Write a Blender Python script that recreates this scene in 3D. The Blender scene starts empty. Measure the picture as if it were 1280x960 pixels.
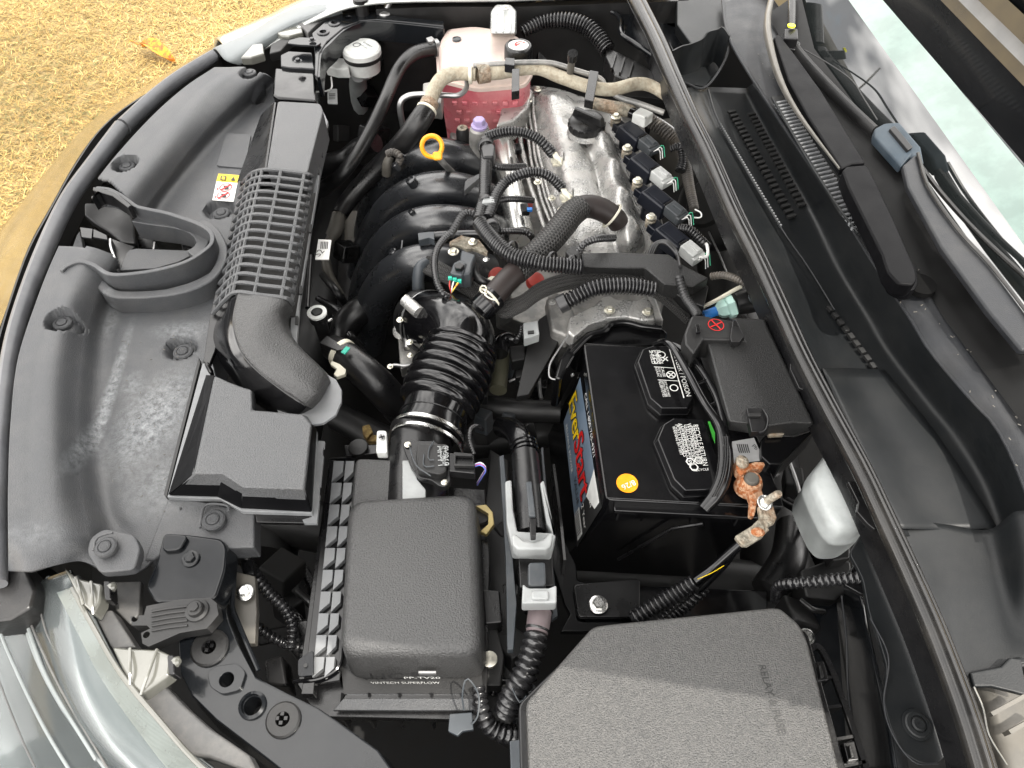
import bpy, math, random
import numpy as np
from mathutils import Vector, Matrix, Euler
random.seed(7); np.random.seed(7)
sc = bpy.context.scene
R = math.radians

# ---------------------------------------------------------------- camera
CAM_Z = 1.56; PITCH = R(52.7); FPX = 900.0
cd = bpy.data.cameras.new("camera"); cam = bpy.data.objects.new("camera", cd)
sc.collection.objects.link(cam); sc.camera = cam
cam.location = (0, 0, CAM_Z); cam.rotation_euler = (R(90) - PITCH, 0, 0)
cd.sensor_width = 36; cd.lens = FPX / 1280 * 36; cd.clip_start = 0.02; cd.clip_end = 500

# ---------------------------------------------------------------- sky and sun
SUN_EL, SUN_AZ = R(63.7), R(114)          # azimuth clockwise from +Y (north): sun stands behind the viewer's right shoulder
wd = bpy.data.worlds.new("World"); sc.world = wd; wd.use_nodes = True
nt = wd.node_tree; nt.nodes.clear()
N = nt.nodes.new
out = N('ShaderNodeOutputWorld'); bg = N('ShaderNodeBackground'); sky = N('ShaderNodeTexSky')
sky.sky_type = 'NISHITA'; sky.sun_disc = False; sky.sun_elevation = SUN_EL; sky.sun_rotation = SUN_AZ
sky.altitude = 100; sky.air_density = 1; sky.dust_density = 1.5
tc = N('ShaderNodeTexCoord'); mp = N('ShaderNodeMapping'); mp.inputs['Scale'].default_value = (1, 1, 2.0); mp.inputs['Location'].default_value = (2.3, .7, 1.1)
no = N('ShaderNodeTexNoise'); no.inputs['Scale'].default_value = 2.6; no.inputs['Detail'].default_value = 7; no.inputs['Roughness'].default_value = .55
rp = N('ShaderNodeValToRGB'); rp.color_ramp.elements[0].position = .20; rp.color_ramp.elements[1].position = .34
no2 = N('ShaderNodeTexNoise'); no2.inputs['Scale'].default_value = 2.6; no2.inputs['Detail'].default_value = 3
cr = N('ShaderNodeValToRGB'); cr.color_ramp.elements[0].position = .36; cr.color_ramp.elements[1].position = .66
cr.color_ramp.elements[0].color = (3.8, 3.8, 3.9, 1); cr.color_ramp.elements[1].color = (22.0, 21.4, 20.6, 1)
mx = N('ShaderNodeMix'); mx.data_type = 'RGBA'
L = nt.links.new
L(tc.outputs['Generated'], mp.inputs[0]); L(mp.outputs[0], no.inputs['Vector']); L(mp.outputs[0], no2.inputs['Vector'])
L(no.outputs['Fac'], rp.inputs[0]); L(no2.outputs['Fac'], cr.inputs[0])
L(rp.outputs[0], mx.inputs['Factor']); L(sky.outputs[0], mx.inputs[6]); L(cr.outputs[0], mx.inputs[7])
L(mx.outputs[2], bg.inputs['Color']); bg.inputs['Strength'].default_value = .14
L(bg.outputs[0], out.inputs['Surface'])
sd = bpy.data.lights.new("sun", 'SUN'); sun = bpy.data.objects.new("sun", sd); sc.collection.objects.link(sun)
sd.energy = 2.7; sd.angle = R(.53); sd.color = (1, .95, .87)
sdir = Vector((math.sin(SUN_AZ) * math.cos(SUN_EL), math.cos(SUN_AZ) * math.cos(SUN_EL), math.sin(SUN_EL)))
sun.rotation_euler = sdir.to_track_quat('Z', 'Y').to_euler(); sun.location = sdir * 8
vs = sc.view_settings; vs.view_transform = 'Standard'; vs.look = 'None'; vs.gamma = 1; vs.exposure = 1.1
vs.use_curve_mapping = False

# ---------------------------------------------------------------- helpers
FW = Vector((0, math.cos(PITCH), -math.sin(PITCH))); UP = Vector((0, math.sin(PITCH), math.cos(PITCH)))
def W(x, y, z):                      # point of the place at height z (cm) that the photograph shows at x, y
    d = Vector((1, 0, 0)) * ((x - 640) / FPX) + UP * ((480 - y) / FPX) + FW
    t = (z / 100 - CAM_Z) / d.z
    return Vector((0, 0, CAM_Z)) + d * t
def S(p): return max(.05, (p - Vector((0, 0, CAM_Z))).dot(FW)) / FPX     # metres per pixel there
def K(ox, oy, s):
    def f(*pts): return [(ox + p[0] / s, oy + p[1] / s) + tuple(p[2:]) for p in pts]
    return f
kA = K(0, 0, 3); kB = K(380, 0, 3); kC = K(760, 0, 2.4); kD = K(0, 300, 3); kE = K(380, 280, 3.2); kF = K(680, 280, 3.2)
kG = K(860, 380, 3); kH = K(0, 600, 2.667); kI = K(380, 540, 2.2857); kJ = K(640, 560, 2.4); kK = K(940, 600, 2.667)
k5 = K(340, 0, 5.818); k6 = K(190, 440, 4.365); k7 = K(560, 130, 4.364); k8 = K(540, 280, 6.857); k9 = K(680, 420, 3.43)
k10 = K(780, 420, 4.8); k11 = K(740, 90, 3.84); k12 = K(60, 200, 4.8); k13 = K(700, 0, 4.267); k14 = K(0, 700, 3.692)
k15 = K(460, 80, 4); k16 = K(480, 520, 4.8); k17 = K(980, 0, 4); k18 = K(400, 600, 3.427); k19 = K(640, 640, 2.783)

def catmull(pts, n, closed=False):
    P = [np.array(p, float) for p in pts]
    if len(P) < 2: return P
    if not closed: P = [2 * P[0] - P[1]] + P + [2 * P[-1] - P[-2]]
    else: P = [P[-1]] + P + [P[0], P[1]]
    o = []
    for i in range(1, len(P) - 2):
        a, b, c, d = P[i - 1:i + 3]
        for k in range(n):
            t = k / n
            o.append(.5 * ((2 * b) + (c - a) * t + (2 * a - 5 * b + 4 * c - d) * t * t + (3 * b - a - 3 * c + d) * t ** 3))
    if not closed: o.append(P[-2])
    return o

ORG = {}
class G:
    def __init__(s): s.v = []; s.f = []; s.uv = {}
    def add(s, vs_, fs, uvs=None):
        b = len(s.v); s.v += [Vector(v) for v in vs_]
        for i, f in enumerate(fs):
            if uvs: s.uv[len(s.f)] = uvs[i]
            s.f.append([b + j for j in f])
        return s
    def box(s, c, size, M=None, taper=1.0):
        x, y, z = [k / 2 for k in size]; M = M or Matrix.Identity(3)
        vv = [Vector((sx * x * (taper if sz > 0 else 1), sy * y * (taper if sz > 0 else 1), sz * z)) for sz in (-1, 1) for sy in (-1, 1) for sx in (-1, 1)]
        return s.add([Vector(c) + M @ v for v in vv], [(0, 2, 3, 1), (4, 5, 7, 6), (0, 1, 5, 4), (2, 6, 7, 3), (0, 4, 6, 2), (1, 3, 7, 5)])
    def sheet(s, top, bot):          # two outlines of equal length joined by walls
        n = len(top)
        a = sum((top[i].x * top[(i + 1) % n].y - top[(i + 1) % n].x * top[i].y) for i in range(n))
        if a < 0: top = top[::-1]; bot = bot[::-1]
        return s.add(list(top) + list(bot), [list(range(n)), [2 * n - 1 - i for i in range(n)]] + [(n + i, n + (i + 1) % n, (i + 1) % n, i) for i in range(n)])
    def prism(s, pts, z, h, flare=0, round_=0):   # pts outline in px at height z, h cm deep; flare grows the foot
        T = [W(p[0], p[1], p[2] if len(p) > 2 else z) for p in pts]
        if round_: T = rounded(T, round_)
        c = sum(T, Vector()) / len(T)
        B = []
        for t in T:
            d = (t - c); d.z = 0
            B.append(Vector((t.x, t.y, t.z - h / 100)) + (d.normalized() * flare / 100 if flare else Vector()))
        return s.sheet(T, B)
    def frustum(s, top, zt, bot, zb): return s.sheet([W(p[0], p[1], zt) for p in top], [W(p[0], p[1], zb) for p in bot])
    def lathe(s, c, prof, ax=(0, 0, 1), n=24, ref=None, cap=True):
        ax = Vector(ax).normalized(); r_ = ref or (Vector((1, 0, 0)) if abs(ax.x) < .9 else Vector((0, 1, 0)))
        u = (r_ - ax * r_.dot(ax)).normalized(); w = ax.cross(u); c = Vector(c)
        vv = []; ff = []
        for r, h in prof:
            for i in range(n):
                a = 2 * math.pi * i / n; vv.append(c + ax * h + (u * math.cos(a) + w * math.sin(a)) * r)
        m = len(prof)
        for j in range(m - 1):
            for i in range(n):
                ff.append((j * n + i, j * n + (i + 1) % n, (j + 1) * n + (i + 1) % n, (j + 1) * n + i))
        if cap: ff.append(list(range(n))[::-1]); ff.append([(m - 1) * n + i for i in range(n)])
        return s.add(vv, ff)
    def sweep(s, C, rad, n=12, ell=1.0, upv=None, caps=True):   # C: list of Vector, rad: list of radii
        m = len(C); T = []
        for i in range(m):
            d = C[min(i + 1, m - 1)] - C[max(i - 1, 0)]; T.append(d.normalized() if d.length > 1e-9 else Vector((1, 0, 0)))
        u = (upv or Vector((0, 0, 1))); u = (u - T[0] * u.dot(T[0]))
        u = u.normalized() if u.length > 1e-4 else T[0].orthogonal().normalized()
        vv = []; ff = []; uu = []; L_ = 0
        for i in range(m):
            u = (u - T[i] * u.dot(T[i])).normalized(); w = T[i].cross(u)
            if i: L_ += (C[i] - C[i - 1]).length
            uu.append(L_)
            for k in range(n):
                a = 2 * math.pi * k / n
                vv.append(C[i] + (u * math.cos(a) + w * math.sin(a) * ell) * rad[i])
        uvs = []
        for i in range(m - 1):
            for k in range(n):
                ff.append((i * n + k, i * n + (k + 1) % n, (i + 1) * n + (k + 1) % n, (i + 1) * n + k))
                uvs.append([(uu[i], k / n), (uu[i], (k + 1) / n), (uu[i + 1], (k + 1) / n), (uu[i + 1], k / n)])
        if caps:
            ff.append(list(range(n))[::-1]); uvs.append([(0, 0)] * n)
            ff.append([(m - 1) * n + k for k in range(n)]); uvs.append([(0, 0)] * n)
        return s.add(vv, ff, uvs)
    def tube(s, pts, r=6, n=12, pitch=0, amp=.12, ell=1.0, step=.004, world=False, upv=None, square=False):
        # pts (px, py, z[, r px]); pitch in m makes a corrugated loom
        A = []
        for p in pts:
            w = Vector(p[:3]) if world else W(*p[:3])
            rr = (p[3] if len(p) > 3 else r) * (1 if world else S(w))
            A.append((w.x, w.y, w.z, rr))
        B = catmull(A, 14)
        C = [Vector(b[:3]) for b in B]; rads = [b[3] for b in B]
        pitch *= 1.35; amp = amp * 1.35
        ds = [0]
        for i in range(1, len(C)): ds.append(ds[-1] + (C[i] - C[i - 1]).length)
        tot = ds[-1]; st = pitch / 6 if pitch else max(step, tot / 60)
        k = max(2, int(tot / st)); o = []; rr = []
        dn = np.array(ds)
        for i in range(k + 1):
            q_ = tot * i / k
            o.append(Vector([np.interp(q_, dn, [c[j] for c in C]) for j in range(3)]))
            rv = float(np.interp(q_, dn, rads))
            if pitch: rv *= (1 + amp * (.5, .75, .5, -.5, -1.2, -.5)[i % 6])
            rr.append(rv)
        return s.sweep(o, rr, n, ell, upv)
    def ball(s, c, rx, ry, rz, n=16, m=10, M=None):
        M = M or Matrix.Identity(3); vv = []; ff = []
        for j in range(m + 1):
            t = math.pi * j / m
            for i in range(n):
                a = 2 * math.pi * i / n
                vv.append(Vector(c) + M @ Vector((rx * math.sin(t) * math.cos(a), ry * math.sin(t) * math.sin(a), rz * math.cos(t))))
        for j in range(m):
            for i in range(n): ff.append((j * n + i, (j + 1) * n + i, (j + 1) * n + (i + 1) % n, j * n + (i + 1) % n))
        return s.add(vv, ff)
    def wall(s, pts, h, t):          # upright strip along px path; h cm deep, t cm thick
        C = [Vector(c) for c in catmull([tuple(W(*p[:3])) for p in pts], 8)]
        n = len(C); vv = []; ff = []
        for i in range(n):
            d = C[min(i + 1, n - 1)] - C[max(i - 1, 0)]; d.z = 0; d.normalize(); q_ = Vector((-d.y, d.x, 0)) * t / 200
            for e, dz in ((1, 0), (-1, 0), (-1, -1), (1, -1)): vv.append(C[i] + q_ * e + Vector((0, 0, dz * h / 100)))
        for i in range(n - 1):
            for k in range(4): ff.append((i * 4 + k, i * 4 + (k + 1) % 4, i * 4 + 4 + (k + 1) % 4, i * 4 + 4 + k))
        ff += [(3, 2, 1, 0), (n * 4 - 4, n * 4 - 3, n * 4 - 2, n * 4 - 1)]
        return s.add(vv, ff)
    def obj(s, name, mat, parent=None, bevel=0, angle=35, seg=2, label=None, cat=None, group=None, kind=None, solid=0, sub=0, weld=False):
        me = bpy.data.meshes.new(name)
        if parent is not None: o0 = ORG[parent.name]
        else:
            a = np.array([tuple(v) for v in s.v]); o0 = Vector(((a[:, 0].min() + a[:, 0].max()) / 2, (a[:, 1].min() + a[:, 1].max()) / 2, a[:, 2].min()))
        me.from_pydata([tuple(v - o0) for v in s.v], [], s.f)
        if s.uv:
            uvl = me.uv_layers.new(name="uv")
            for pi, uvs in s.uv.items():
                p = me.polygons[pi]
                for li, uvv in zip(p.loop_indices, uvs): uvl.data[li].uv = uvv
        me.materials.append(mat)
        me.shade_smooth(); me.set_sharp_from_angle(angle=R(angle))
        o = bpy.data.objects.new(name, me); sc.collection.objects.link(o)
        if parent is not None: o.parent = parent
        else: o.location = o0
        ORG[o.name] = o0
        if solid: md = o.modifiers.new('solid', 'SOLIDIFY'); md.thickness = abs(solid); md.offset = -1 if solid > 0 else 1
        if bevel: md = o.modifiers.new('bevel', 'BEVEL'); md.width = bevel; md.segments = seg; md.limit_method = 'ANGLE'; md.angle_limit = R(32); md.harden_normals = True
        if sub: md = o.modifiers.new('sub', 'SUBSURF'); md.levels = md.render_levels = sub
        tag(o, label, cat, group, kind)
        return o

def rounded(T, r, seg=4):            # round the corners of an outline by r metres
    n = len(T); o = []
    for i in range(n):
        a, b, c = T[i - 1], T[i], T[(i + 1) % n]
        d1 = a - b; d2 = c - b; q_ = min(r, d1.length * .45, d2.length * .45)
        p0 = b + d1.normalized() * q_; p1 = b + d2.normalized() * q_
        for k in range(seg + 1):
            t = k / seg; o.append(p0 * (1 - t) ** 2 + b * 2 * t * (1 - t) + p1 * t * t)
    return o
def tag(o, label=None, cat=None, group=None, kind=None):
    if label: o['label'] = label
    if cat: o['category'] = cat
    if group: o['group'] = group
    if kind: o['kind'] = kind
    return o
def thing(name, label, cat, at, group=None):
    o = bpy.data.objects.new(name, None); sc.collection.objects.link(o)
    p = W(*at) if not isinstance(at, Vector) else at
    o.location = p; o.empty_display_size = .02; ORG[o.name] = Vector(p)
    return tag(o, label, cat, group)
def frame(p0, p1, up=Vector((0, 0, 1))):
    x = (p1 - p0).normalized(); y = up.cross(x).normalized(); z = x.cross(y)
    return Matrix((x, y, z)).transposed()
def copyto(src, parent, p, M=None, scale=1.0):       # another copy of a finished part under a thing
    o = src.copy(); sc.collection.objects.link(o); o.parent = parent
    o.location = p - ORG[parent.name]; o.rotation_euler = (M or Matrix.Identity(3)).to_euler(); o.scale = (scale,) * 3
    ORG[o.name] = p
    return o
def loft(rows, nu=6, nv=6, disp=None, hole=None, world=False):
    g = G(); A = [[tuple(p) if world else tuple(W(*p)) for p in r] for r in rows]
    A = [[tuple(q_) for q_ in catmull(r, nu)] for r in A]
    cols = list(zip(*A)); cols = [catmull(c, nv) for c in cols]
    m = len(cols); n = len(cols[0])
    vv = []
    for j in range(n):
        for i in range(m):
            p = Vector(cols[i][j])
            if disp: p = disp(p)
            vv.append(p)
    ff = []
    for j in range(n - 1):
        for i in range(m - 1):
            f = (j * m + i, (j + 1) * m + i, (j + 1) * m + i + 1, j * m + i + 1)
            if hole:
                c = (vv[f[0]] + vv[f[2]]) / 2
                if hole(c): continue
            ff.append(f)
    return g.add(vv, ff)
def inside(poly):
    P = [(p.x, p.y) for p in poly]
    def f(c):
        x, y = c.x, c.y; r = False
        for i in range(len(P)):
            (x1, y1), (x2, y2) = P[i - 1], P[i]
            if (y1 > y) != (y2 > y) and x < (x2 - x1) * (y - y1) / (y2 - y1) + x1: r = not r
        return r
    return f
_tc = {}
def text(parent, s, a, b, mat, normal=(0, 0, 1), up=1.0, name='lettering', ext=.0002):
    # lettering whose baseline runs from a to b (world points); height follows the natural proportion times up
    c = bpy.data.curves.new('t', 'FONT'); c.body = s; c.extrude = 0; c.resolution_u = 3
    o = bpy.data.objects.new('t', c); sc.collection.objects.link(o)
    dg = bpy.context.evaluated_depsgraph_get(); me = bpy.data.meshes.new_from_object(o.evaluated_get(dg))
    bpy.data.objects.remove(o); bpy.data.curves.remove(c)
    co = [v.co.copy() for v in me.vertices]; x0 = min(v.x for v in co); x1 = max(v.x for v in co)
    nrm = Vector(normal).normalized(); X = (b - a); Ln = X.length; X.normalize(); Y = nrm.cross(X).normalized()
    k = Ln / (x1 - x0); g = G()
    g.add([a + X * (v.x - x0) * k + Y * v.y * k * up + nrm * ext for v in co], [list(p.vertices) for p in me.polygons])
    bpy.data.meshes.remove(me)
    return g.obj(name, mat, parent)

# ---------------------------------------------------------------- materials
def mat(name, col, rough=.5, metal=0, col2=None, nscale=30, bump=0, bscale=800, spec=.5, coat=0, rvar=.12, dust=0, dustcol=(.30, .28, .25), big=0, trans=0, ior=1.5, contrast=(.4, .6), bdist=.0006):
    m = bpy.data.materials.new(name); m.use_nodes = True; t = m.node_tree; b = t.nodes['Principled BSDF']; n_ = t.nodes.new; l = t.links.new
    if sum(col) < .09: dust *= .3
    b.inputs['Metallic'].default_value = metal; b.inputs['Specular IOR Level'].default_value = spec; b.inputs['Coat Weight'].default_value = coat
    b.inputs['Coat Roughness'].default_value = .06; b.inputs['Transmission Weight'].default_value = trans; b.inputs['IOR'].default_value = ior
    c = n_('ShaderNodeTexCoord')
    a = n_('ShaderNodeTexNoise'); a.inputs['Scale'].default_value = nscale; a.inputs['Detail'].default_value = 6; a.inputs['Roughness'].default_value = .6
    l(c.outputs['Object'], a.inputs['Vector'])
    r_ = n_('ShaderNodeValToRGB'); r_.color_ramp.elements[0].position, r_.color_ramp.elements[1].position = contrast
    c2 = col2 or tuple(min(1, k * 1.25) for k in col)
    r_.color_ramp.elements[0].color = (*col, 1); r_.color_ramp.elements[1].color = (*c2, 1)
    l(a.outputs['Fac'], r_.inputs[0]); last = r_.outputs[0]
    if dust:
        d = n_('ShaderNodeTexNoise'); d.inputs['Scale'].default_value = 14; d.inputs['Detail'].default_value = 9; d.inputs['Roughness'].default_value = .75
        l(c.outputs['Object'], d.inputs['Vector'])
        mr = n_('ShaderNodeMapRange'); mr.inputs[1].default_value = .45; mr.inputs[2].default_value = .8; mr.inputs[3].default_value = 0; mr.inputs[4].default_value = dust
        l(d.outputs['Fac'], mr.inputs[0])
        x = n_('ShaderNodeMix'); x.data_type = 'RGBA'; l(mr.outputs[0], x.inputs['Factor']); l(last, x.inputs[6]); x.inputs[7].default_value = (*dustcol, 1); last = x.outputs[2]
    l(last, b.inputs['Base Color'])
    mr = n_('ShaderNodeMapRange'); mr.inputs[1].default_value = .3; mr.inputs[2].default_value = .7; mr.inputs[3].default_value = max(.02, rough - rvar / 2); mr.inputs[4].default_value = min(1, rough + rvar)
    l(a.outputs['Fac'], mr.inputs[0]); l(mr.outputs[0], b.inputs['Roughness'])
    hgt = None
    if bump:
        k = n_('ShaderNodeTexNoise'); k.inputs['Scale'].default_value = bscale; k.inputs['Detail'].default_value = 2; l(c.outputs['Object'], k.inputs['Vector'])
        bp = n_('ShaderNodeBump'); bp.inputs['Strength'].default_value = bump; bp.inputs['Distance'].default_value = bdist
        l(k.outputs['Fac'], bp.inputs['Height']); l(bp.outputs[0], b.inputs['Normal']); hgt = bp
    if big:
        k = n_('ShaderNodeTexNoise'); k.inputs['Scale'].default_value = 25; k.inputs['Detail'].default_value = 3; l(c.outputs['Object'], k.inputs['Vector'])
        b2 = n_('ShaderNodeBump'); b2.inputs['Strength'].default_value = big; b2.inputs['Distance'].default_value = .004
        l(k.outputs['Fac'], b2.inputs['Height'])
        if hgt: l(b2.outputs[0], hgt.inputs['Normal'])
        else: l(b2.outputs[0], b.inputs['Normal'])
    return m
grain = mat('grained_plastic', (.046, .048, .050), .40, col2=(.088, .090, .094), contrast=(.35, .65), bump=1, bscale=700, dust=.06, nscale=700, spec=.6, bdist=.001)  # grain sparkle is put into the colour as pale speckle, next four too
grain_lid = mat('lid_plastic', (.023, .023, .023), .40, col2=(.054, .054, .054), contrast=(.35, .65), bump=1, bscale=600, dust=.05, nscale=650, spec=.6, bdist=.0012)
fusem = mat('fuse_cover_plastic', (.010, .010, .010), .42, col2=(.028, .028, .028), contrast=(.4, .6), bump=1, bscale=800, nscale=600, spec=.5, bdist=.0007)
grain_cover = mat('cover_plastic', (.036, .038, .041), .40, col2=(.056, .058, .062), contrast=(.35, .65), bump=.8, bscale=900, dust=.12, nscale=800, spec=.55, bdist=.0007)
grain_relay = mat('relay_plastic', (.015, .015, .0145), .36, col2=(.052, .050, .047), contrast=(.40, .62), bump=1.0, dust=.12, bscale=800, nscale=620, spec=.8, bdist=.0014)  # glints of the grain set into the base colour as speckle
plas = mat('black_plastic', (.005, .005, .0055), .26, bump=.15, bscale=300, dust=.10)
plas_matt = mat('matt_black_plastic', (.006, .006, .0062), .45, bump=.3, bscale=600, dust=.12)
gloss = mat('glossy_black', (.003, .003, .0035), .10, dust=.05, big=.05)
cowlp = mat('cowl_plastic', (.006, .007, .0078), .40, bump=.25, bscale=900, dust=.10, nscale=5, spec=.32)
cowltop = mat('cowl_top_plastic', (.012, .013, .015), .40, bump=.4, bscale=900, dust=.2, spec=.28)
lipm = mat('smooth_lip_plastic', (.095, .098, .105), .36, dust=.15)
pearl = mat('pale_fender_paint', (.30, .31, .30), .18, metal=.4, coat=1)
armm = mat('wiper_arm_metal', (.10, .095, .085), .32, metal=.3, dust=.1)
flangem = mat('grey_flange_plastic', (.15, .155, .16), .4, dust=.2)
rubber = mat('rubber', (.006, .006, .0065), .30, bump=.3, bscale=400, dust=.18)
stripm = mat('seal_rubber', (.010, .0098, .0095), .20, dust=.25, nscale=20, dustcol=(.25, .22, .18))
loom = mat('loom_plastic', (.010, .010, .011), .22, spec=.8, dust=.15, nscale=40)
loomgrey = mat('dusty_loom', (.06, .055, .05), .5, dust=.5, nscale=40, dustcol=(.3, .25, .19))
tape = mat('tape', (.02, .02, .021), .32, dust=.2, dustcol=(.2, .2, .2))
satin = mat('satin_black', (.0025, .0025, .003), .42, spec=.08, bump=.2, bscale=900)
polished = mat('polished_rail_metal', (.55, .55, .53), .24, metal=.95, col2=(.62, .62, .60), nscale=15, rvar=.06)
bodyblk = mat('black_body_paint', (.005, .0058, .007), .16, big=.12, spec=.3, coat=.25, dust=.05, dustcol=(.3, .29, .27), nscale=8)
silver = mat('silver_paint', (.22, .22, .205), .14, metal=.9, coat=1, dust=.1)
alu = mat('cast_aluminium', (.42, .42, .41), .26, metal=.65, col2=(.55, .54, .52), nscale=45, bump=1, bscale=420, dust=.14, dustcol=(.26, .24, .20), big=.15, bdist=.0012)
alud = mat('dull_aluminium', (.19, .19, .185), .5, metal=.6, col2=(.36, .35, .33), nscale=35, bump=.5, bscale=420, dust=.4, dustcol=(.14, .12, .1))
chrome = mat('plated_steel', (.7, .7, .68), .22, metal=1, nscale=60, dust=.1)
zinc = mat('zinc_bolt', (.62, .60, .52), .32, metal=.9, nscale=200, dust=.25, dustcol=(.3, .24, .14))
steel = mat('grey_steel', (.32, .32, .32), .35, metal=.9, nscale=50, dust=.2)
manif = mat('manifold_plastic', (.014, .015, .017), .27, rvar=.03, bump=.1, bscale=500, dust=0, spec=1.0)
foam = mat('beige_insulated_pipe', (.36, .31, .23), .8, col2=(.45, .41, .32), nscale=90, bump=1, bscale=260, dust=.4, dustcol=(.12, .1, .08), bdist=.002)
white = mat('white_plastic', (.60, .61, .59), .35, dust=.12, dustcol=(.4, .36, .28))
milky = mat('milky_plastic', (.36, .38, .375), .4, dust=.1, spec=.4)
greyp = mat('grey_connector', (.26, .27, .27), .4, dust=.2)
greyd = mat('dark_grey_connector', (.035, .041, .047), .4, dust=.2)
redm = mat('pink_coolant_plastic', (.56, .13, .16), .26, col2=(.66, .24, .25), nscale=12, dust=.12, dustcol=(.75, .5, .45))
redcap = mat('red_plug', (.32, .035, .025), .4, dust=.2)
pinkm = mat('pale_tank_plastic', (.52, .42, .38), .32, col2=(.72, .60, .53), nscale=8, dust=.1)
clearm = mat('clear_tank_plastic', (.55, .57, .56), .2, trans=.5, dust=.1)
yellow = mat('yellow_plastic', (.80, .33, .005), .35, dust=.1)
orange_s = mat('orange_sticker', (.8, .28, .005), .4)
whitel = mat('white_print', (.6, .6, .58), .5)
greyl = mat('grey_print', (.40, .40, .40), .5)
yellowl = mat('yellow_print', (.75, .52, .01), .45)
redl = mat('red_print', (.55, .012, .012), .45)
blackl = mat('black_print', (.015, .015, .015), .5)
greenl = mat('green_print', (.07, .5, .06), .45)
blue_l = mat('battery_label_blue', (.09, .13, .18), .35, col2=(.14, .18, .23), nscale=12)
rust = mat('corroded_copper', (.30, .095, .027), .8, metal=.1, col2=(.46, .28, .17), nscale=170, bump=1, bscale=300, bdist=.003, contrast=(.45, .58))
lead = mat('corroded_lead', (.17, .155, .12), .6, metal=.3, col2=(.34, .31, .25), nscale=160, bump=1, bscale=260, bdist=.003, dust=.7, dustcol=(.5, .22, .08))
coil_m = mat('coil_plastic', (.0035, .005, .010), .34, dust=.08)
purple = mat('purple_cap', (.34, .28, .48), .45)
cream = mat('cream_clip', (.66, .63, .52), .45, metal=.2)
green = mat('green_mark', (.02, .42, .30), .5)
bluec = mat('blue_plug', (.02, .18, .55), .4)
mint = mat('pale_mint_plastic', (.45, .66, .60), .35)
brown_h = mat('brown_hose', (.016, .011, .010), .5, dust=.3, dustcol=(.12, .07, .06))
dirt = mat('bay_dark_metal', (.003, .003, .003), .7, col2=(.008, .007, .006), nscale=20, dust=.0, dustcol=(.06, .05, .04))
lens_in = mat('lamp_reflector', (.15, .165, .167), .45, metal=0, col2=(.18, .195, .198), nscale=10, dust=.1)
dullbr = mat('dusty_grey_metal', (.085, .08, .07), .5, metal=.2, dust=.5, dustcol=(.17, .15, .12))
putty = mat('grey_lamp_housing', (.06, .06, .06), .5, dust=.35)
clearlug = mat('clear_lug_plastic', (.13, .13, .115), .12, col2=(.10, .10, .088), nscale=12, spec=.8, coat=.5, dust=.15)
wire = {k: mat(k + '_wire', c, .4) for k, c in dict(white=(.7, .7, .68), green=(.05, .35, .2), red=(.5, .05, .04), yellow=(.7, .6, .1), blue=(.1, .15, .5), orange=(.6, .2, .03)).items()}

def braid_mat():
    m = bpy.data.materials.new('braided_sleeve'); m.use_nodes = True; t = m.node_tree; b = t.nodes['Principled BSDF']; n_ = t.nodes.new; l = t.links.new
    c = n_('ShaderNodeTexCoord'); s_ = n_('ShaderNodeSeparateXYZ'); l(c.outputs['UV'], s_.inputs[0])
    def M_(op, a, b_=None):
        k = n_('ShaderNodeMath'); k.operation = op
        for i, v in enumerate((a, b_)):
            if v is None: continue
            if isinstance(v, (int, float)): k.inputs[i].default_value = v
            else: l(v, k.inputs[i])
        return k.outputs[0]
    u = M_('MULTIPLY', s_.outputs[0], 190.0); v = M_('MULTIPLY', s_.outputs[1], 12.0)
    p = M_('SINE', M_('MULTIPLY', M_('ADD', u, v), 6.283)); q_ = M_('SINE', M_('MULTIPLY', M_('SUBTRACT', u, v), 6.283))
    h = M_('MAXIMUM', p, q_); chk = M_('MULTIPLY', p, q_)
    rp = n_('ShaderNodeValToRGB'); rp.color_ramp.elements[0].position = .0; rp.color_ramp.elements[1].position = .75
    rp.color_ramp.elements[0].color = (.005, .005, .005, 1); rp.color_ramp.elements[1].color = (.075, .072, .068, 1)
    l(M_('MULTIPLY', M_('ADD', h, chk), .5), rp.inputs[0]); l(rp.outputs[0], b.inputs['Base Color']); b.inputs['Roughness'].default_value = .45
    bp = n_('ShaderNodeBump'); bp.inputs['Distance'].default_value = .0008; l(h, bp.inputs['Height']); l(bp.outputs[0], b.inputs['Normal'])
    return m
braid = braid_mat()

# shared small parts: one mesh each, copied where needed
def proto_bolt():
    g = G(); g.lathe((0, 0, 0), [(1.25, 0), (1.25, .12), (1.1, .2), (.8, .22)], n=20); g.lathe((0, 0, .2), [(.78, 0), (.78, .55), (.66, .68)], n=6)
    g.lathe((0, 0, .86), [(.45, 0), (.4, .03), (.3, -.05)], n=12)
    return g
_bm = {}
def bolt(parent, px, py, z, r, m=zinc, ax=(0, 0, 1), name='bolt', world=None):
    p = world if world is not None else W(px, py, z)
    k = (m.name, name)
    q_ = Vector(ax).normalized().to_track_quat('Z', 'Y').to_matrix()
    if k not in _bm:
        me_g = proto_bolt(); me = bpy.data.meshes.new(name); me.from_pydata([tuple(v) for v in me_g.v], [], me_g.f); me.materials.append(m)
        me.shade_smooth(); me.set_sharp_from_angle(angle=R(30)); _bm[k] = me
    o = bpy.data.objects.new(name, _bm[k]); sc.collection.objects.link(o); o.parent = parent
    o.location = p - ORG[parent.name]; o.rotation_euler = q_.to_euler(); o.scale = (r * S(p) / 1.25,) * 3; ORG[o.name] = p
    return o
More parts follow.
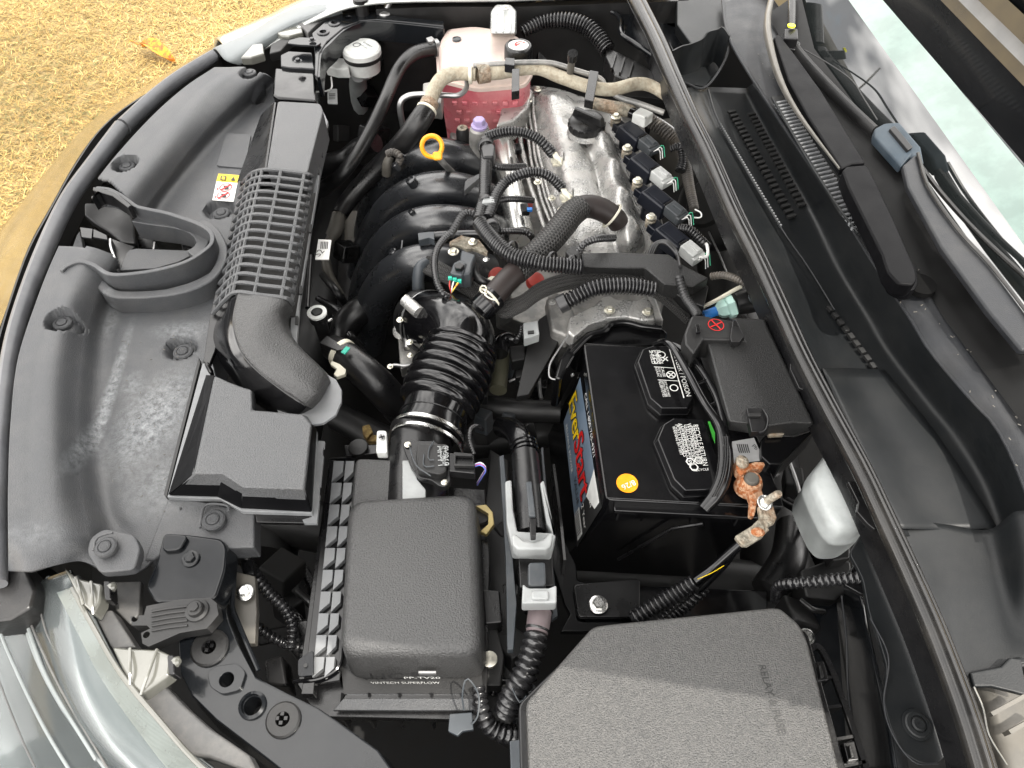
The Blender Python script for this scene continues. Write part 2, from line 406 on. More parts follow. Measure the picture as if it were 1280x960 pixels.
def clip(parent, px, py, z, r, m=None, name='push_pin'):
    p = W(px, py, z); k = ('pin', (m or plas_matt).name)
    if k not in _bm:
        gg = G(); gg.lathe((0, 0, 0), [(1.15, -.3), (1.15, .08), (1.0, .22), (.72, .24), (.70, .14), (.62, .14), (.6, .3), (.45, .38), (.2, .36)], n=24)
        me = bpy.data.meshes.new(name); me.from_pydata([tuple(v) for v in gg.v], [], gg.f); me.materials.append(m or plas_matt)
        me.shade_smooth(); me.set_sharp_from_angle(angle=R(30)); _bm[k] = me
    o = bpy.data.objects.new(name, _bm[k]); sc.collection.objects.link(o); o.parent = parent
    o.location = p - ORG[parent.name]; o.scale = (r * S(p),) * 3; ORG[o.name] = p
    return o
def bool_cut(o, g):                   # cut shapes out of a finished part for real
    me = bpy.data.meshes.new('c'); me.from_pydata([tuple(v - ORG[o.name]) for v in g.v], [], g.f); co = bpy.data.objects.new('c', me); sc.collection.objects.link(co)
    loc = o.location.copy(); par = o.parent; o.parent = None; o.location = (0, 0, 0)
    md = o.modifiers.new('cut', 'BOOLEAN'); md.operation = 'DIFFERENCE'; md.object = co; md.solver = 'EXACT'
    keep = [(m.name, m.type) for m in o.modifiers if m.type == 'BEVEL']
    bw = o.modifiers['bevel'].width if 'bevel' in o.modifiers else 0
    if bw: o.modifiers['bevel'].show_viewport = False
    bpy.context.view_layer.update()
    dg = bpy.context.evaluated_depsgraph_get(); nm = bpy.data.meshes.new_from_object(o.evaluated_get(dg))
    old = o.data; nm.name = old.name; o.data = nm; o.modifiers.clear()
    nm.shade_smooth(); nm.set_sharp_from_angle(angle=R(35))
    o.parent = par; o.location = loc; bpy.data.objects.remove(co)
    if bw: md = o.modifiers.new('bevel', 'BEVEL'); md.width = bw; md.segments = 2; md.limit_method = 'ANGLE'; md.angle_limit = R(32); md.harden_normals = True
    return o

# ================================================================ ground
straw = mat('straw_soil', (.20, .14, .05), .9, col2=(.30, .22, .10), nscale=14, bump=1, bscale=300, bdist=.004)
g = G(); g.add([(-60, -60, 0), (60, -60, 0), (60, 60, 0), (-60, 60, 0)], [(0, 1, 2, 3)])
g.obj('ground', straw, kind='structure', label='dry straw coloured lawn under the car')
def grass_mat():
    m = bpy.data.materials.new('dry_grass'); m.use_nodes = True; t = m.node_tree; b = t.nodes['Principled BSDF']
    a = t.nodes.new('ShaderNodeAttribute'); a.attribute_name = 'tone'
    r_ = t.nodes.new('ShaderNodeValToRGB'); e = r_.color_ramp.elements
    e[0].position = 0; e[0].color = (.09, .09, .02, 1); e[1].position = 1; e[1].color = (.48, .36, .14, 1)
    k = e.new(.25); k.color = (.19, .115, .028, 1); k = e.new(.6); k.color = (.33, .215, .055, 1)
    t.links.new(a.outputs['Fac'], r_.inputs[0]); t.links.new(r_.outputs[0], b.inputs['Base Color']); b.inputs['Roughness'].default_value = .7
    return m
n = 250000
x = np.random.uniform(-3.6, -.15, n); y = np.random.uniform(.6, 4.6, n)
keep = (x < -.5) | (y > 1.9); x = x[keep]; y = y[keep]; n = len(x)
a = np.random.uniform(0, 2 * np.pi, n); ln = np.random.uniform(.012, .038, n); w_ = np.random.uniform(.0008, .0019, n)
ti = np.random.uniform(.02, .6, n) ** 1.4; z0 = np.random.uniform(0, .012, n)
dx, dy = np.cos(a), np.sin(a); be = np.random.uniform(-.35, .35, n)
V = np.zeros((n, 5, 3))
for i, (s_, side) in enumerate(((0, 1), (0, -1), (.55, -1), (.55, 1), (1, 0))):
    V[:, i, 0] = x + dx * ln * s_ + (-dy) * (w_ * side * (1 if s_ == 0 else .8) + be * ln * s_ * s_)
    V[:, i, 1] = y + dy * ln * s_ + dx * (w_ * side * (1 if s_ == 0 else .8) + be * ln * s_ * s_)
    V[:, i, 2] = z0 + ln * ti * (s_ ** .8) + .001
base = np.arange(n)[:, None] * 5
lo = np.concatenate([np.concatenate([base + [0, 1, 2, 3], base + [3, 2, 4]], 1)], 0).reshape(-1)
me = bpy.data.meshes.new('lawn'); me.vertices.add(n * 5); me.vertices.foreach_set('co', V.reshape(-1))
me.loops.add(n * 7); me.loops.foreach_set('vertex_index', lo.astype(np.int32))
me.polygons.add(n * 2); ls = (np.arange(n)[:, None] * 7 + [0, 4]).reshape(-1); me.polygons.foreach_set('loop_start', ls.astype(np.int32))
try: me.polygons.foreach_set('loop_total', np.tile([4, 3], n).astype(np.int32))
except Exception: pass
me.update(calc_edges=True); at_ = me.attributes.new('tone', 'FLOAT', 'POINT')
patch = .5 + .22 * np.sin(x * 3.1 + y * 1.7) * np.sin(y * 2.3 - x) + np.random.normal(0, .24, n)
at_.data.foreach_set('value', np.repeat(np.clip(patch, 0, 1), 5).astype(np.float32)); me.materials.append(grass_mat())
o = bpy.data.objects.new('lawn_grass', me); sc.collection.objects.link(o)
tag(o, 'short dry yellow grass blades covering the ground', 'grass', None, 'stuff')
# curled leaf lying on the lawn
lm = mat('leaf', (.30, .07, .012), .6, col2=(.62, .24, .015), nscale=60)
p = W(197, 66, 3); g = G(); rows = []
for i in range(9):
    t = i / 8; wd_ = .030 * math.sin(math.pi * min(1, t * 1.02 + .02)) ** .7 + .002
    c = p + Vector((-.075 + .155 * t, .045 - .09 * t, .02 * math.sin(t * 5)))
    rows.append([tuple(c + Vector((.5, .85, 0)) * wd_ * s_ + Vector((0, 0, abs(s_) * .022))) for s_ in (-1, -.5, 0, .5, 1)])
g = loft(rows, 2, 2, world=True)
t = thing('fallen_leaf', 'curled orange and yellow dead leaf lying on the dry grass', 'leaf', p); g.obj('leaf_blade', lm, t, solid=.0015)
g = G(); g.tube([tuple(p + Vector((-.09, .05, .01))) + (.002,), tuple(p + Vector((-.12, .06, .02))) + (.002,), tuple(p + Vector((-.13, .05, .015))) + (.0015,)], world=True, n=6); g.obj('leaf_stalk', lm, t)

# ================================================================ the car's hollow shell round the engine bay
g = G()
def slab(pts, z0, z1): return [Vector((a, b, z0)) for a, b in pts], [Vector((a, b, z1)) for a, b in pts]
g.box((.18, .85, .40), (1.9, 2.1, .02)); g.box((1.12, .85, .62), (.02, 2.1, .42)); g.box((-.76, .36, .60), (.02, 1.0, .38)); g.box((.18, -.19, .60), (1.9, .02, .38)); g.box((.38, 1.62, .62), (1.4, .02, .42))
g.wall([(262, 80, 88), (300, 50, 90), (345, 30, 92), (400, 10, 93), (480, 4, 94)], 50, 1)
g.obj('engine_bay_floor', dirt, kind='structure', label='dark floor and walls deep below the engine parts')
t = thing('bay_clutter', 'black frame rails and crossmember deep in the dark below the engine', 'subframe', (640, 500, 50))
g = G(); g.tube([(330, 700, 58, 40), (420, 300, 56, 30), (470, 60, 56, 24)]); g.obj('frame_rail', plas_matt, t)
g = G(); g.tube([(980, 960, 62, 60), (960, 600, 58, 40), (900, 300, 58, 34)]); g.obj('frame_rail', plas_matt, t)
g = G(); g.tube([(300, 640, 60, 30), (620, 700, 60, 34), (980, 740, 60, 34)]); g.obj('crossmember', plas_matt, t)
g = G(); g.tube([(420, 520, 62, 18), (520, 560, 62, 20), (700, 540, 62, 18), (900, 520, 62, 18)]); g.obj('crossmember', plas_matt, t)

# ================================================================ front bumper
sil = [(300, 38), (270, 60), (167, 123), (113, 160), (67, 210), (27, 260), (0, 297), (-40, 380), (-70, 480), (-90, 600)]
gap = [(302, 50), (273, 66), (177, 120), (130, 156), (96, 200), (62, 260), (35, 310), (9, 383), (-8, 440), (-20, 560)]
rows = []
for (a, b), (c, d) in zip(gap, sil):
    A = W(a, b, 89.5); B = W(c, d, 76); o_ = (B - A); o_.z = 0; o_ = o_.normalized() if o_.length > .001 else Vector((-1, 0, 0)); o_ = Vector((-.9, .3, 0))
    rows.append([tuple(A), tuple((A + B) / 2 + Vector((0, 0, .004))), tuple(B), tuple(B + Vector((0, 0, -.12)) - o_ * .0), tuple(B + Vector((0, 0, -.32)) - o_ * .05), tuple(B + Vector((0, 0, -.58)) - o_ * .12)])
g = loft(rows, 4, 4, world=True)
g.obj('front_bumper', silver, label='silver painted front bumper reflecting the dry grass', cat='bumper')

# ---------------------------------------------------------------- upper grille lip (rubber sealed edge)
t = thing('bumper_lip', 'grey rounded plastic lip along the front edge of the engine bay', 'trim strip', (40, 400, 88))
g = G(); g.tube([(268, 70, 92, 8), (225, 97, 92, 9), (190, 125, 92, 10), (155, 158, 92, 11)], ell=.8); g.obj('upper_lip', lipm, t)
g = G(); g.tube([(152, 160, 92, 11), (118, 205, 92, 11), (86, 250, 92, 11.5), (58, 308, 92, 12), (32, 375, 92, 12), (14, 440, 92, 12), (4, 520, 92, 12), (-1, 600, 92, 13), (-3, 730, 92, 13)], ell=.8, upv=Vector((0, 0, 1)))
g.obj('lower_lip', lipm, t)
g = G(); g.wall([(273, 67, 89.6), (177, 121, 89.6), (130, 157, 90), (96, 203, 90), (62, 263, 90), (34, 316, 90), (8, 390, 90), (-12, 460, 90)], 6, .25); g.obj('bumper_edge', blackl, t)
g = G(); g.prism([(-30, 690), (14, 688), (30, 706), (45, 735), (38, 760), (12, 775), (-30, 780)], 91, 4); g.obj('corner_pad', rubber, t, bevel=.004)

# ================================================================ radiator support cover
t = thing('radiator_support_cover', 'long grey grained plastic cover over the radiator support with push pins', 'cover panel', (150, 560, 88))
rows = [  # outer edge, crest, foot, inner
 [(268, 84, 94.1), (286, 84, 94.0), (308, 84, 94.0), (330, 92, 94.1), (344, 100, 91), (360, 112, 90.5), (372, 118, 90.5)],
 [(232, 108, 94.1), (252, 108, 94.1), (272, 110, 94.0), (302, 118, 92.6), (320, 126, 89.6), (336, 138, 90), (352, 144, 90)],
 [(190, 145, 94.1), (214, 146, 94.2), (236, 150, 94.0), (258, 160, 92.2), (274, 172, 89.8), (300, 186, 90), (344, 190, 90)],
 [(140, 200, 94.1), (164, 200, 94.2), (190, 206, 94.0), (214, 214, 91.8), (228, 224, 89.8), (256, 236, 90), (322, 240, 90)],
 [(104, 250, 94.1), (128, 252, 94.2), (152, 256, 94.0), (178, 262, 91.8), (196, 268, 89.8), (226, 280, 90), (308, 285, 90)],
 [(70, 315, 94.1), (92, 316, 94.2), (114, 320, 94.1), (140, 330, 92.6), (160, 335, 89.6), (200, 335, 90), (296, 340, 90)],
 [(44, 380, 94.1), (66, 380, 94.2), (86, 385, 94.1), (112, 396, 91.8), (134, 402, 89.8), (170, 400, 90), (272, 405, 90)],
 [(22, 450, 94.1), (44, 450, 94.2), (70, 455, 94.1), (100, 462, 91.8), (128, 466, 89.8), (170, 470, 90), (252, 470, 90)],
 [(13, 530, 94.1), (34, 530, 94.2), (66, 535, 94.1), (96, 540, 91.8), (124, 545, 89.8), (165, 550, 90), (228, 550, 90)],
 [(10, 610, 94.1), (34, 610, 94.2), (70, 615, 94.1), (102, 620, 91.8), (130, 625, 89.8), (160, 630, 90), (222, 630, 90)],
 [(10, 665, 94.1), (34, 665, 94.2), (76, 668, 94.1), (112, 672, 92.4), (142, 668, 89.8), (180, 668, 90), (228, 640, 90)],
 [(10, 714, 92.6), (34, 714, 94.0), (72, 706, 93.2), (104, 702, 91.8), (140, 716, 91), (172, 714, 90), (190, 700, 90)]]
pits = [(157, 206, 16, 1.6, 93.9), (275, 264, 18, 1.3, 89.6), (76, 401, 18, 1.6, 93.9), (227, 437, 18, 1.3, 89.6), (312, 90, 13, 1.2, 94)]
PW = [(W(a, b, z), r * S(W(a, b, z)), d / 100) for a, b, r, d, z in pits]
def dsp(p):
    z = p.z
    for c, r, d in PW:
        q_ = math.hypot(p.x - c.x, p.y - c.y) / r
        if q_ < 1.1:
            t_ = min(1, max(0, (1.08 - q_) / .22)); z -= d * t_ * t_ * (3 - 2 * t_)
    return Vector((p.x, p.y, z))
hole_px = [(80, 330), (86, 300), (104, 262), (120, 240), (150, 250), (172, 272), (240, 284), (262, 300), (240, 318), (206, 326), (140, 334), (96, 330)]
g = loft(rows, 20, 26, disp=dsp, hole=inside([W(a, b, 91) for a, b in hole_px]))
cover = g.obj('cover_sheet', grain_cover, t, solid=.004, angle=60)
# skirt closing the edge towards the engine
g = G(); g.wall([(372, 118, 90), (352, 144, 90), (344, 190, 90), (322, 240, 90), (308, 285, 90), (296, 340, 90), (272, 405, 90), (252, 470, 90), (228, 550, 90), (222, 630, 90), (228, 640, 90), (190, 700, 90)], 6, .4)
g.obj('inner_skirt', grain_cover, t)
g = G(); g.prism([(212, 618), (318, 640), (318, 684), (206, 690), (192, 700), (180, 700)], 90.2, 2.5); g.obj('lower_tab', grain_cover, t, bevel=.002)
g = G(); g.prism([(108, 690), (112, 672), (130, 660), (168, 668), (176, 686), (168, 712), (124, 716)], 93.4, 1.2, round_=.006); g.obj('raised_tab', grain_cover, t, bevel=.002)
for a, b, z, r in ((159, 208, 93.0, 8.5), (277, 267, 89.8, 9), (78, 404, 93.0, 10), (229, 440, 89.8, 10.5), (312, 91, 93.2, 7), (132, 684, 94, 12), (267, 650, 90.8, 12.5)): clip(t, a, b, z, r, grain_cover)
g = G(); g.tube([(117, 688, 94.1, 1.6), (120, 674, 94.1, 1.6), (131, 668, 94.1, 1.6), (141, 666, 94.1, 1.6)], n=8); g.obj('moulded_ridge', grain_cover, t)
g = G(); g.tube([(250, 660, 90.7, 1.8), (254, 636, 90.7, 1.8), (262, 630, 90.7, 1.8), (284, 632, 90.7, 1.8), (286, 640, 90.7, 1.8)], n=8); g.obj('moulded_ridge', grain_cover, t)
# faint raised plate beside the warning label
g = G(); g.prism([(282, 166), (314, 168), (306, 210), (270, 207)], 90.22, .3, round_=.006); g.obj('blank_pad', grain_cover, t, bevel=.0008)
# dried white water marks on the cover: dust with a shape of its own
m = grain_cover; tt = m.node_tree; bs = tt.nodes['Principled BSDF']; lk = bs.inputs['Base Color'].links[0].from_socket
tcn = tt.nodes.new('ShaderNodeNewGeometry'); fac = None
for px, py, rx, ry, rot, amt in ((190, 520, .05, .09, -.25, .75), (210, 600, .06, .05, .3, .4), (130, 500, .010, .14, .08, .85), (228, 410, .05, .02, 0, .45), (165, 480, .02, .03, .4, .4), (138, 390, .012, .06, .1, .35), (60, 690, .05, .02, 0, .3)):
    c = W(px, py, 90.5); mpn = tt.nodes.new('ShaderNodeMapping'); mpn.vector_type = 'TEXTURE'
    mpn.inputs['Location'].default_value = c; mpn.inputs['Rotation'].default_value = (0, 0, rot); mpn.inputs['Scale'].default_value = (rx, ry, .1)
    tt.links.new(tcn.outputs['Position'], mpn.inputs[0]); ln_ = tt.nodes.new('ShaderNodeVectorMath'); ln_.operation = 'LENGTH'; tt.links.new(mpn.outputs[0], ln_.inputs[0])
    mr = tt.nodes.new('ShaderNodeMapRange'); mr.inputs[1].default_value = 1.0; mr.inputs[2].default_value = .2; mr.inputs[3].default_value = 0; mr.inputs[4].default_value = amt
    tt.links.new(ln_.outputs['Value'], mr.inputs[0])
    if fac is None: fac = mr.outputs[0]
    else:
        k = tt.nodes.new('ShaderNodeMath'); k.operation = 'MAXIMUM'; tt.links.new(fac, k.inputs[0]); tt.links.new(mr.outputs[0], k.inputs[1]); fac = k.outputs[0]
ns = tt.nodes.new('ShaderNodeTexNoise'); ns.inputs['Scale'].default_value = 130; ns.inputs['Detail'].default_value = 10; ns.inputs['Roughness'].default_value = .8; ns.inputs['Distortion'].default_value = .25
tt.links.new(tcn.outputs['Position'], ns.inputs['Vector'])
mr = tt.nodes.new('ShaderNodeMapRange'); mr.inputs[1].default_value = .40; mr.inputs[2].default_value = .74; tt.links.new(ns.outputs['Fac'], mr.inputs[0])
k = tt.nodes.new('ShaderNodeMath'); k.operation = 'MULTIPLY'; tt.links.new(fac, k.inputs[0]); tt.links.new(mr.outputs[0], k.inputs[1])
mxn = tt.nodes.new('ShaderNodeMix'); mxn.data_type = 'RGBA'; tt.links.new(k.outputs[0], mxn.inputs['Factor']); tt.links.new(lk, mxn.inputs[6]); mxn.inputs[7].default_value = (.40, .42, .43, 1)
tt.links.new(mxn.outputs[2], bs.inputs['Base Color'])

# warning label on the cover
lb = thing('warning_label', 'small yellow and white warning sticker with two red symbols on the grey cover', 'sticker', (280, 235, 91))
g = G(); g.prism([(273, 217), (299, 219), (297, 228.5), (270.5, 226.5)], 90.1, .06); g.obj('yellow_field', yellowl, lb)
g = G(); g.prism([(270.5, 226.7), (297, 228.7), (292, 252), (265.5, 250)], 90.1, .06); g.obj('white_field', whitel, lb)
def ring(par, c, r, w, m, nrm=Vector((0, 0, 1)), nm='printed_ring', n=28, arc=1.0, a0=0):
    X = Vector((1, 0, 0)) if abs(nrm.x) < .8 else Vector((0, 1, 0)); X = (X - nrm * X.dot(nrm)).normalized(); Y = nrm.cross(X); g = G(); vv = []; ff = []
    for i in range(n + 1):
        a = a0 + 2 * math.pi * arc * i / n; d = X * math.cos(a) + Y * math.sin(a); vv += [c + d * r, c + d * (r - w)]
    for i in range(n): ff.append((2 * i, 2 * i + 2, 2 * i + 3, 2 * i + 1))
    g.add(vv, ff); return g.obj(nm, m, par)
def flat(par, name, pts, m, z=None, off=.0003):
    g = G(); T = [W(*p) if len(p) == 3 else W(p[0], p[1], z) for p in pts]
    a = sum((T[i].x * T[(i + 1) % len(T)].y - T[(i + 1) % len(T)].x * T[i].y) for i in range(len(T)))
    if a < 0: T = T[::-1]
    g.add(T, [list(range(len(T)))]); return g.obj(name, m, par)
sz = S(W(280, 235, 91))
for (a, b) in ((282, 234), (279, 244)):
    ring(lb, W(a, b, 90.2), 8 * sz, 1 * sz, redl)
    flat(lb, 'printed_bar', [(a - 7, b + 3), (a - 6, b + 4.2), (a + 7, b - 3), (a + 6, b - 4.2)], redl, 90.2)
    flat(lb, 'printed_figure', [(a - 3, b - 2), (a + 3, b - 2), (a + 4, b + 2.5), (a - 1, b + 3)], blackl, 90.17)
    flat(lb, 'printed_mark', [(a - 11, b + 1), (a - 9, b + 1), (a - 9, b + 3), (a - 11, b + 3)], redl, 90.17)
flat(lb, 'printed_box', [(276, 219.5), (283, 220), (282, 225.5), (275, 225)], blackl, 90.2); flat(lb, 'printed_box', [(277.5, 220.5), (281.5, 221), (281, 224.3), (277, 224)], yellowl, 90.22)
flat(lb, 'printed_triangle', [(288, 225.5), (294, 226), (292, 220.5)], blackl, 90.2)

# ---------------------------------------------------------------- U shaped latch surround
t = thing('latch_surround', 'U shaped grey plastic surround round the open bonnet latch hole', 'latch surround', (180, 300, 86))
rim = k12((75, 662), (115, 630), (190, 605), (270, 625), (375, 682), (560, 672), (740, 635), (860, 590), (960, 520), (985, 470), (965, 420), (890, 375), (790, 340), (700, 312), (600, 292), (530, 275), (480, 240), (430, 205), (360, 172), (285, 163))
zz = [94.5] * len(rim)
g = G(); g.wall([(a, b, z) for (a, b), z in zip(rim, zz)], 3.2, .55); g.obj('inner_rim', grain_cover, t, bevel=.0015)
g = G(); g.wall([(a, b, 92.6) for a, b in k12((300, 730), (375, 790), (460, 805), (650, 798), (820, 770), (960, 710), (1030, 620), (1045, 540), (1020, 465), (975, 405), (910, 365))], 2.8, 1.3); g.obj('outer_rim', grain_cover, t, bevel=.003)
g = G(); g.wall([(a, b, 92.4) for a, b in k12((520, 345), (640, 365), (780, 385), (880, 420), (925, 480), (900, 530), (850, 560))], 3.0, 1.6); g.obj('trough_wall', grain_cover, t, bevel=.003)
g = G(); g.prism(k12((430, 662), (470, 560), (490, 538), (530, 530), (850, 542), (915, 520), (950, 500), (880, 560), (780, 610), (640, 650)), 91.2, .8); g.obj('pad', grain_cover, t, bevel=.001)
g = G(); g.prism(k12((215, 255), (330, 258), (430, 290), (500, 330), (520, 380), (525, 500), (440, 495), (360, 430), (280, 380), (215, 330)), 89.5, 2, flare=-.5); g.obj('back_pocket', plas_matt, t, bevel=.003)
g = G(); g.prism(k12((270, 160), (400, 190), (500, 270), (480, 285), (385, 215), (300, 190), (262, 232), (258, 218), (310, 196), (268, 180)), 95.2, 2); g.obj('rim_fork', rubber, t, bevel=.001)
g = G(); g.prism(k12((190, 420), (210, 520), (270, 560), (330, 660), (110, 610), (170, 450)), 89, 1.2); g.obj('lower_ledge', grain_cover, t, bevel=.002)
t = thing('bonnet_latch', 'black metal bonnet latch plates inside the U shaped opening', 'latch', (140, 310, 82))
g = G(); g.prism(k12((190, 402), (268, 412), (262, 470), (200, 462)), 91, .3); g.prism(k12((272, 412), (352, 450), (358, 478), (270, 462)), 91.3, .3); g.obj('latch_plate', bodyblk, t, bevel=.0006)
g = G(); g.wall([(a, b, 91) for a, b in k12((372, 470), (375, 520), (400, 590), (420, 665))], 3, .25); g.obj('latch_strip', steel, t)
g = G(); g.wall([(a, b, 91) for a, b in k12((638, 490), (632, 535))], 2.5, .2); g.obj('latch_strip', steel, t)
g = G(); g.prism(k12((380, 470), (520, 520), (480, 560), (430, 660)), 90, .5); g.obj('latch_cover', plas, t, bevel=.001)
g = G(); g.prism(k12((540, 455), (640, 460), (640, 530), (545, 525)), 87, .5); g.obj('latch_bracket', plas, t, bevel=.001); g = G(); g.prism(k12((800, 500), (860, 505), (860, 535), (805, 535)), 87, .5); g.obj('latch_bracket', plas, t, bevel=.001)
# ================================================================ air intake duct with ribbed grille (resonator)
t = thing('intake_duct', 'long grey intake duct with a ribbed grille and curved outlet above the radiator', 'air duct', (330, 380, 88))
top = [(347, 126), (400, 129), (404, 138), (384, 217), (333, 212)]
g = G(); g.sheet(rounded([W(a, b, 96) for a, b in top], .006), [v + Vector((0, 0, -.05)) for v in rounded([W(a, b, 96) for a, b in top], .006)])
g.obj('flat_lid', grain, t, bevel=.002)
g = G(); g.frustum([(345, 128), (333, 212), (330, 214), (343, 128)], 95.6, [(345, 128), (333, 212), (296, 228), (326, 144)], 91.5); g.obj('lid_side', plas, t)
# rib grille: a curved cross section (left foot, shoulder, right edge) swept from the lid to the smooth duct
A0 = [W(*p) for p in ((303, 228, 91.6), (316, 216, 94.6), (333, 212, 95.9), (358, 214, 96), (386, 218, 95.8), (391, 222, 94.2))]
A1 = [W(*p) for p in ((266, 392, 91.6), (282, 374, 94.4), (296, 365, 95.8), (326, 369, 96), (358, 373, 95.8), (366, 380, 94.0))]
def sect(t_): return [a.lerp(b, t_) for a, b in zip(A0, A1)]
g = loft([[tuple(p - Vector((0, 0, .030))) for p in sect(j / 3)] for j in range(4)], 4, 4, world=True); g.obj('grille_floor', dirt, t, solid=.003)
nb = 15
for j in range(nb + 1):
    c = catmull([tuple(p) + (.0019,) for p in sect(j / nb)], 4)
    g = G(); g.sweep([Vector(q_[:3]) for q_ in c], [.0027] * len(c), 6); g.obj('rib', grain, t)
for u in (.12, .2, .28, .36, .55, .75, .95):
    g = G(); pts = []
    for j in range(9):
        s_ = catmull([tuple(p) for p in sect(j / 8)], 8); pts.append(Vector(s_[min(len(s_) - 1, int(u * (len(s_) - 1)))]))
    g.sweep(pts, [.0023 if u > .3 else .0016] * 9, 6); g.obj('rib', grain, t)
# smooth outlet duct curling to the round mouth
rows = [[(284, 378, 91.6), (288, 370, 94.6), (298, 366, 96), (327, 370, 96.3), (357, 374, 95.8), (365, 386, 93.6), (368, 394, 91)],
        [(268, 410, 91.6), (280, 410, 94.6), (292, 400, 96), (322, 396, 96.6), (348, 392, 95.8), (358, 400, 93.6), (364, 410, 91)],
        [(270, 440, 91), (284, 442, 94), (300, 434, 95.6), (326, 420, 96.4), (354, 414, 95.4), (366, 422, 93), (374, 432, 90)],
        [(290, 474, 90.5), (304, 472, 93), (320, 460, 94.8), (346, 444, 95.6), (374, 436, 94.8), (384, 444, 92), (390, 452, 90)],
        [(322, 506, 90.2), (336, 500, 92.6), (350, 484, 94.2), (372, 466, 95), (394, 456, 94), (404, 462, 92), (412, 470, 90)],
        [(356, 524, 90), (368, 518, 91.6), (380, 506, 93), (396, 488, 93.8), (407, 474, 93), (414, 478, 91.4), (418, 488, 90)],
        [(380, 524, 89), (386, 520, 90.2), (394, 512, 91), (402, 500, 91.4), (410, 488, 91), (414, 488, 90), (416, 494, 89)]]
g = loft([r_[2:] for r_ in rows], 8, 8); g.obj('outlet_duct', grain_lid, t, solid=.003, angle=70)
g = loft([r_[:3] for r_ in rows], 8, 8); g.obj('duct_side', gloss, t, solid=.003, angle=70)
g = G(); g.prism([(350, 524), (384, 532), (404, 529), (420, 518), (427, 502), (427, 487), (420, 474), (408, 467), (398, 460), (376, 440), (370, 470), (340, 490)], 91.6, .4); g.obj('outlet_flange', flangem, t, bevel=.001)
g = G(); g.prism([(404, 139), (410, 152), (402, 175), (398, 230), (386, 300), (374, 380), (370, 440), (362, 440), (364, 372), (388, 232), (388, 214)], 92.5, .7); g.obj('side_flange', flangem, t, bevel=.0008)
for (a, b) in ((406, 165), (402, 190), (398, 212), (388, 285), (376, 362), (371, 400)):
    g = G(); g.prism([(a - 2, b - 5), (a + 1.5, b - 5), (a + 1, b + 5), (a - 2.5, b + 5)], 92.7, .3); g.obj('snap_slot', blackl, t)
g = G(); g.frustum([(388, 214), (404, 140), (410, 155), (394, 232), (370, 376), (364, 372)], 92.4, [(388, 214), (404, 140), (412, 160), (396, 236), (372, 380), (366, 374)], 84); g.obj('side_wall', plas, t)
g = G(); g.prism([(262, 396), (300, 228), (326, 146), (332, 143), (340, 128), (346, 130), (320, 225), (286, 380), (268, 440), (262, 455), (254, 452)], 91.4, .6); g.obj('base_flange', plas, t, bevel=.001)

t = thing('air_inlet_box', 'square edged grey inlet box with sloping sides blackened for shade below the intake duct', 'inlet box', (300, 560, 84))
top = k6((345, 130), (420, 165), (500, 195), (545, 207), (548, 318), (640, 325), (825, 342), (870, 395), (832, 748), (500, 738), (385, 662), (235, 664))
bot = k6((300, 128), (430, 180), (510, 210), (565, 225), (572, 330), (650, 335), (850, 350), (895, 420), (868, 870), (488, 850), (362, 788), (95, 780))
z1, z0 = 95, 90.8
g = G(); g.sheet(*[[W(a, b, z) for a, b in P_] for P_, z in ((top, z1), (bot, z0))]); g.obj('box_body', grain, t, bevel=.0022)
# smooth flanks proud of the grained box, side shade put in as black
for idx in (( -1, 0), (-2, -1), (-3, -2), (-4, -3), (7, 8)):
    g = G(); i, j = idx; a, b = W(*top[i], z1 - .35), W(*top[j], z1 - .35); c, d = W(*bot[j], z0), W(*bot[i], z0)
    nrm = (b - a).cross(d - a).normalized(); nrm = nrm if nrm.z > 0 else -nrm
    a2 = a.lerp(d, .03); b2 = b.lerp(c, .03)
    g.sheet([q_ + nrm * .0012 for q_ in (a2, b2, c, d)], [q_ - nrm * .001 for q_ in (a2, b2, c, d)]); g.obj('shade_flank', satin, t)
fl = k6((275, 60), (330, 62), (345, 128), (430, 182), (520, 215), (572, 335), (850, 355), (900, 430), (872, 880), (488, 868), (370, 802), (82, 792))
g = G(); g.prism(fl, z0 + .1, .7); g.obj('base_flange', flangem, t, bevel=.0008)
g = G(); g.prism(k6((255, 30), (262, 60), (78, 792), (64, 778)), z0 - .1, 2); g.obj('edge_gap', blackl, t)
g = G(); g.prism(k6((885, 482), (942, 487), (900, 935), (830, 935), (820, 915), (872, 900)), z0 - .5, .4)
o = g.obj('mount_strip', flangem, t)
g = G()
for q_ in (((920, 495), (938, 495), (935, 540), (918, 535)), ((902, 705), (920, 705), (915, 750), (900, 750)), ((820, 918), (880, 920), (880, 928), (820, 926))): g.prism(k6(*q_), z0 + .5, 3)
bool_cut(o, g)
g = G(); g.frustum(k6((560, 870), (870, 885), (830, 935), (570, 930)), z0 - .6, k6((560, 870), (870, 885), (830, 945), (570, 940)), 84); g.obj('lower_lip', plas, t, bevel=.001)
g = G(); g.tube([W(*k6((300, 68, 92.6))[0]).to_tuple() + (.005,), W(*k6((318, 100, 92.4))[0]).to_tuple() + (.006,), W(*k6((330, 125, 91.8))[0]).to_tuple() + (.004,)], world=True, ell=.5); g.obj('drain_stub', gloss, t)

